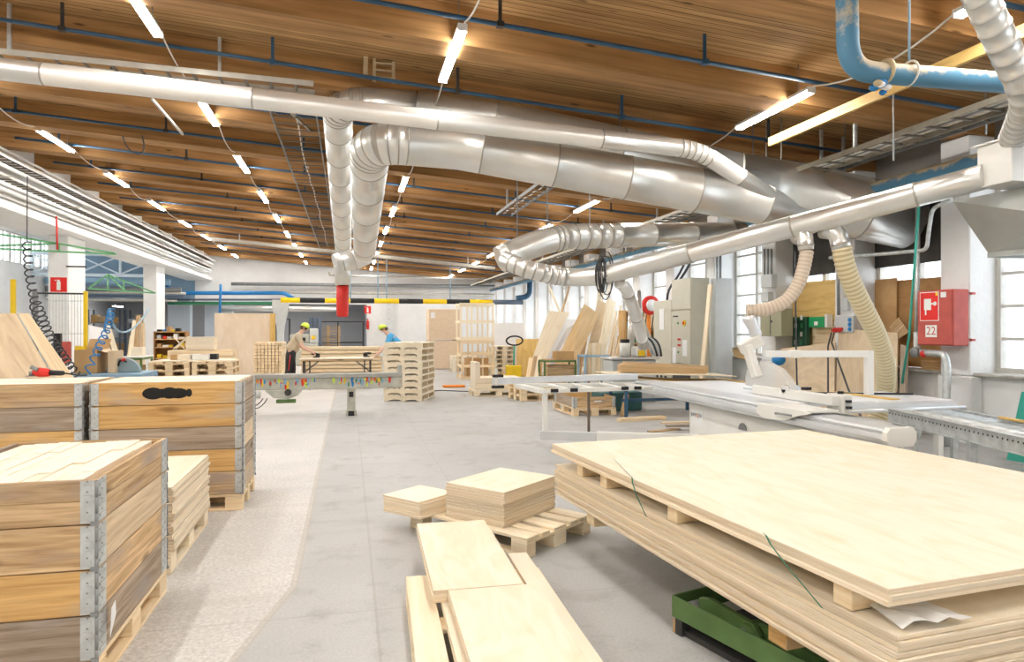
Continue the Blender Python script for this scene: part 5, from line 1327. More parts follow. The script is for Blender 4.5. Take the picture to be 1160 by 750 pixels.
# ------------------------------------------------------------------ far middle
# timber frames
def timber_frame(label, loc, w_, d, h, nv, nh, mat='pine'):
    t = thing('timber_frame_crate', label, 'crate frame', loc); s_ = .05
    for x in [-w_ / 2 + w_ * i / (nv - 1) for i in range(nv)]:
        for y in (-d / 2, d / 2): MB().bb(x - s_ / 2, x + s_ / 2, y - .02, y + .02, 0, h).build('upright', M[mat], t)
    for z in [.05 + (h - .1) * i / (nh - 1) for i in range(nh)]:
        for y in (-d / 2 - .035, d / 2 + .035): MB().bb(-w_ / 2 - .04, w_ / 2 + .04, y - .014, y + .014, z - .045, z + .045).build('cross_rail', M[mat], t)
        for x in (-w_ / 2, w_ / 2): MB().bb(x - .02, x + .02, -d / 2 + .021, d / 2 - .021, z - .04, z + .04).build('side_rail', M[mat], t)
    return t
timber_frame('lower open timber frame crate standing on the floor before the stacked boards', (3.92, 21.4, 0), .98, .8, 1.22, 4, 4)
timber_frame('upper open timber frame crate stacked on another one', (3.90, 21.4, 1.225), 1.02, .8, 1.17, 4, 3, 'pinepale')
o = MB().bb(-.35, .35, -.25, .25, 0, .55).build('board_bundle', M['card'], None, .01); o.location = (3.95, 21.4, .11); tag(o, 'brown bundle inside the lower timber frame crate', 'bundle')
M['gridboard'] = None
def gridmat():
    m, nt, bs = mat_new('strapped_boards'); N, L = nt.nodes.new, nt.links.new
    tc = N('ShaderNodeTexCoord'); br = N('ShaderNodeTexBrick'); br.inputs['Scale'].default_value = 9; br.inputs['Color1'].default_value = (.78, .62, .45, 1); br.inputs['Color2'].default_value = (.72, .56, .40, 1); br.inputs['Mortar'].default_value = (.55, .40, .27, 1); br.inputs['Mortar Size'].default_value = .012; br.offset = 0; br.inputs['Brick Width'].default_value = .9
    mp = N('ShaderNodeMapping'); mp.inputs['Rotation'].default_value = (PI / 2, 0, 0); L(tc.outputs['Object'], mp.inputs['Vector']); L(mp.outputs['Vector'], br.inputs['Vector']); L(br.outputs['Color'], bs.inputs['Base Color']); bs.inputs['Roughness'].default_value = .8
    return m
M['gridboard'] = gridmat()
for i, (z0, z1) in enumerate(((0.02, 1.12), (1.16, 2.35))):
    o = MB().bb(-.62, .62, -.5, .5, 0, z1 - z0).build('board_stack', M['gridboard'], None, .01); o.location = (3.65, 27.0, z0); tag(o, '%s beige block of stacked boards by the far wall' % ['lower', 'upper'][i], 'board stack')
for x in (3.15, 4.15): tag(MB().bb(x - .05, x + .05, 26.5, 27.5, 1.122, 1.158).build('spacer_lath', M['pine']), 'spacer lath between the beige board blocks, %s one' % ('left' if x < 3.5 else 'right'), 'lath')
o = MB().bb(0, .16, 0, .004, 0, .22).build('label_sign', M['paper']); o.location = (3.1, 26.494, 2.0); tag(o, 'white label sheet on the upper beige board block', 'paper')
pallet_stack(4, (4.15, 25.2, 0), .0, 'the small white stack beside the timber frame', 'pallets in the small white stack', 'plypale', .9, .7)
# pallet jack and pallets
def pallet_jack():
    p = at(582, 424, Y=20.6); t = thing('pallet_jack', 'pallet jack with black loop handle in front of the leaning boards', 'pallet jack', (p.x, 20.6, 0))
    for s_ in (-1, 1): MB().bb(s_ * .19 - .08, s_ * .19 + .08, .1, 1.2, .06, .11).build('fork', M['yellow'], t, .01)
    MB().bb(-.24, .24, -.05, .12, .08, .45).build('pump_body', M['yellow'], t, .02)
    MB().cyl((0, -.02, .05), (0, .04, .05), .08, 14).build('wheel', M['black'], t)
    MB().tube([(0, 0, .4), (0, -.08, 1.08)], .028, 8).build('handle_bar', M['teal'], t)
    lp = [V(.26 * math.cos(a) * (1 if True else 1), -.1 - .02 * math.sin(a), 1.22 + .14 * math.sin(a)) for a in [2 * PI * i / 20 for i in range(21)]]
    MB().tube(lp, .026, 8, False).build('loop_handle', M['black'], t)
pallet_jack()
pallet_stack(7, (4.95, 22.2, 0), .1, 'the grey white stack behind the pallet jack', 'pallets behind the jack', 'plypale', .9, .6)
# low stacks of timber and pallets
make_pallet(1.2, .8, 'pinepale', 'pale pallet with timber boards left of the saw fence', None, (3.45, 16.1, 0), .0, 0)
zz = bars('timber_board', 'pale board lying on the pallet left of the saw fence', 'boards left of the saw fence', 5, 4, (3.45, 16.1, .146), (1.1, .15, .07), 'pinepale', 'x', .004)
tag(MB().bb(2.88, 3.0, 15.75, 16.4, .147, .80).build('upright_board', M['plypale']), 'short upright board at the left end of the low timber pile', 'board')
pallet_stack(3, (4.1, 14.9, 0), .12, 'the low stack behind the saw outrigger', 'pallets behind the outrigger', 'pine', 1.0, .8)
# orange jack stand / red floor thing and cables on the floor
o = MB().bb(-.30, .30, -.14, .14, .03, .09).build('orange_ramp', M['orangep'], None, .02); o.location = (2.78, 18.4, -.03); tag(o, 'flat orange ramp lying on the floor by the timber frame', 'ramp')
cable('floor_cable', 'dark cable lying across the floor from the tall pallet stack', [V(1.9, 17.2, .012), V(2.3, 17.4, .012), V(2.9, 17.0, .012), V(3.2, 16.8, .012)], .012)
# small open crate on a pallet
make_pallet(1.3, .82, 'pine', 'pale pallet under the small open crate behind the saw frame', None, (4.39, 12.45, 0), PI / 2, 0)
collar('single wooden pallet collar forming the small open crate behind the saw frame', (4.39, 12.42, .146), .80, 1.2, ('tan', 'tan', 'orange', 'grey'), False, CG)
o = MB().bb(-.07, .07, -.001, 0, -.012, .012).build('paper_strip', M['paper']); o.location = (4.45, 11.818, .26); tag(o, 'white paper strip on the front of the small open crate', 'paper')
# leaning boards by the windows
LB = [  # px base-left, base-right, top-right, top-left, mat, words
    ((556, 400), (594, 400), (594, 366), (558, 366), 24.5, 25.0, 'palegrey', 'pale grey board sheet leaning by the windows behind the pallet jack'),
    ((552, 416), (596, 414), (596, 396), (552, 396), 24.0, 24.2, 'whitewarm', 'low white board leaning below the pale grey sheet'),
    ((583, 423), (612, 423), (618, 384), (585, 384), 22.0, 22.6, 'yellowply', 'square yellow brown board leaning beside the pallet jack'),
    ((598, 420), (612, 420), (645, 354), (622, 352), 20.6, 21.9, 'pinepale', 'pale wooden hatch leaning steeply under the crossed laths'),
    ((606, 420), (650, 420), (672, 362), (634, 362), 21.3, 22.9, 'palegrey', 'big white board sheet leaning in the middle of the leaning boards'),
    ((616, 420), (640, 414), (661, 362), (642, 372), 20.0, 21.0, 'greyboard', 'grey board sheet leaning in front of the big white sheet'),
    ((632, 404), (654, 407), (679, 356), (662, 344), 18.9, 20.2, 'tanboard', 'long tan brown panel leaning across the white sheets'),
    ((663, 410), (672, 410), (690, 344), (677, 340), 19.9, 20.7, 'dirtyply', 'wide worn plywood strip leaning right of the tan panel'),
    ((676, 412), (684, 412), (698, 342), (688, 338), 19.6, 20.4, 'pinepale', 'pale plank leaning right of the worn plywood strip'),
    ((684, 414), (688, 414), (706, 352), (702, 350), 19.1, 20.0, 'plypale', 'thin pale lath leaning beside the blue trolley'),
    ((695, 414), (702, 414), (706, 380), (700, 380), 18.6, 19.2, 'tan', 'short brown board leaning beside the orange shelf'),
    ((655, 404), (662, 404), (668, 372), (660, 372), 19.6, 20.4, 'tan', 'dark tan board edge leaning below the tan panel'),
]
M['palegrey'] = plain('pale_grey_laminate', (.72, .70, .67), .5, 0, .05, 3)
M['greyboard'] = plain('grey_laminate', (.50, .48, .46), .5, 0, .06, 3)
M['tanboard'] = wood('tan_laminate', (.70, .50, .27), (.58, .39, .19), 1.0, 10, .5, .05)
for (a, b_, c_, d_, y0, y1, m_, lab) in LB:
    P = [at(*a, Y=y0), at(*b_, Y=y0), at(*c_, Y=y1), at(*d_, Y=y1)]
    lean('leaning_board', lab, P, .04, m_)
for i in range(7):
    px = 690 + 2.6 * i; tp = (352, 360, 346, 368, 356, 364, 374)[i]; y0 = 18.6 - .12 * i
    lean('leaning_plank', '%s of the narrow planks leaning close together left of the orange shelf' % (['first'] + ORD[1:])[i], [at(px - 4, 415, Y=y0), at(px - 1.5, 415, Y=y0), at(px + 9.5, tp, Y=y0 + .5), at(px + 7, tp, Y=y0 + .5)], .03, ['pinepale', 'tan', 'plypale', 'pine', 'palebrd', 'pinepale', 'tan'][i], 'plank')
# crossed laths and tall boards up to the windows
for i, (a, b_) in enumerate((((622, 325), (638, 362)), ((645, 325), (634, 362)), ((679, 320), (675, 372)), ((683, 318), (681, 372)))):
    p, q = at(*a, Y=(23.6, 23.9, 20.95, 21.0)[i]), at(*b_, Y=(23.3, 23.5, 20.75, 20.8)[i]); q = q + (q - p) * ((q.z - .03) / (p.z - q.z))
    tag(MB().bar(p, q, .06, .07, (0, 1, 0)).build('tall_lath', M['pinepale' if i != 1 else 'tan']), ['left lath of the crossed pair standing above the leaning boards', 'right lath of the crossed pair standing above the leaning boards', 'left of the two tall laths before the windows', 'right of the two tall laths before the windows'][i], 'lath')
# heaps of offcuts in front of the leaning boards
rnd = random.Random(5)
for i in range(5):
    p = at(597 + 4.6 * i, 424, Y=18.3 - .12 * (i % 3)); q = p + V(rnd.uniform(.1, .25), .28, rnd.uniform(.25, .5)); p.z = .045
    tag(MB().bar(p, q, .12, .035, (0, 0, 1)).build('board_offcut', M[['pine', 'tan', 'pinepale', 'orange'][i % 4]]), 'short board offcut in the heap at the foot of the leaning boards', 'offcut', 'offcuts below the leaning boards')
o = MB().bb(-.25, .25, -.2, .2, 0, .22).build('cardboard_box', M['card'], None, .006); o.location = (*at(638, 408, Y=17.86).xy, at(636, 408, Y=17.6).z + .016); tag(o, 'brown cardboard box on the green trolley', 'cardboard box')
# green and blue trolleys
def trolley(name, label, pxa, pxb, py, Y, mat, z=None, d=.55):
    a, b_ = at(pxa, py, Y=Y), at(pxb, py, Y=Y); z = a.z
    return frame_table(name, label, a.x, b_.x, Y, Y + d, z, mat, None, .022, .30)
trolley('frame_trolley', 'green steel frame trolley before the leaning boards', 617, 652, 408, 17.6, 'green')
o = MB().bb(-.4, .4, -.2, .2, 0, .30).build('board_offcut', M['tan'], None, .004); o.location = (*at(634, 408, Y=17.88).xy, .302); tag(o, 'brown boards lying on the lower shelf of the green trolley', 'boards')
a_ = at(636, 408, Y=17.6); tag(MB().bb(a_.x - .40, a_.x + .40, 17.58, 18.15, a_.z - .008, a_.z + .014).build('loose_board', M['tan']), 'brown board laid over the green trolley', 'board')
trolley('frame_trolley', 'bright blue steel frame trolley holding upright boards', 663, 690, 402, 16.6, 'bluelight')
for i in range(4):
    p = at(667 + 5.2 * i, 402, Y=16.85); tag(MB().bb(p.x - .05, p.x + .05, 16.75 + .03 * i, 16.78 + .03 * i, .302, 1.22).build('upright_board', M['pinepale' if i % 2 else 'pine']), '%s upright board held in the blue trolley' % ['first', 'second', 'third', 'fourth'][i], 'board')
# thick laminated timbers on a blue trestle, thin warped sheets below
def pxbox(name, label, cat, pts_px, Y, depth, mat, bev=.004, group=None):
    P = [at(x, y, Y=Y) for x, y in pts_px]
    return tag(MB().prism(P, (0, depth, 0)).build(name, M[mat], None, bev), label, cat, group)
for i in range(4):
    y = 11.8 + i * .16
    a, b_ = at(701 + i * 2, 417 - i * 1.2, Y=y), at(797 + i * 1, 421 - i * 1.0, Y=y)
    tag(MB().bar(a, b_, .155, .13, (0, 0, 1)).build('laminated_timber', M['tanlam'] if 'tanlam' in M else M['pine'], None, .004), '%s thick laminated timber lying behind the saw table' % ['front', 'second', 'third', 'rear'][i], 'timber', 'laminated timbers behind the saw')
for i, (pa, pb, sg_, m_, lab) in enumerate((((690, 425), (835, 427), .015, 'pinepale', 'pale warped sheet lying under the laminated timbers'), ((720, 429), (846, 433), -.03, 'yellowply', 'thin yellow sheet sticking out under the laminated timbers'))):
    a, b_ = at(*pa, Y=11.5), at(*pb, Y=11.3); n = 10; mb = MB(); pts = []
    for k in range(n + 1):
        p = a.lerp(b_, k / n) + V(0, 0, sg_ * 4 * (k / n) * (1 - k / n)); pts.append(p)
    b0 = len(mb.v)
    for p in pts: mb.v += [p, p + V(.05, .85, 0), p + V(.05, .85, .014), p + V(0, 0, .014)]
    for k in range(n):
        for q in range(4):
            r_ = (q + 1) % 4; mb.face([b0 + k * 4 + q, b0 + k * 4 + r_, b0 + k * 4 + 4 + r_, b0 + k * 4 + 4 + q], [(k * .2, q * .3), (k * .2, q * .3 + .3), (k * .2 + .2, q * .3 + .3), (k * .2 + .2, q * .3)])
    mb.face([b0, b0 + 3, b0 + 2, b0 + 1]); mb.face([b0 + n * 4 + q for q in range(4)])
    tag(mb.build('warped_sheet', M[m_]), lab, 'sheet')
t = thing('steel_trestle', 'blue steel trestle carrying the timbers behind the saw', 'trestle', (5.1, 11.75, 0))
za = at(750, 430, Y=11.6).z - .09
for x in (-.25, 1.35):
    for y in (-.3, .45): MB().bb(x - .025, x + .025, y - .025, y + .025, 0, za).build('leg', M['blue'], t)
    MB().bb(x - .024, x + .024, -.28, .43, za - .06, za - .001).build('cross_bar', M['blue'], t)
MB().bb(-.22, 1.32, -.02, .02, .25, .30).build('stretcher', M['blue'], t)
o = MB().bb(-.42, .42, -.3, .3, 0, .36).build('teal_bin', plain('dark_teal_plastic', (.05, .16, .17), .5, 0, .2, 5), None, .02); o.location = (5.15, 12.65, 0); tag(o, 'dark teal bin on the floor under the timbers', 'bin')
o = MB().bb(-.45, .45, -.08, .08, 0, .06).build('floor_board', M['pine']); o.location = (4.95, 11.0, 0); o.rotation_euler = (0, 0, .15); tag(o, 'board lying on the floor below the steel trestle', 'board')
lean('leaning_board', 'short brown board leaning beside the dark teal bin', [at(703, 468, Y=11.6), at(709, 468, Y=11.6), at(713, 447, Y=11.9), at(707, 447, Y=11.9)], .03, 'tan')
tag(MB().bb(3.60, 3.63, 9.98, 10.02, 0, .78).build('steel_prop', M['darkbrown'] if 'darkbrown' in M else M['greymetal']), 'thin dark steel prop standing behind the outrigger frame', 'prop')
for i, (px, py) in enumerate(((752, 487), (768, 480), (776, 486))):
    p = at(px, py, Z=.02); o = MB().bb(-.3, .3, -.05, .05, 0, .025).build('floor_board', M[['tan', 'pine', 'grey'][i]]); o.location = (p.x, p.y, .03 * i); o.rotation_euler = (0, 0, .3 - .25 * i); tag(o, '%s loose lath on the floor beside the saw base' % ['first', 'second', 'third'][i], 'lath')
# orange shelf, reel on a post, small edge machine
P0, P1_ = at(705, 400, Y=17.2), at(748, 400, Y=17.2)
t = thing('orange_shelf', 'open shelf with orange sides beside the control cabinets', 'shelf', ((P0.x + P1_.x) / 2, 17.2, 0)); hw = (P1_.x - P0.x) / 2
for s_ in (-1, 1): MB().bb(s_ * hw - .03, s_ * hw + .03, -.2, .2, 0, 2.08).build('side_panel', M['orange'], t)
for z in (.3, .75, 1.2, 1.55, 2.05): MB().bb(-hw + .03, hw - .03, -.2, .19, z - .015, z + .015).build('shelf_board', M['orange'], t)
MB().bb(-hw, hw, .191, .2, 0, 2.08).build('back_panel', M['tan'], t)
rnd = random.Random(8)
for z in (.75, 1.2, 1.55):
    x = P0.x + .08
    while x < P1_.x - .12:
        w_ = rnd.uniform(.07, .13); h_ = rnd.uniform(.12, .26)
        o = MB().lathe([(w_ / 2, 0), (w_ / 2, h_ * .7), (w_ * .2, h_ * .85), (w_ * .2, h_)], 10).build('bottle', M[rnd.choice(['black', 'orangep', 'paper', 'darksteel', 'greenpipe', 'card'])]); o.location = (x + w_ / 2, 17.1, z + .016); tag(o, 'bottle or can standing on the orange shelf', 'bottle', 'bottles on the orange shelf'); x += w_ + .03
for i in range(5):
    a, b_ = at(724 + 4 * i, 372, Y=17.0), at(728 + 4 * i, 346, Y=17.0)
    tag(MB().bar(a, b_, .05, .06, (0, 1, 0)).build('short_lath', M['pinepale']), '%s of the slanting laths stored before the orange shelf' % ['leftmost', 'second', 'third', 'fourth', 'rightmost'][i], 'lath')
c = at(736, 346, Y=16.4); t = thing('hose_reel', 'red and white round hose reel on an orange post', 'hose reel', (c.x, 16.4, 0))
m = MB(); R_ = Matrix.Translation((0, -.05, c.z)) @ Matrix.Rotation(PI / 2, 4, 'X'); m.lathe([(.10, -.04), (.23, -.05), (.25, -.02), (.25, .03), (.23, .05), (.10, .05)], 24, R_); m.build('reel_rim', M['red'], t)
m = MB(); m.lathe([(.001, .052), (.15, .052), (.15, .075), (.001, .075)], 20, R_); m.build('reel_face', M['paper'], t)
MB().bb(-.04, .04, .02, .09, .0, c.z - .2).build('post', M['orangep'], t); MB().bb(-.03, .03, .025, .085, c.z - .2, c.z).build('reel_arm', M['greymetal'], t)
for z in (1.25, 1.0): MB().bb(-.22, .22, -.02, .02, z - .03, z + .03).build('cross_arm', M['orangep'], t)
t = thing('edge_machine', 'small grey woodworking machine with hoses beside the branch pipe', 'machine', (5.95, 14.0, 0))
MB().bb(-.45, .55, -.3, .3, 0, .92).build('machine_base', M['greymach'], t, .02)
MB().bb(-.5, .6, -.35, .35, .93, .97).build('machine_table', M['alu'], t, .006)
MB().cyl((-.05, 0, .98), (-.05, 0, 1.28), .12, 16).build('motor', M['whitewarm'], t); MB().cyl((-.05, 0, 1.281), (-.05, 0, 1.36), .10, 16).build('motor_cap', M['black'], t)
MB().bb(.15, .42, -.15, .15, .98, 1.2).build('feed_unit', M['whitewarm'], t, .03); MB().bb(.2, .34, -.2, -.151, 1.0, 1.12).build('yellow_plate', M['yellow'], t)
for i in range(4): MB().tube(bezier((.3, 0, 1.2), (.35 + .06 * i, .1, 1.5), (.55 + .08 * i, 0, 1.45), (.62 + .05 * i, -.1, .98), 10), .022, 8).build('machine_hose', M['cabledark' if i % 2 else 'greymach'], t)
m = MB().tube([at(722, 330, Y=14.6), at(724, 360, Y=14.5), at(742, 402, Y=14.2)], .085, 14); tag(m.build('hanging_second_branch_pipe', M['galv']), 'second grey branch pipe slanting down to the small machine', 'duct')
m = MB().tube([at(716, 352, Y=14.3), at(714, 392, Y=14.2)], .085, 14); tag(m.build('hanging_upright_pipe', M['galv']), 'upright grey pipe standing beside the orange shelf', 'duct')
# ------------------------------------------------------------------ far wall
def wallsign(name, label, px, py, w_, h_, Y, kind):
    c = at(px, py, Y=Y); t = thing(name, label, 'sign', c)
    MB().bb(-w_ / 2, w_ / 2, -.006, 0, -h_ / 2, h_ / 2).build('sign_plate', M['signred'], t)
    s_ = h_ / .5
    if kind == 'ext':
        m = MB(); m.prism([V(x * s_, -.0065, z * s_) for x, z in ((-.06, -.19), (.06, -.19), (.06, .08), (.045, .12), (-.045, .12), (-.06, .08))], (0, -.002, 0)); m.build('extinguisher_symbol', M['signwhite'], t)
        m = MB(); m.prism([V(x * s_, -.0065, z * s_) for x, z in ((-.03, .122), (.03, .122), (.03, .17), (-.12, .16), (-.12, .13), (-.03, .15))], (0, -.002, 0)); m.build('extinguisher_symbol', M['signwhite'], t)
    return t
wallsign('fire_sign', 'red fire extinguisher sign on the far wall above the extinguisher', 416.5, 351, .36, .42, 39.495, 'ext')
c = at(416.5, 367, Y=39.36); t = thing('mounted_fire_extinguisher', 'red fire extinguisher hanging on the far wall below its sign', 'fire extinguisher', (c.x, c.y, c.z - .3))
MB().lathe([(.07, 0), (.085, .02), (.085, .42), (.05, .5), (.025, .52), (.025, .56)], 14).build('bottle', M['red'], t); MB().bb(-.08, .04, -.02, .02, .56, .60).build('handle', M['black'], t); MB().tube(bezier((-.06, -.02, .57), (-.16, -.05, .5), (-.13, -.08, .3), (-.1, -.06, .15), 8), .014, 6).build('hose', M['black'], t)
def ladder(name, label, p0, w_, h, lean_, n, mat):
    t = thing(name, label, 'ladder', p0)
    for s_ in (-1, 1): MB().bar((s_ * w_ / 2, -lean_, .0), (s_ * w_ / 2, 0, h), .03, .07, (0, 1, 0)).build('rail', M[mat], t)
    for i in range(n): 
        q = (i + .6) / n; MB().cyl((-w_ / 2, -lean_ * (1 - q), h * q), (w_ / 2, -lean_ * (1 - q), h * q), .016, 8).build('rung', M[mat], t)
p = at(442.5, 400, Y=39.2); ladder('wall_ladder', 'grey aluminium ladder standing against the far white wall', (p.x, 39.38, 0), .34, 3.1, .25, 11, 'alu')
# storage racks at the end of the side aisle
for i, (x, y) in enumerate(((-12.6, 40.6), (-10.9, 40.9))):
    t = thing('storage_rack', 'dark storage rack with goods in the low passage, %s one' % ('left' if i == 0 else 'right'), 'rack', (x, y, 0))
    for sx in (-.75, .75):
        for sy in (-.4, .4): MB().bb(sx - .04, sx + .04, sy - .04, sy + .04, 0, 2.6).build('post', M['bluedark'], t)
    for z in (.3, 1.1, 1.9): MB().bb(-.75, .75, -.42, .42, z - .05, z).build('shelf', M['greymetal'], t)
    rnd = random.Random(i + 20)
    for z in (.3, 1.1, 1.9):
        x2 = -.68
        while x2 < .5:
            w_ = rnd.uniform(.2, .4); h_ = rnd.uniform(.2, .55); o = MB().bb(-w_ / 2, w_ / 2, -.3, .3, 0, h_).build('stored_box', M[rnd.choice(['card', 'tan', 'greymach', 'greymetal', 'bluelight', 'palebrd', 'orange'])], None, .01); o.location = (x + x2 + w_ / 2, y, z + .002); tag(o, 'box stored on the dark racks in the low passage', 'box', 'boxes on the passage racks'); x2 += w_ + .03
# machines and racks in the passage
pallet_stack(12, (-1.05, 37.4, 0), .05, 'the high dark stack near the far passage', 'pallets by the passage', 'tan')
def cage(label, x0, x1, y0, y1, h):
    t = thing('steel_cage', label, 'cage', ((x0 + x1) / 2, (y0 + y1) / 2, 0)); hx, hy = (x1 - x0) / 2, (y1 - y0) / 2
    for sx in (-1, 0, 1): 
        for sy in (-1, 1): MB().bb(sx * hx - .02, sx * hx + .02, sy * hy - .02, sy * hy + .02, 0, h).build('post', M['darksteel'], t)
    for z in (.35, .85, h - .03):
        for sy in (-1, 1): MB().bb(-hx, hx, sy * hy - .015, sy * hy + .015, z - .02, z + .02).build('rail', M['darksteel'], t)
cage('black steel frame cage around the high pallet stack at the passage', -1.85, .75, 36.4, 38.2, 1.98)
cage('narrow black steel frame gate left of the grey machine', -4.4, -3.0, 37.0, 37.6, 2.1)
p = at(344, 384, Y=31.0); t = thing('grey_machine', 'grey green machine with yellow button behind the worker in beige', 'machine', (p.x, 31.0, 0))
MB().bb(-.6, .6, -.4, .4, 0, .95).build('machine_base', M['greybeam'], t, .03); MB().bb(-.55, .25, -.35, .35, .96, 1.35).build('machine_head', M['greybeam'], t, .05); MB().bb(.26, .6, -.3, .3, .96, 1.6).build('control_box', M['greymach'], t, .02)
MB().cyl((.42, -.33, 1.2), (.42, -.301, 1.2), .09, 14).build('yellow_button', M['yellow'], t); MB().bb(-.3, .1, -.36, -.351, 1.05, 1.2).build('dark_slot', M['black'], t)
p = at(318, 390, Y=33.0)
m = MB(); m.lathe([(.20, 0), (.20, 1.4), (.24, 1.7), (.48, 2.55), (.48, 2.9)], 4, Matrix.Translation((p.x, 33.0, 0)) @ Matrix.Rotation(PI / 4, 4, 'Z'), 0, False); tag(m.build('funnel_post', M['greymach']), 'pale grey post widening to a funnel head at the passage', 'post')
for i, px in enumerate((357, 362, 352)):
    p = at(px, 400, Y=36.0); tag(MB().bb(p.x - .09, p.x + .09, 36.0, 36.3, 0, 2.15).build('dark_column', M['bluedark'] if 'bluedark' in M else M['darksteel']), '%s narrow dark cabinet post in front of the passage' % ['middle', 'right', 'left'][i], 'post')
# ------------------------------------------------------------------ left side: fence, leaning sheet, hoses, cart
def coil(path, r, turns, wire):
    path = [Vector(p) for p in path]; out = []; n = turns * 10; T = total(path)
    W = walk(path, T / n, 0)
    for i, (p, t, d) in enumerate(W):
        a = t.orthogonal().normalized(); b_ = t.cross(a); q = 2 * PI * i / 10
        a = (V(1, 0, 0) - t * t.x).normalized(); b_ = t.cross(a)
        out.append(p + a * r * math.cos(q) + b_ * r * math.sin(q))
    return out
o = lean('leaning_sheet', 'big worn plywood sheet with red marks leaning at the far left edge', [at(-130, 545, Y=8.0), at(128, 545, Y=8.0), at(18, 355, Y=8.9), at(-130, 355, Y=8.9)], .025, 'dirtyply')
A0, B0, C0, D0 = at(-130, 545, Y=8.0), at(128, 545, Y=8.0), at(18, 355, Y=8.9), at(-130, 355, Y=8.9)
nn = (B0 - A0).cross(D0 - A0).normalized()
if nn.y > 0: nn = -nn
def onsheet(px, py):
    r0 = V(0, 0, EYE); dr = at(px, py, d=1.0) - r0; k_ = (A0 - r0).dot(nn) / dr.dot(nn); return r0 + dr * k_
for k_, poly in enumerate((((3, 361), (12, 363), (14, 370), (10, 369), (8, 364)), ((12, 400), (17, 403), (23, 411), (18, 409)), ((36, 400), (40, 400), (43, 408), (39, 407)))):
    MB().prism([onsheet(x, y) + nn * .001 for x, y in poly], nn * .001).build('red_spray_mark', plain('faded_red_spray', (.72, .28, .22), .8), o)
o = lean('leaning_plank', 'broad pale plank leaning along the edge of the big leaning sheet', [at(131, 545, Y=8.0), at(165, 545, Y=8.0), at(33, 355, Y=8.9), at(20, 355, Y=8.9)], .05, 'pine')
# machine fence
Yf = 14.0
def fx(px): return at(px, 372, Y=Yf).x
t = thing('guard_fence', 'machine guard fence with yellow posts and wire mesh before the first column', 'fence', ((fx(15) + fx(97)) / 2, Yf, 0)); ox = (fx(15) + fx(97)) / 2
def gpost(px, m, h, w_=.06): 
    x = fx(px) - ox; MB().bb(x - w_ / 2, x + w_ / 2, -.03, .03, 0, h).build('post', M[m], t, .004)
gpost(97, 'yellow', 2.28); gpost(15, 'yellow', 2.48, .075); gpost(40, 'greymetal', 2.27, .08)
MB().bb(fx(42) - ox, fx(95) - ox, -.012, .012, 2.22, 2.25).build('top_rail', M['darksteel'], t)
m = MB(); x = fx(53) - ox
while x < fx(95) - ox: m.bb(x - .004, x + .004, -.004, .004, .1, 2.215); x += .05
for z in (.12, .8, 1.5, 2.1): m.bb(fx(53) - ox, fx(95) - ox, -.008, -.0045, z - .005, z + .005)
m.build('wire_mesh', M['steel'], t)
p = at(75, 412, Y=13.9); o = MB().bb(-.07, .07, -.06, 0, 0, .40).build('mounted_red_box', M['redcab'], None, .01); o.location = (p.x, 13.94, at(75, 412, Y=13.9).z); tag(o, 'red box hanging on the wire mesh of the guard fence', 'box')
tag(MB().bb(p.x - .2, p.x - .09, 13.88, 13.96, p.z + .1, p.z + .55).build('hanging_black_box', M['black']), 'narrow black box hanging beside the red box on the fence', 'box')
p = at(88, 396, Y=13.8); tag(MB().bb(p.x - .06, p.x + .06, 13.84, 13.95, p.z - .03, p.z + .06).build('hanging_yellow_box', M['yellow']), 'small yellow box on the fence above the cardboard box', 'box')
# fire sign on the column
c = at(66.5, 322.5, Y=21.09)
t = wallsign('fire_sign', 'red fire extinguisher sign on the first white column', 66.5, 322.5, .40, .40, 21.095, 'ext')
MB_ = MB().bb(-.25, .25, -.01, .01, -.02, .02); p = at(84, 302, Y=21.05); o = MB_.build('hanging_strap', M['black']); o.location = (p.x + .05, 21.06, p.z); tag(o, 'thin black strap round the first white column', 'strap')
# coiled air hoses
pth = [at(30, 275, Y=12.6), at(33, 310, Y=12.4), at(40, 345, Y=12.2), at(56, 385, Y=11.8), at(83, 424, Y=11.2)]
tag(MB().tube(coil([pth[0], pth[1], pth[2]], .06, 9, .01) + coil(pth[2:], .085, 16, .01), .011, 6).build('hanging_coil_hose', M['cabledark']), 'black coiled air hose hanging down to the cart', 'hose')
pth = [at(126, 352, Y=12.4), at(122, 372, Y=11.8), at(108, 402, Y=11.2), at(98, 423, Y=11.1)]
tag(MB().tube(coil(pth, .05, 11, .01), .011, 6).build('hanging_coil_hose', M['bluebright']), 'blue coiled air hose hanging over the cardboard box', 'hose')
tag(MB().tube(bezier(at(124, 350, Y=12.5), at(128, 395, Y=13), at(155, 375, Y=15), at(168, 350, Y=16), 14), .018, 6).build('hanging_blue_hose', M['bluelight']), 'light blue hose sagging between the hose booms', 'hose')
tag(MB().tube([at(30.5, 275, Y=12.6), at(31, 200, Y=12.6)], .008, 6).build('hanging_hose_line', M['cabledark']), 'thin line holding up the black coiled hose', 'line')
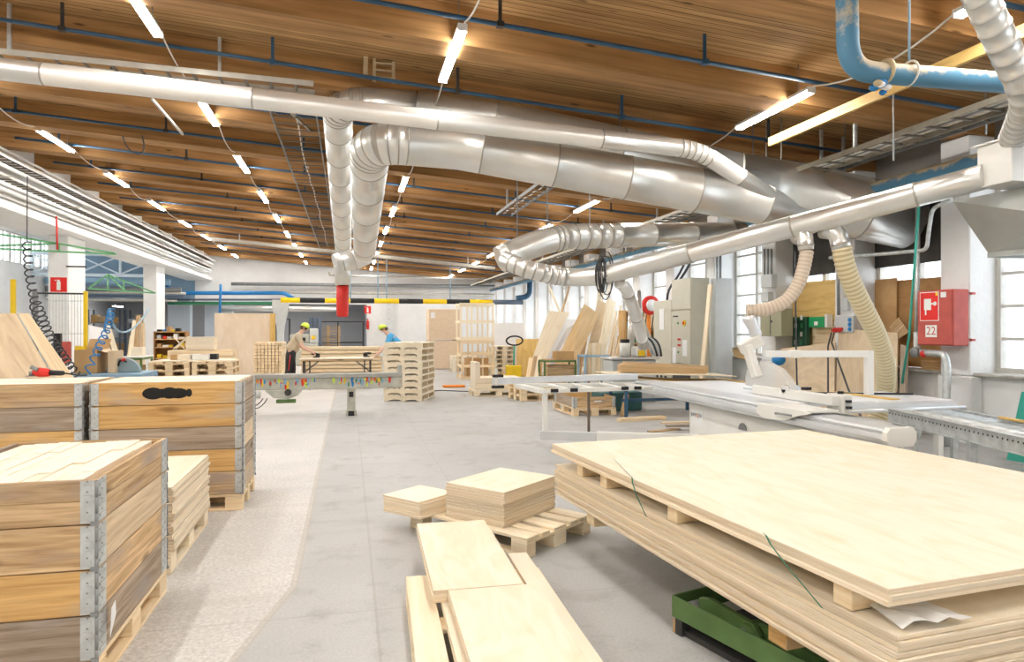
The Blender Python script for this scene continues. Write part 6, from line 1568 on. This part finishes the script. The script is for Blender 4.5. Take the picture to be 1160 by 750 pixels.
# cart with cardboard box and grey cover
cx0, cx1 = at(82, 424, Y=11.4).x, at(160, 424, Y=11.4).x; cz = at(100, 425, Y=11.4).z
frame_table('work_cart', 'light blue cart carrying the open cardboard box', cx0, cx1, 11.3, 12.2, cz, 'bluelight', 'bluelight', .025, .3)
bw = at(110, 424, Y=11.5).x - at(84, 424, Y=11.5).x; bh = at(84, 398, Y=11.5).z - cz
t = thing('cardboard_box', 'open brown cardboard box on the light blue cart', 'cardboard box', (at(97, 424, Y=11.5).x, 11.75, cz + .017))
m = MB(); d_ = .25; w2 = bw / 2; T_ = .006
m.bb(-w2, w2, -d_, -d_ + T_, 0, bh); m.bb(-w2, w2, d_ - T_, d_, 0, bh); m.bb(-w2, -w2 + T_, -d_ + T_, d_ - T_, 0, bh); m.bb(w2 - T_, w2, -d_ + T_, d_ - T_, 0, bh); m.bb(-w2, w2, -d_, d_, 0, T_); m.build('box_body', M['card'], t)
MB().prism([V(-w2, d_, bh), V(w2, d_, bh), V(w2 + .02, d_ + .08, bh + .16), V(-w2 + .02, d_ + .08, bh + .16)], (0, .005, 0)).build('flap', M['card'], t)
MB().prism([V(w2, -d_, bh), V(w2, d_, bh), V(w2 + .12, d_, bh - .04), V(w2 + .12, -d_, bh - .04)], (0, 0, .005)).build('flap', M['cardpale'], t)
o = MB().bb(0, .10, -.2, .2, 0, bh * .95).build('cardboard_box', M['cardpale'], None, .004); o.location = (at(97, 424, Y=11.5).x + w2 + .13, 11.75, cz + .017); tag(o, 'narrow pale carton standing against the open cardboard box', 'cardboard box')
p = at(137, 427, Y=11.6); t = thing('grey_cover', 'grey domed machine cover with a red handle on the cart', 'machine cover', (p.x, 11.75, cz + .017))
m = MB(); m.prism([V(.24 * math.cos(a), -.06, .24 * math.sin(a) * .92) for a in [PI * i / 16 for i in range(17)]], (0, .12, 0)); m.build('dome', M['bluegrey'], t, .006)
MB().tube(bezier((-.06, -.065, .10), (-.04, -.13, .2), (.02, -.13, .22), (.05, -.065, .16), 8), .014, 8).build('black_handle', M['black'], t); MB().cyl((.0, -.12, .185), (.05, -.12, .21), .022, 10).build('red_grip', M['red'], t)
# white leaning sheet and timbers behind the cart
lean('leaning_sheet', 'white sheet leaning behind the cardboard box', [at(100, 440, Y=13.0), at(137, 440, Y=13.0), at(118, 372, Y=13.6), at(100, 368, Y=13.6)], .02, 'paper')
lean('leaning_plank', 'pale plank leaning on the right edge of the white sheet', [at(139, 440, Y=12.9), at(147, 440, Y=12.9), at(124, 366, Y=13.55), at(119, 368, Y=13.55)], .03, 'pinepale')
# red angle grinder on the crate at the left edge
p = at(52, 425, Z=1.165); t = thing('angle_grinder', 'red and black angle grinder lying on the left crate', 'angle grinder', (p.x - .03, p.y, 1.143), -.15)
MB().tube([(-.07, 0, .05), (-.03, 0, .05), (.05, 0, .045), (.07, 0, .045)], [.035, .045, .038, .03], 12).build('motor_body', M['red'], t)
MB().tube([(.07, 0, .045), (.16, 0, .04), (.19, 0, .04)], [.026, .024, .02], 10).build('black_grip', M['black'], t); MB().tube([(-.02, -.03, .07), (-.08, -.03, .10)], .02, 8).build('gear_head', M['greymetal'], t)
MB().cyl((-.085, 0, .012), (-.085, 0, .018), .06, 18).build('disc', M['greymetal'], t); MB().cyl((-.085, 0, .018), (-.085, 0, .06), .03, 12).build('spindle_head', M['greymetal'], t)
MB().tube(bezier((.19, 0, .04), (.3, .05, .02), (.2, .12, .01), (.32, .15, .01), 8), .008, 6).build('power_cord', M['black'], t)
# ------------------------------------------------------------------ trays along the girder and in the ceiling
def tray(name, label, p0, p1, w_, mat, step=.3, h=.06, rung=.02, hang=None, cables=0, group=None):
    p0, p1 = Vector(p0), Vector(p1); d = (p1 - p0); L = d.length; d.normalize(); sd = d.cross(V(0, 0, 1)).normalized()
    t = thing(name, label, 'cable tray', p0, 0, group)
    for s_ in (-1, 1): MB().bar(sd * s_ * w_ / 2, d * L + sd * s_ * w_ / 2, .015, h).build('side_rail', M[mat], t)
    m = MB(); n = int(L / step)
    for i in range(n + 1): m.bar(d * (i * step + .05) - sd * w_ / 2, d * (i * step + .05) + sd * w_ / 2, rung, rung * .8)
    m.build('rungs', M['rung'], t)['kind'] = 'stuff'
    for c_ in range(cables):
        a = -w_ / 2 + w_ * (c_ + .7) / (cables + .4); pts = [d * L * i / 24 + sd * (a + random.uniform(-.03, .03)) + V(0, 0, rung * .4 + .014 + .004 * (c_ % 2)) for i in range(25)]
        MB().tube(pts, .012, 6).build('cable', M[['cablewhite', 'cabledark', 'cablewhite', 'greymetal'][c_ % 4]], t)
    for q in (hang or []):
        a = d * q
        x_ = (p0 + a).x; top = zb(x_) - p0.z - a.z
        MB().bb(a.x - .02, a.x + .02, a.y - .02, a.y + .02, a.z + h / 2, a.z + top - .002).build('hanger_post', M['steel'], t)
    return t
tray('hanging_cable_tray', 'upper wire tray with cables running along the white girder', (-7.05, 2, 5.12), (-7.05, 38, 5.12), .5, 'steelpale', .26, .06, .04, None, 2)
tray('hanging_cable_tray', 'lower wire tray running along the white girder', (-6.95, 2, 4.72), (-6.95, 38, 4.72), .30, 'steelpale', .26, .05, .035, None, 1)
for i, (x, z, r, m_) in enumerate(((-7.0, 4.50, .05, 'white'), (-6.85, 4.92, .045, 'white'), (-7.1, 4.40, .035, 'whitewarm'), (-7.15, 5.42, .03, 'whitewarm'), (-6.72, 5.06, .02, 'white'))):
    tag(MB().tube([(x, 2, z), (x, 20, z), (x, 38, z)], r, 10).build('hanging_white_conduit', M[m_]), '%s white conduit along the girder, counted from below' % ['second', 'third', 'first', 'fifth', 'fourth'][i], 'conduit')
tag(MB().bb(-7.1, -6.9, 2, 38, 4.56, 4.62).build('hanging_white_trunking', M['white']), 'flat white trunking under the lower tray along the girder', 'trunking')
for i in range(9):
    y = 5 + i * 3.6
    tag(MB().bb(-7.12, -6.62, y - .02, y + .02, 4.66, 4.69).build('hanging_tray_bracket', M['steelpale']), '%s bracket arm carrying the trays along the girder, from the camera' % (['first'] + ORD[1:])[i], 'bracket', 'bracket arms on the girder')
tray('hanging_cable_ladder', 'cable ladder running away overhead left of the twin ducts', (-.83, 10.15, 4.93), (-.83, 29, 4.93), .68, 'greymetal', .36, .07, .022, [.4, 4.8, 9.2, 13.6, 18], 1)
a_, b_ = at(-180, 45, Y=9.75), at(356, 100, Y=9.75)
tray('hanging_cable_ladder', 'cable ladder crossing above the long slim pale pipe', a_, b_, .36, 'steelpale', .32, .07, .03, [1.75, 4.2], 0)
tray('hanging_cable_ladder', 'short cable ladder hanging over the duct loop', at(571, 243, Z=4.15), at(640, 194, Z=4.15), .34, 'greymetal', .3, .06, .02, [.3, 3.0], 1)
a_, b_ = at(240, 271, Y=28.2), at(560, 304, Y=28.2)
tray('hanging_cable_ladder', 'long cable ladder crossing the far end of the ceiling', a_, b_, .3, 'steelpale', .4, .12, .03, [1, 5.5, 10], 0)
tray('hanging_cable_tray', 'dusty cable tray along the window wall under the ceiling', (6.75, 3.5, 3.98), (6.75, 37, 3.98), .42, 'steeldust', .35, .07, .03, [1.2, 4.5, 8, 14, 20, 26], 5)
tray('hanging_cable_tray', 'second cable tray above the header drum beside the window wall', (7.38, 3.5, 4.12), (7.38, 37, 4.12), .34, 'greymetal', .35, .07, .03, [1.6, 6, 12, 18, 24], 6)
def hp(name, label, pts, r, mat, seg=12, cat='pipe', group=None): return tag(MB().tube(pts, r, seg).build(name, M[mat]), label, cat, group)
t = thing('hanging_main_pipe', 'thick dusty blue pipe running along the window wall under the trays', 'pipe', (7.7, 3.2, 3.72))
MB().tube([(0, 0, 0), (0, 12, 0), (0, 34, 0)], .085, 16).build('pipe', M['bluedust'], t)
for y in (3.4, 6.2, 10, 15, 20, 26): MB().bb(-.012, .012, y - .015, y + .015, .08, .95).build('hanger', M['steel'], t); 
for y in (3.4, 6.2, 10): MB().tube([(.095 * math.cos(a), y, .095 * math.sin(a)) for a in [2 * PI * i / 16 for i in range(17)]], .012, 6, False).build('pipe_clamp', M['brass'] if 'brass' in M else M['steel'], t)
# dusty blue pipe from the ceiling, top right
q0 = at(957, -80, d=5.65); q1 = at(961, 80, d=5.65); q2 = at(1180, 97, Y=q1.y); q0 = V(q1.x - .03, q1.y, zb(q1.x) - .01)
t = thing('hanging_blue_main', 'thick dusty blue pipe bending from the ceiling to the right, top right', 'pipe', q1)
MB().tube([p - q1 for p in rounded([q0, q1, q2], .24, 8)], .088, 18).build('pipe', M['bluedust'], t)
ca_ = at(1003, 81, Y=q1.y) - q1
MB().tube([ca_ + V(-.02, 0, 0), ca_ + V(-.012, 0, 0), ca_ + V(.012, 0, 0), ca_ + V(.02, 0, 0)], [.09, .105, .105, .09], 18).build('pipe_coupling', M['brassy'], t)
cb_ = at(1030, 83, Y=q1.y) - q1; MB().tube([cb_ + V(0, .10 * math.cos(a), .10 * math.sin(a)) for a in [2 * PI * i / 18 for i in range(19)]], .010, 6, False).build('wire_sling', M['cablewhite'], t)
MB().cyl(cb_ + V(0, 0, .10), cb_ + V(0, 0, zb(5) - q1.z - .02), .010, 6).build('hanger_rod', M['bluelight'], t)
rg = MB(); rnd = random.Random(2)
for i in range(9): rg.ball(ca_ + V(rnd.uniform(-.13, .03), rnd.uniform(-.06, .06), -.12 + rnd.uniform(-.04, .03)), rnd.uniform(.03, .055), 8, 6, (1, 1, .7), i % 3)
rg.build('tied_rag', [M['bluebright'], M['paper'], M['brassy']], t)
tag(MB().bar(at(872, 161, Z=4.28), at(1172, 30, Z=4.33), .05, .12).build('hanging_wooden_batten', M['yellowply']), 'long yellowish wooden batten hanging under the ceiling above the red cabinet', 'batten')
# dark flat bar on a post
t = thing('hanging_flat_bar', 'dark flat steel bar held by a post under the near ceiling beam', 'bar', at(690, 84, Y=8.35)); o_ = at(690, 84, Y=8.35)
MB().bar(V(0, 0, 0), at(884, 96, Y=8.35) - o_, .05, .10).build('bar', M['darkbrown'], t)
MB().bb(-.05, .02, -.03, .03, -.03, zb(o_.x) - o_.z - .002).build('post', M['darksteel'], t); MB().bb(-.07, .05, -.05, .05, -.05, .03).build('bracket', M['brassy'], t)
# threaded rods that carry the ducts
for i, (px, py0, py1, Y) in enumerate(((853, 112, 222, 9.75), (868, 144, 205, 9.6), (885, 130, 232, 9.3), (957, 135, 225, 9.05), (560, 95, 133, 9.9), (548, 110, 136, 9.95), (702, 100, 170, 9.75), (430, 72, 112, 9.95), (420, 30, 98, 9.95), (586, 215, 268, 10.0), (1012, 95, 182, 7.0), (1117, 105, 152, 6.8), (620, 150, 262, 10.0), (668, 190, 258, 10.05))):
    p, q = at(px, py0, Y=Y), at(px, py1, Y=Y); p = V(q.x, q.y, zb(q.x) - .002)
    tag(MB().cyl(p, q, .009 if i < 9 else .011, 6).build('hanging_rod', M['steel' if i % 3 else 'greymetal']), '%s suspension rod above the ducts' % (['first'] + ORD[1:])[i], 'rod', None)
# steel hanger frame over the elbow of the twin ducts
t = thing('hanging_elbow_frame', 'pale dusty hanger frame over the elbow of the twin ducts', 'hanger', at(414, 62, Y=9.6)); o_ = at(414, 62, Y=9.6)
MB().bb(-.03, .03, -.03, .03, -.32, zb(o_.x) - o_.z - .002).build('post', M['brassy'], t)
MB().bb(.03, .40, -.02, .02, .0, .06).build('arm', M['brassy'], t); MB().bb(.36, .40, -.02, .02, -.36, .0).build('drop', M['brassy'], t); MB().bb(.10, .14, -.02, .02, -.36, .0).build('drop', M['brassy'], t)
for z in (-.1, -.2, -.3): MB().bb(.14, .36, -.015, .015, z - .012, z + .012).build('rung', M['brassy'], t)
# cable loops hung on the duct loop
b_ = MB(); c = at(683, 312, Y=8.72); rnd = random.Random(4); pts = []
for i in range(7):
    cx, rx, rz = rnd.uniform(-.06, .06), rnd.uniform(.04, .11), rnd.uniform(.18, .33)
    pts += [c + V(cx + rx * math.cos(a), .02 * i - .06, .03 * math.sin(i) + rz * math.sin(a)) for a in [2 * PI * k / 16 + .1 * i for k in range(16)]]
tag(b_.tube(pts, .008, 6).build('hanging_cable_coil', M['darksteel']), 'coil of dark cable hung on the return pipe of the duct loop', 'cable')
# small things under the boards on the left
for i, (a, b2, lab) in enumerate((((172, 112), (207, 152), 'pale slanting stay under the ceiling at the left of the slim pipe'), ((330, 128), (352, 148), 'short pale stay beside the overhead cable ladder'))):
    p, q = at(*a, Z=4.95), at(*b2, Z=4.95); tag(MB().bar(p, q, .03, .04).build('hanging_stay', M['steelpale']), lab, 'stay')
p = at(150, 158, Y=12.9); tag(MB().tube(bezier(p + V(-.15, 0, .05), p + V(-.1, 0, -.3), p + V(.3, 0, -.4), p + V(.15, 0, .08), 10), .012, 6).build('hanging_loose_cable', M['cabledark']), 'loose dark cable loop hanging under the beams at the left', 'cable')
# ------------------------------------------------------------------ side aisle and far pipes
def lattice(name, label, x0, x1, Y, z0, z1, n, mat):
    t = thing(name, label, 'truss', ((x0 + x1) / 2, Y, z0)); ox = (x0 + x1) / 2; h = z1 - z0
    for z in (0, h): MB().bb(x0 - ox, x1 - ox, -.06, .06, z - .07, z + .07).build('chord', M[mat], t)
    for i in range(n + 1):
        x = x0 - ox + (x1 - x0) * i / n; MB().bb(x - .05, x + .05, -.04, .04, .071, h - .071).build('upright', M[mat], t)
        if i < n:
            x2 = x0 - ox + (x1 - x0) * (i + 1) / n
            MB().bar((x + .05, -.02, .07), (x2 - .05, -.02, h - .07), .06, .08, (0, 1, 0)).build('diagonal', M[mat], t)
            MB().bar((x + .05, .05, h - .07), (x2 - .05, .05, .07), .06, .08, (0, 1, 0)).build('diagonal', M[mat], t)
M['paleblue'] = plain('pale_blue_steel', (.62, .72, .80), .5, 0, .06, 3)
lattice('hanging_lattice_truss', 'pale blue lattice truss crossing the side aisle beyond the columns', -13.9, -8.5, 35.0, 4.05, 5.0, 3, 'paleblue')
for i, (z, r, m_, x0, x1) in enumerate(((3.86, .16, 'bluelight', -13.9, -8.5), (3.50, .11, 'greymetal', -13.9, -8.0), (3.32, .07, 'steelpale', -13.9, -7.8), (3.16, .06, 'bluedark', -13.9, -7.9), (2.95, .05, 'steelpale', -13.9, -8.2))):
    hp('hanging_aisle_pipe', '%s horizontal pipe from the top crossing the side aisle below the truss' % ORD[i], [(x0, 36.4, z), (x1, 36.4, z)], r, m_)
hp('hanging_far_pipe', 'bright blue pipe crossing below the girder before the far wall', rounded([at(190, 316, Y=37.0), at(190, 332, Y=37.0), at(322, 332, Y=37.0), at(332, 338, Y=36.2)], .3, 5), .10, 'bluebright')
hp('hanging_far_pipe', 'thin dark blue pipe just under the bright blue one', [at(190, 339.5, Y=36.9), at(318, 339.5, Y=36.9)], .05, 'bluedark')
hp('hanging_far_pipe', 'green pipe crossing below the blue pipes before the far wall', [at(190, 343.5, Y=37.1), at(322, 343.5, Y=37.1)], .085, 'greenpipe')
hp('hanging_far_pipe', 'upright bright blue pipe beside the tall board', [at(250, 322, Y=36.6), at(249, 356, Y=36.6)], .06, 'bluebright')
hp('hanging_far_pipe', 'upper grey pipe along the far white wall', [at(262, 321.5, Y=39.1), at(560, 324.5, Y=39.1)], .09, 'greymetal')
hp('hanging_far_pipe', 'lower grey pipe along the far white wall', [at(300, 331, Y=39.15), at(560, 334, Y=39.15)], .07, 'steelpale')
hp('hanging_far_pipe', 'pale thick pipe under the lintel of the passage', [at(250, 349.5, Y=38.8), at(386, 350, Y=38.8)], .15, 'galv')
hp('hanging_far_pipe', 'thin grey pipe high on the far wall behind the red sleeve', rounded([at(373, 308, Y=38.0), at(373, 312, Y=38.0), at(560, 316, Y=38.0)], .1, 3), .05, 'steelpale')
t = thing('hanging_warning_bar', 'yellow and black warning bar hanging across the hall before the far wall', 'warning bar', at(318, 340, Y=32.0)); o_ = at(318, 340, Y=32.0)
ed = [318, 340, 368, 397, 424, 452, 479, 506, 532, 558, 592]
for i, (a, b2) in enumerate(zip(ed[:-1], ed[1:])):
    p, q = at(a, 339.7, Y=32.0) - o_, at(b2, 339.7, Y=32.0) - o_; q.z = p.z = 0
    MB().cyl(p + V(.004, 0, 0), q - V(.004, 0, 0), .115, 14).build('bar_segment', M['bluedark' if i == 9 else ('black' if i % 2 else 'yellowsig')], t)
for px in (397, 428, 438, 510): 
    p = at(px, 339.7, Y=32.0) - o_; MB().cyl((p.x, 0, .1), (p.x, 0, zb(p.x + o_.x) - o_.z - .01), .025, 6).build('hanger_rod', M['bluelight'], t)
hp('hanging_far_pipe', 'dark blue pipe bending up at the right end of the warning bar', rounded([at(585, 338, Y=31.2), at(600, 336, Y=31.2), at(600, 318, Y=31.2)], .4, 5), .13, 'blue')
# hose booms
t = thing('hanging_hose_boom', 'green hose boom crossing in front of the first column', 'hose boom', at(0, 282, Y=17.6)); o_ = at(0, 282, Y=17.6)
for a, b2 in (((-20, 281), (132, 288)), ((-20, 262), (66, 276)), ((66, 276), (130, 287)), ((67, 276), (67, 285)), ((-20, 279), (66, 276))):
    MB().bar(at(*a, Y=17.6) - o_, at(*b2, Y=17.6) - o_, .035, .04).build('boom_bar', M['greenpale'], t)
t = thing('hanging_hose_boom', 'pale green hose boom between the two columns', 'hose boom', at(100, 325, Y=17.0)); o_ = at(100, 325, Y=17.0)
for a, b2 in (((100, 327), (176, 332)), ((100, 327), (122, 311)), ((122, 311), (176, 332)), ((122, 311), (122, 328)), ((122, 311), (141, 329)), ((140, 318), (140, 329))):
    MB().bar(at(*a, Y=17.0) - o_, at(*b2, Y=17.0) - o_, .025, .03).build('boom_bar', M['greenpale'], t)
tag(MB().cyl(at(64, 245, Y=17.55), at(65, 283, Y=17.55), .02, 6).build('hanging_red_line', M['red']), 'thin red line holding the green hose boom at the first column', 'line')
# ------------------------------------------------------------------ people
def skin(name, verts, edges, mat, parent, root=0, sub=1):
    """verts: (x, y, z, rx, ry) ; grows one continuous surface over the skeleton"""
    me = bpy.data.meshes.new(name); me.from_pydata([v[:3] for v in verts], edges, []); me.materials.append(mat)
    o = bpy.data.objects.new(name, me); COL.objects.link(o); o.parent = parent
    m = o.modifiers.new('skin', 'SKIN'); m.use_smooth_shade = True
    for i, v in enumerate(verts):
        sv = me.skin_vertices[0].data[i]; sv.radius = (v[3], v[4] if len(v) > 4 else v[3]); sv.use_root = (i == root)
    s = o.modifiers.new('sub', 'SUBSURF'); s.levels = sub; s.render_levels = sub
    return o
def person(label, loc, rz, J, mats, hair='hair'):
    """J: joints in the person's own frame, facing +x"""
    t = thing('person', label, 'person', loc, rz)
    body = []; ed = []
    def add(p, r, par=None, r2=None):
        body.append((*p, r, r2 or r)); k = len(body) - 1
        if par is not None: ed.append((par, k))
        return k
    pel = add(J['pelvis'], .10, None, .115); wai = add(J['waist'], .10, pel, .12); che = add(J['chest'], .13, wai, .16); nb = add(J['neckbase'], .075, che); nk = add(J['neck'], .055, nb)
    hd = V(*J['head']); up = (hd - V(*J['neck'])).normalized(); fw = V(*J['face']).normalized()
    h1 = add(hd - up * .03, .078, nk, .072); h2 = add(hd + up * .06, .092, h1, .078); h3 = add(hd + up * .12, .055, h2)
    hands = []
    for s_ in ('l', 'r'):
        sh = add(J['sh_' + s_], .062, che); el = add(J['el_' + s_], .042, sh); wr = add(J['wr_' + s_], .028, el)
        e, w_ = V(*J['el_' + s_]), V(*J['wr_' + s_]); d = (w_ - e).normalized(); sg = 1 if s_ == 'l' else -1
        palm = w_ + d * .07; pk = add(palm, .034, wr, .02); hands.append((palm, d))
        side = d.cross(V(0, 0, 1)).normalized(); dn = V(0, 0, -1)
        for q, ln in ((-.030, .060), (-.010, .072), (.010, .068), (.030, .052)):
            b_ = palm + d * .035 + side * q; k1 = add(b_, .0105, pk); k2 = add(b_ + d * ln * .6 + dn * .006, .0095, k1); add(b_ + d * ln * .95 + dn * .03, .008, k2)
        b_ = palm - d * .01 + side * (-.036 * sg); k1 = add(b_ , .012, pk); add(b_ + d * .045 + side * (-.022 * sg) + dn * .012, .0095, k1)
    for s_ in ('l', 'r'):
        hp_ = add(J['hip_' + s_], .08, pel); kn = add(J['kn_' + s_], .058, hp_); an = add(J['an_' + s_], .04, kn); add(J['toe_' + s_], .032, an)
    skin('body', body, ed, M['skin'], t)
    # face
    ey = MB()
    sd = up.cross(fw).normalized()
    for q in (-1, 1): MB().ball(hd + up * .035 + fw * .083 + sd * q * .031, .011, 8, 6).build('eye', M['black'], t)
    MB().tube([hd + up * .04 + fw * .085, hd + fw * .108, hd - up * .012 + fw * .09], [.008, .016, .012], 8).build('nose', M['skin'], t)
    MB().tube([hd - up * .045 + fw * .078 - sd * .02, hd - up * .047 + fw * .086, hd - up * .045 + fw * .078 + sd * .02], .006, 6).build('mouth', M['lip'], t)
    for q in (-1, 1): MB().ball(hd + up * .01 + sd * q * .082 - fw * .005, .026, 8, 6, (.8, .5, 1.2)).build('ear', M['skin'], t)
    Rm = Matrix((fw, sd, up)).transposed()
    MB().ball(hd + up * .03 - fw * .018, .101, 14, 10, (1, .93, .95), 0, Rm).build('hair', M[hair], t)
    m = MB(); m.lathe([(.108, .045), (.110, .07), (.098, .115), (.065, .15), (.02, .165)], 16, Matrix.Translation(hd - fw * .008) @ Rm.to_4x4()); m.prism([hd + Rm @ V(.085, -.075, .05), hd + Rm @ V(.155, -.05, .045), hd + Rm @ V(.17, 0, .043), hd + Rm @ V(.155, .05, .045), hd + Rm @ V(.085, .075, .05)], up * .012); m.build('cap', M[mats['cap']], t)
    # clothes
    v = [(*J['pelvis'], .18, .20), (*J['waist'], .17, .19), (*J['chest'], .155, .19), (*J['neckbase'], .085, .09)]; e = [(0, 1), (1, 2), (2, 3)]
    for s_ in ('l', 'r'):
        v.append((*J['sh_' + s_], .082)); k = len(v) - 1; e.append((2, k)); a, b_ = V(*J['sh_' + s_]), V(*J['el_' + s_])
        v.append((*a.lerp(b_, .5), .066)); e.append((k, k + 1))
        v.append((*a.lerp(b_, .80 if mats.get('short', True) else 1.0), .058)); e.append((k + 1, k + 2))
    skin('shirt', v, e, M[mats['shirt']], t)
    v = [(*J['waist'], .13, .15), (*J['pelvis'], .175, .19)]; e = [(0, 1)]
    for s_ in ('l', 'r'):
        k = len(v); v += [(*J['hip_' + s_], .125), (*J['kn_' + s_], .078), (*(V(*J['an_' + s_]) + V(0, 0, .03)), .068)]; e += [(1, k), (k, k + 1), (k + 1, k + 2)]
    tr = skin('trousers', v, e, M[mats['trousers']], t, 1)
    for s_ in ('l', 'r'):
        a, b_ = V(*J['an_' + s_]), V(*J['toe_' + s_]); skin('shoe', [(*(a + V(-.05, 0, -.02)), .05, .05), (*(a.lerp(b_, .5) + V(0, 0, .0)), .05, .042), (*(b_ + V(.04, 0, .01)), .04, .034)], [(0, 1), (1, 2)], M['black'], t)
        if mats.get('stripe'):
            h_, k_ = V(*J['hip_' + s_]), V(*J['kn_' + s_]); sgn = 1 if s_ == 'l' else -1
            MB().tube([h_ + V(.02, sgn * .108, 0), h_.lerp(k_, .5) + V(.02, sgn * .10, 0), k_ + V(.02, sgn * .082, 0)], .012, 6).build('trouser_stripe', M[mats['stripe']], t)
    return t
M['skin'] = plain('skin', (.72, .45, .34), .5); M['lip'] = plain('lip', (.55, .22, .2), .5); M['hair'] = plain('dark_hair', (.12, .07, .04), .7)
M['shirtbeige'] = plain('beige_shirt', (.58, .48, .34), .8, 0, .1, 8); M['shirtblue'] = plain('bright_blue_shirt', (.08, .42, .78), .8, 0, .08, 8)
M['trdark'] = plain('dark_trousers', (.03, .03, .035), .8); M['trpale'] = plain('pale_blue_trousers', (.50, .57, .66), .8)
J1 = dict(pelvis=(-.20, 0, .95), waistlow=(-.18, 0, 1.0), waist=(-.13, 0, 1.10), chest=(-.02, 0, 1.33), neckbase=(.05, 0, 1.46), neck=(.09, 0, 1.51), head=(.15, 0, 1.60), face=(.9, 0, -.45),
          sh_l=(.0, .19, 1.40), sh_r=(.0, -.19, 1.40), el_l=(.10, .24, 1.13), el_r=(.09, -.25, 1.12), wr_l=(.33, .14, 1.0), wr_r=(.32, -.15, .99),
          hip_l=(-.20, .10, .90), hip_r=(-.20, -.10, .90), kn_l=(-.13, .12, .50), kn_r=(-.24, -.12, .50), an_l=(-.18, .12, .09), an_r=(-.33, -.12, .09), toe_l=(-.02, .13, .04), toe_r=(-.17, -.13, .04))
person('person in beige shirt, dark trousers and lime cap working at the left table end', (-1.30, 18.85, 0), 0, J1, dict(cap='lime', shirt='shirtbeige', trousers='trdark', stripe='red'))
J2 = dict(pelvis=(-.26, 0, .96), waistlow=(-.23, 0, 1.02), waist=(-.17, 0, 1.11), chest=(.0, 0, 1.32), neckbase=(.10, 0, 1.43), neck=(.15, 0, 1.48), head=(.22, 0, 1.57), face=(.95, 0, -.35),
          sh_l=(.03, .19, 1.38), sh_r=(.03, -.19, 1.38), el_l=(.17, .23, 1.13), el_r=(.18, -.22, 1.12), wr_l=(.36, .15, .93), wr_r=(.37, -.14, .93),
          hip_l=(-.26, .10, .91), hip_r=(-.26, -.10, .91), kn_l=(-.16, .12, .50), kn_r=(-.30, -.12, .50), an_l=(-.22, .12, .09), an_r=(-.40, -.12, .09), toe_l=(-.06, .13, .04), toe_r=(-.24, -.13, .04))
person('person in bright blue shirt and lime cap leaning over the right table end', (1.16, 19.0, 0), PI, J2, dict(cap='lime', shirt='shirtblue', trousers='trpale'))
# what they hold
for i, (x, y, lab) in enumerate(((-.86, 18.86, 'black hand tool held by the person in beige on the work table'), (.50, 18.98, 'black hand tool held by the person in blue on the work table'))):
    t = thing('hand_sander', lab, 'power tool', (x, y, .8215), 0 if i == 0 else PI)
    MB().bb(-.06, .12, -.05, .05, 0, .03).build('sole', M['darksteel'], t, .006); m = MB(); m.tube([(-.10, 0, .10), (-.02, 0, .10), (.07, 0, .08), (.11, 0, .05)], [.026, .032, .042, .036], 12); m.build('tool_body', M['black'], t); MB().bb(.0, .05, -.04, .04, .031, .06).build('neck', M['black'], t)
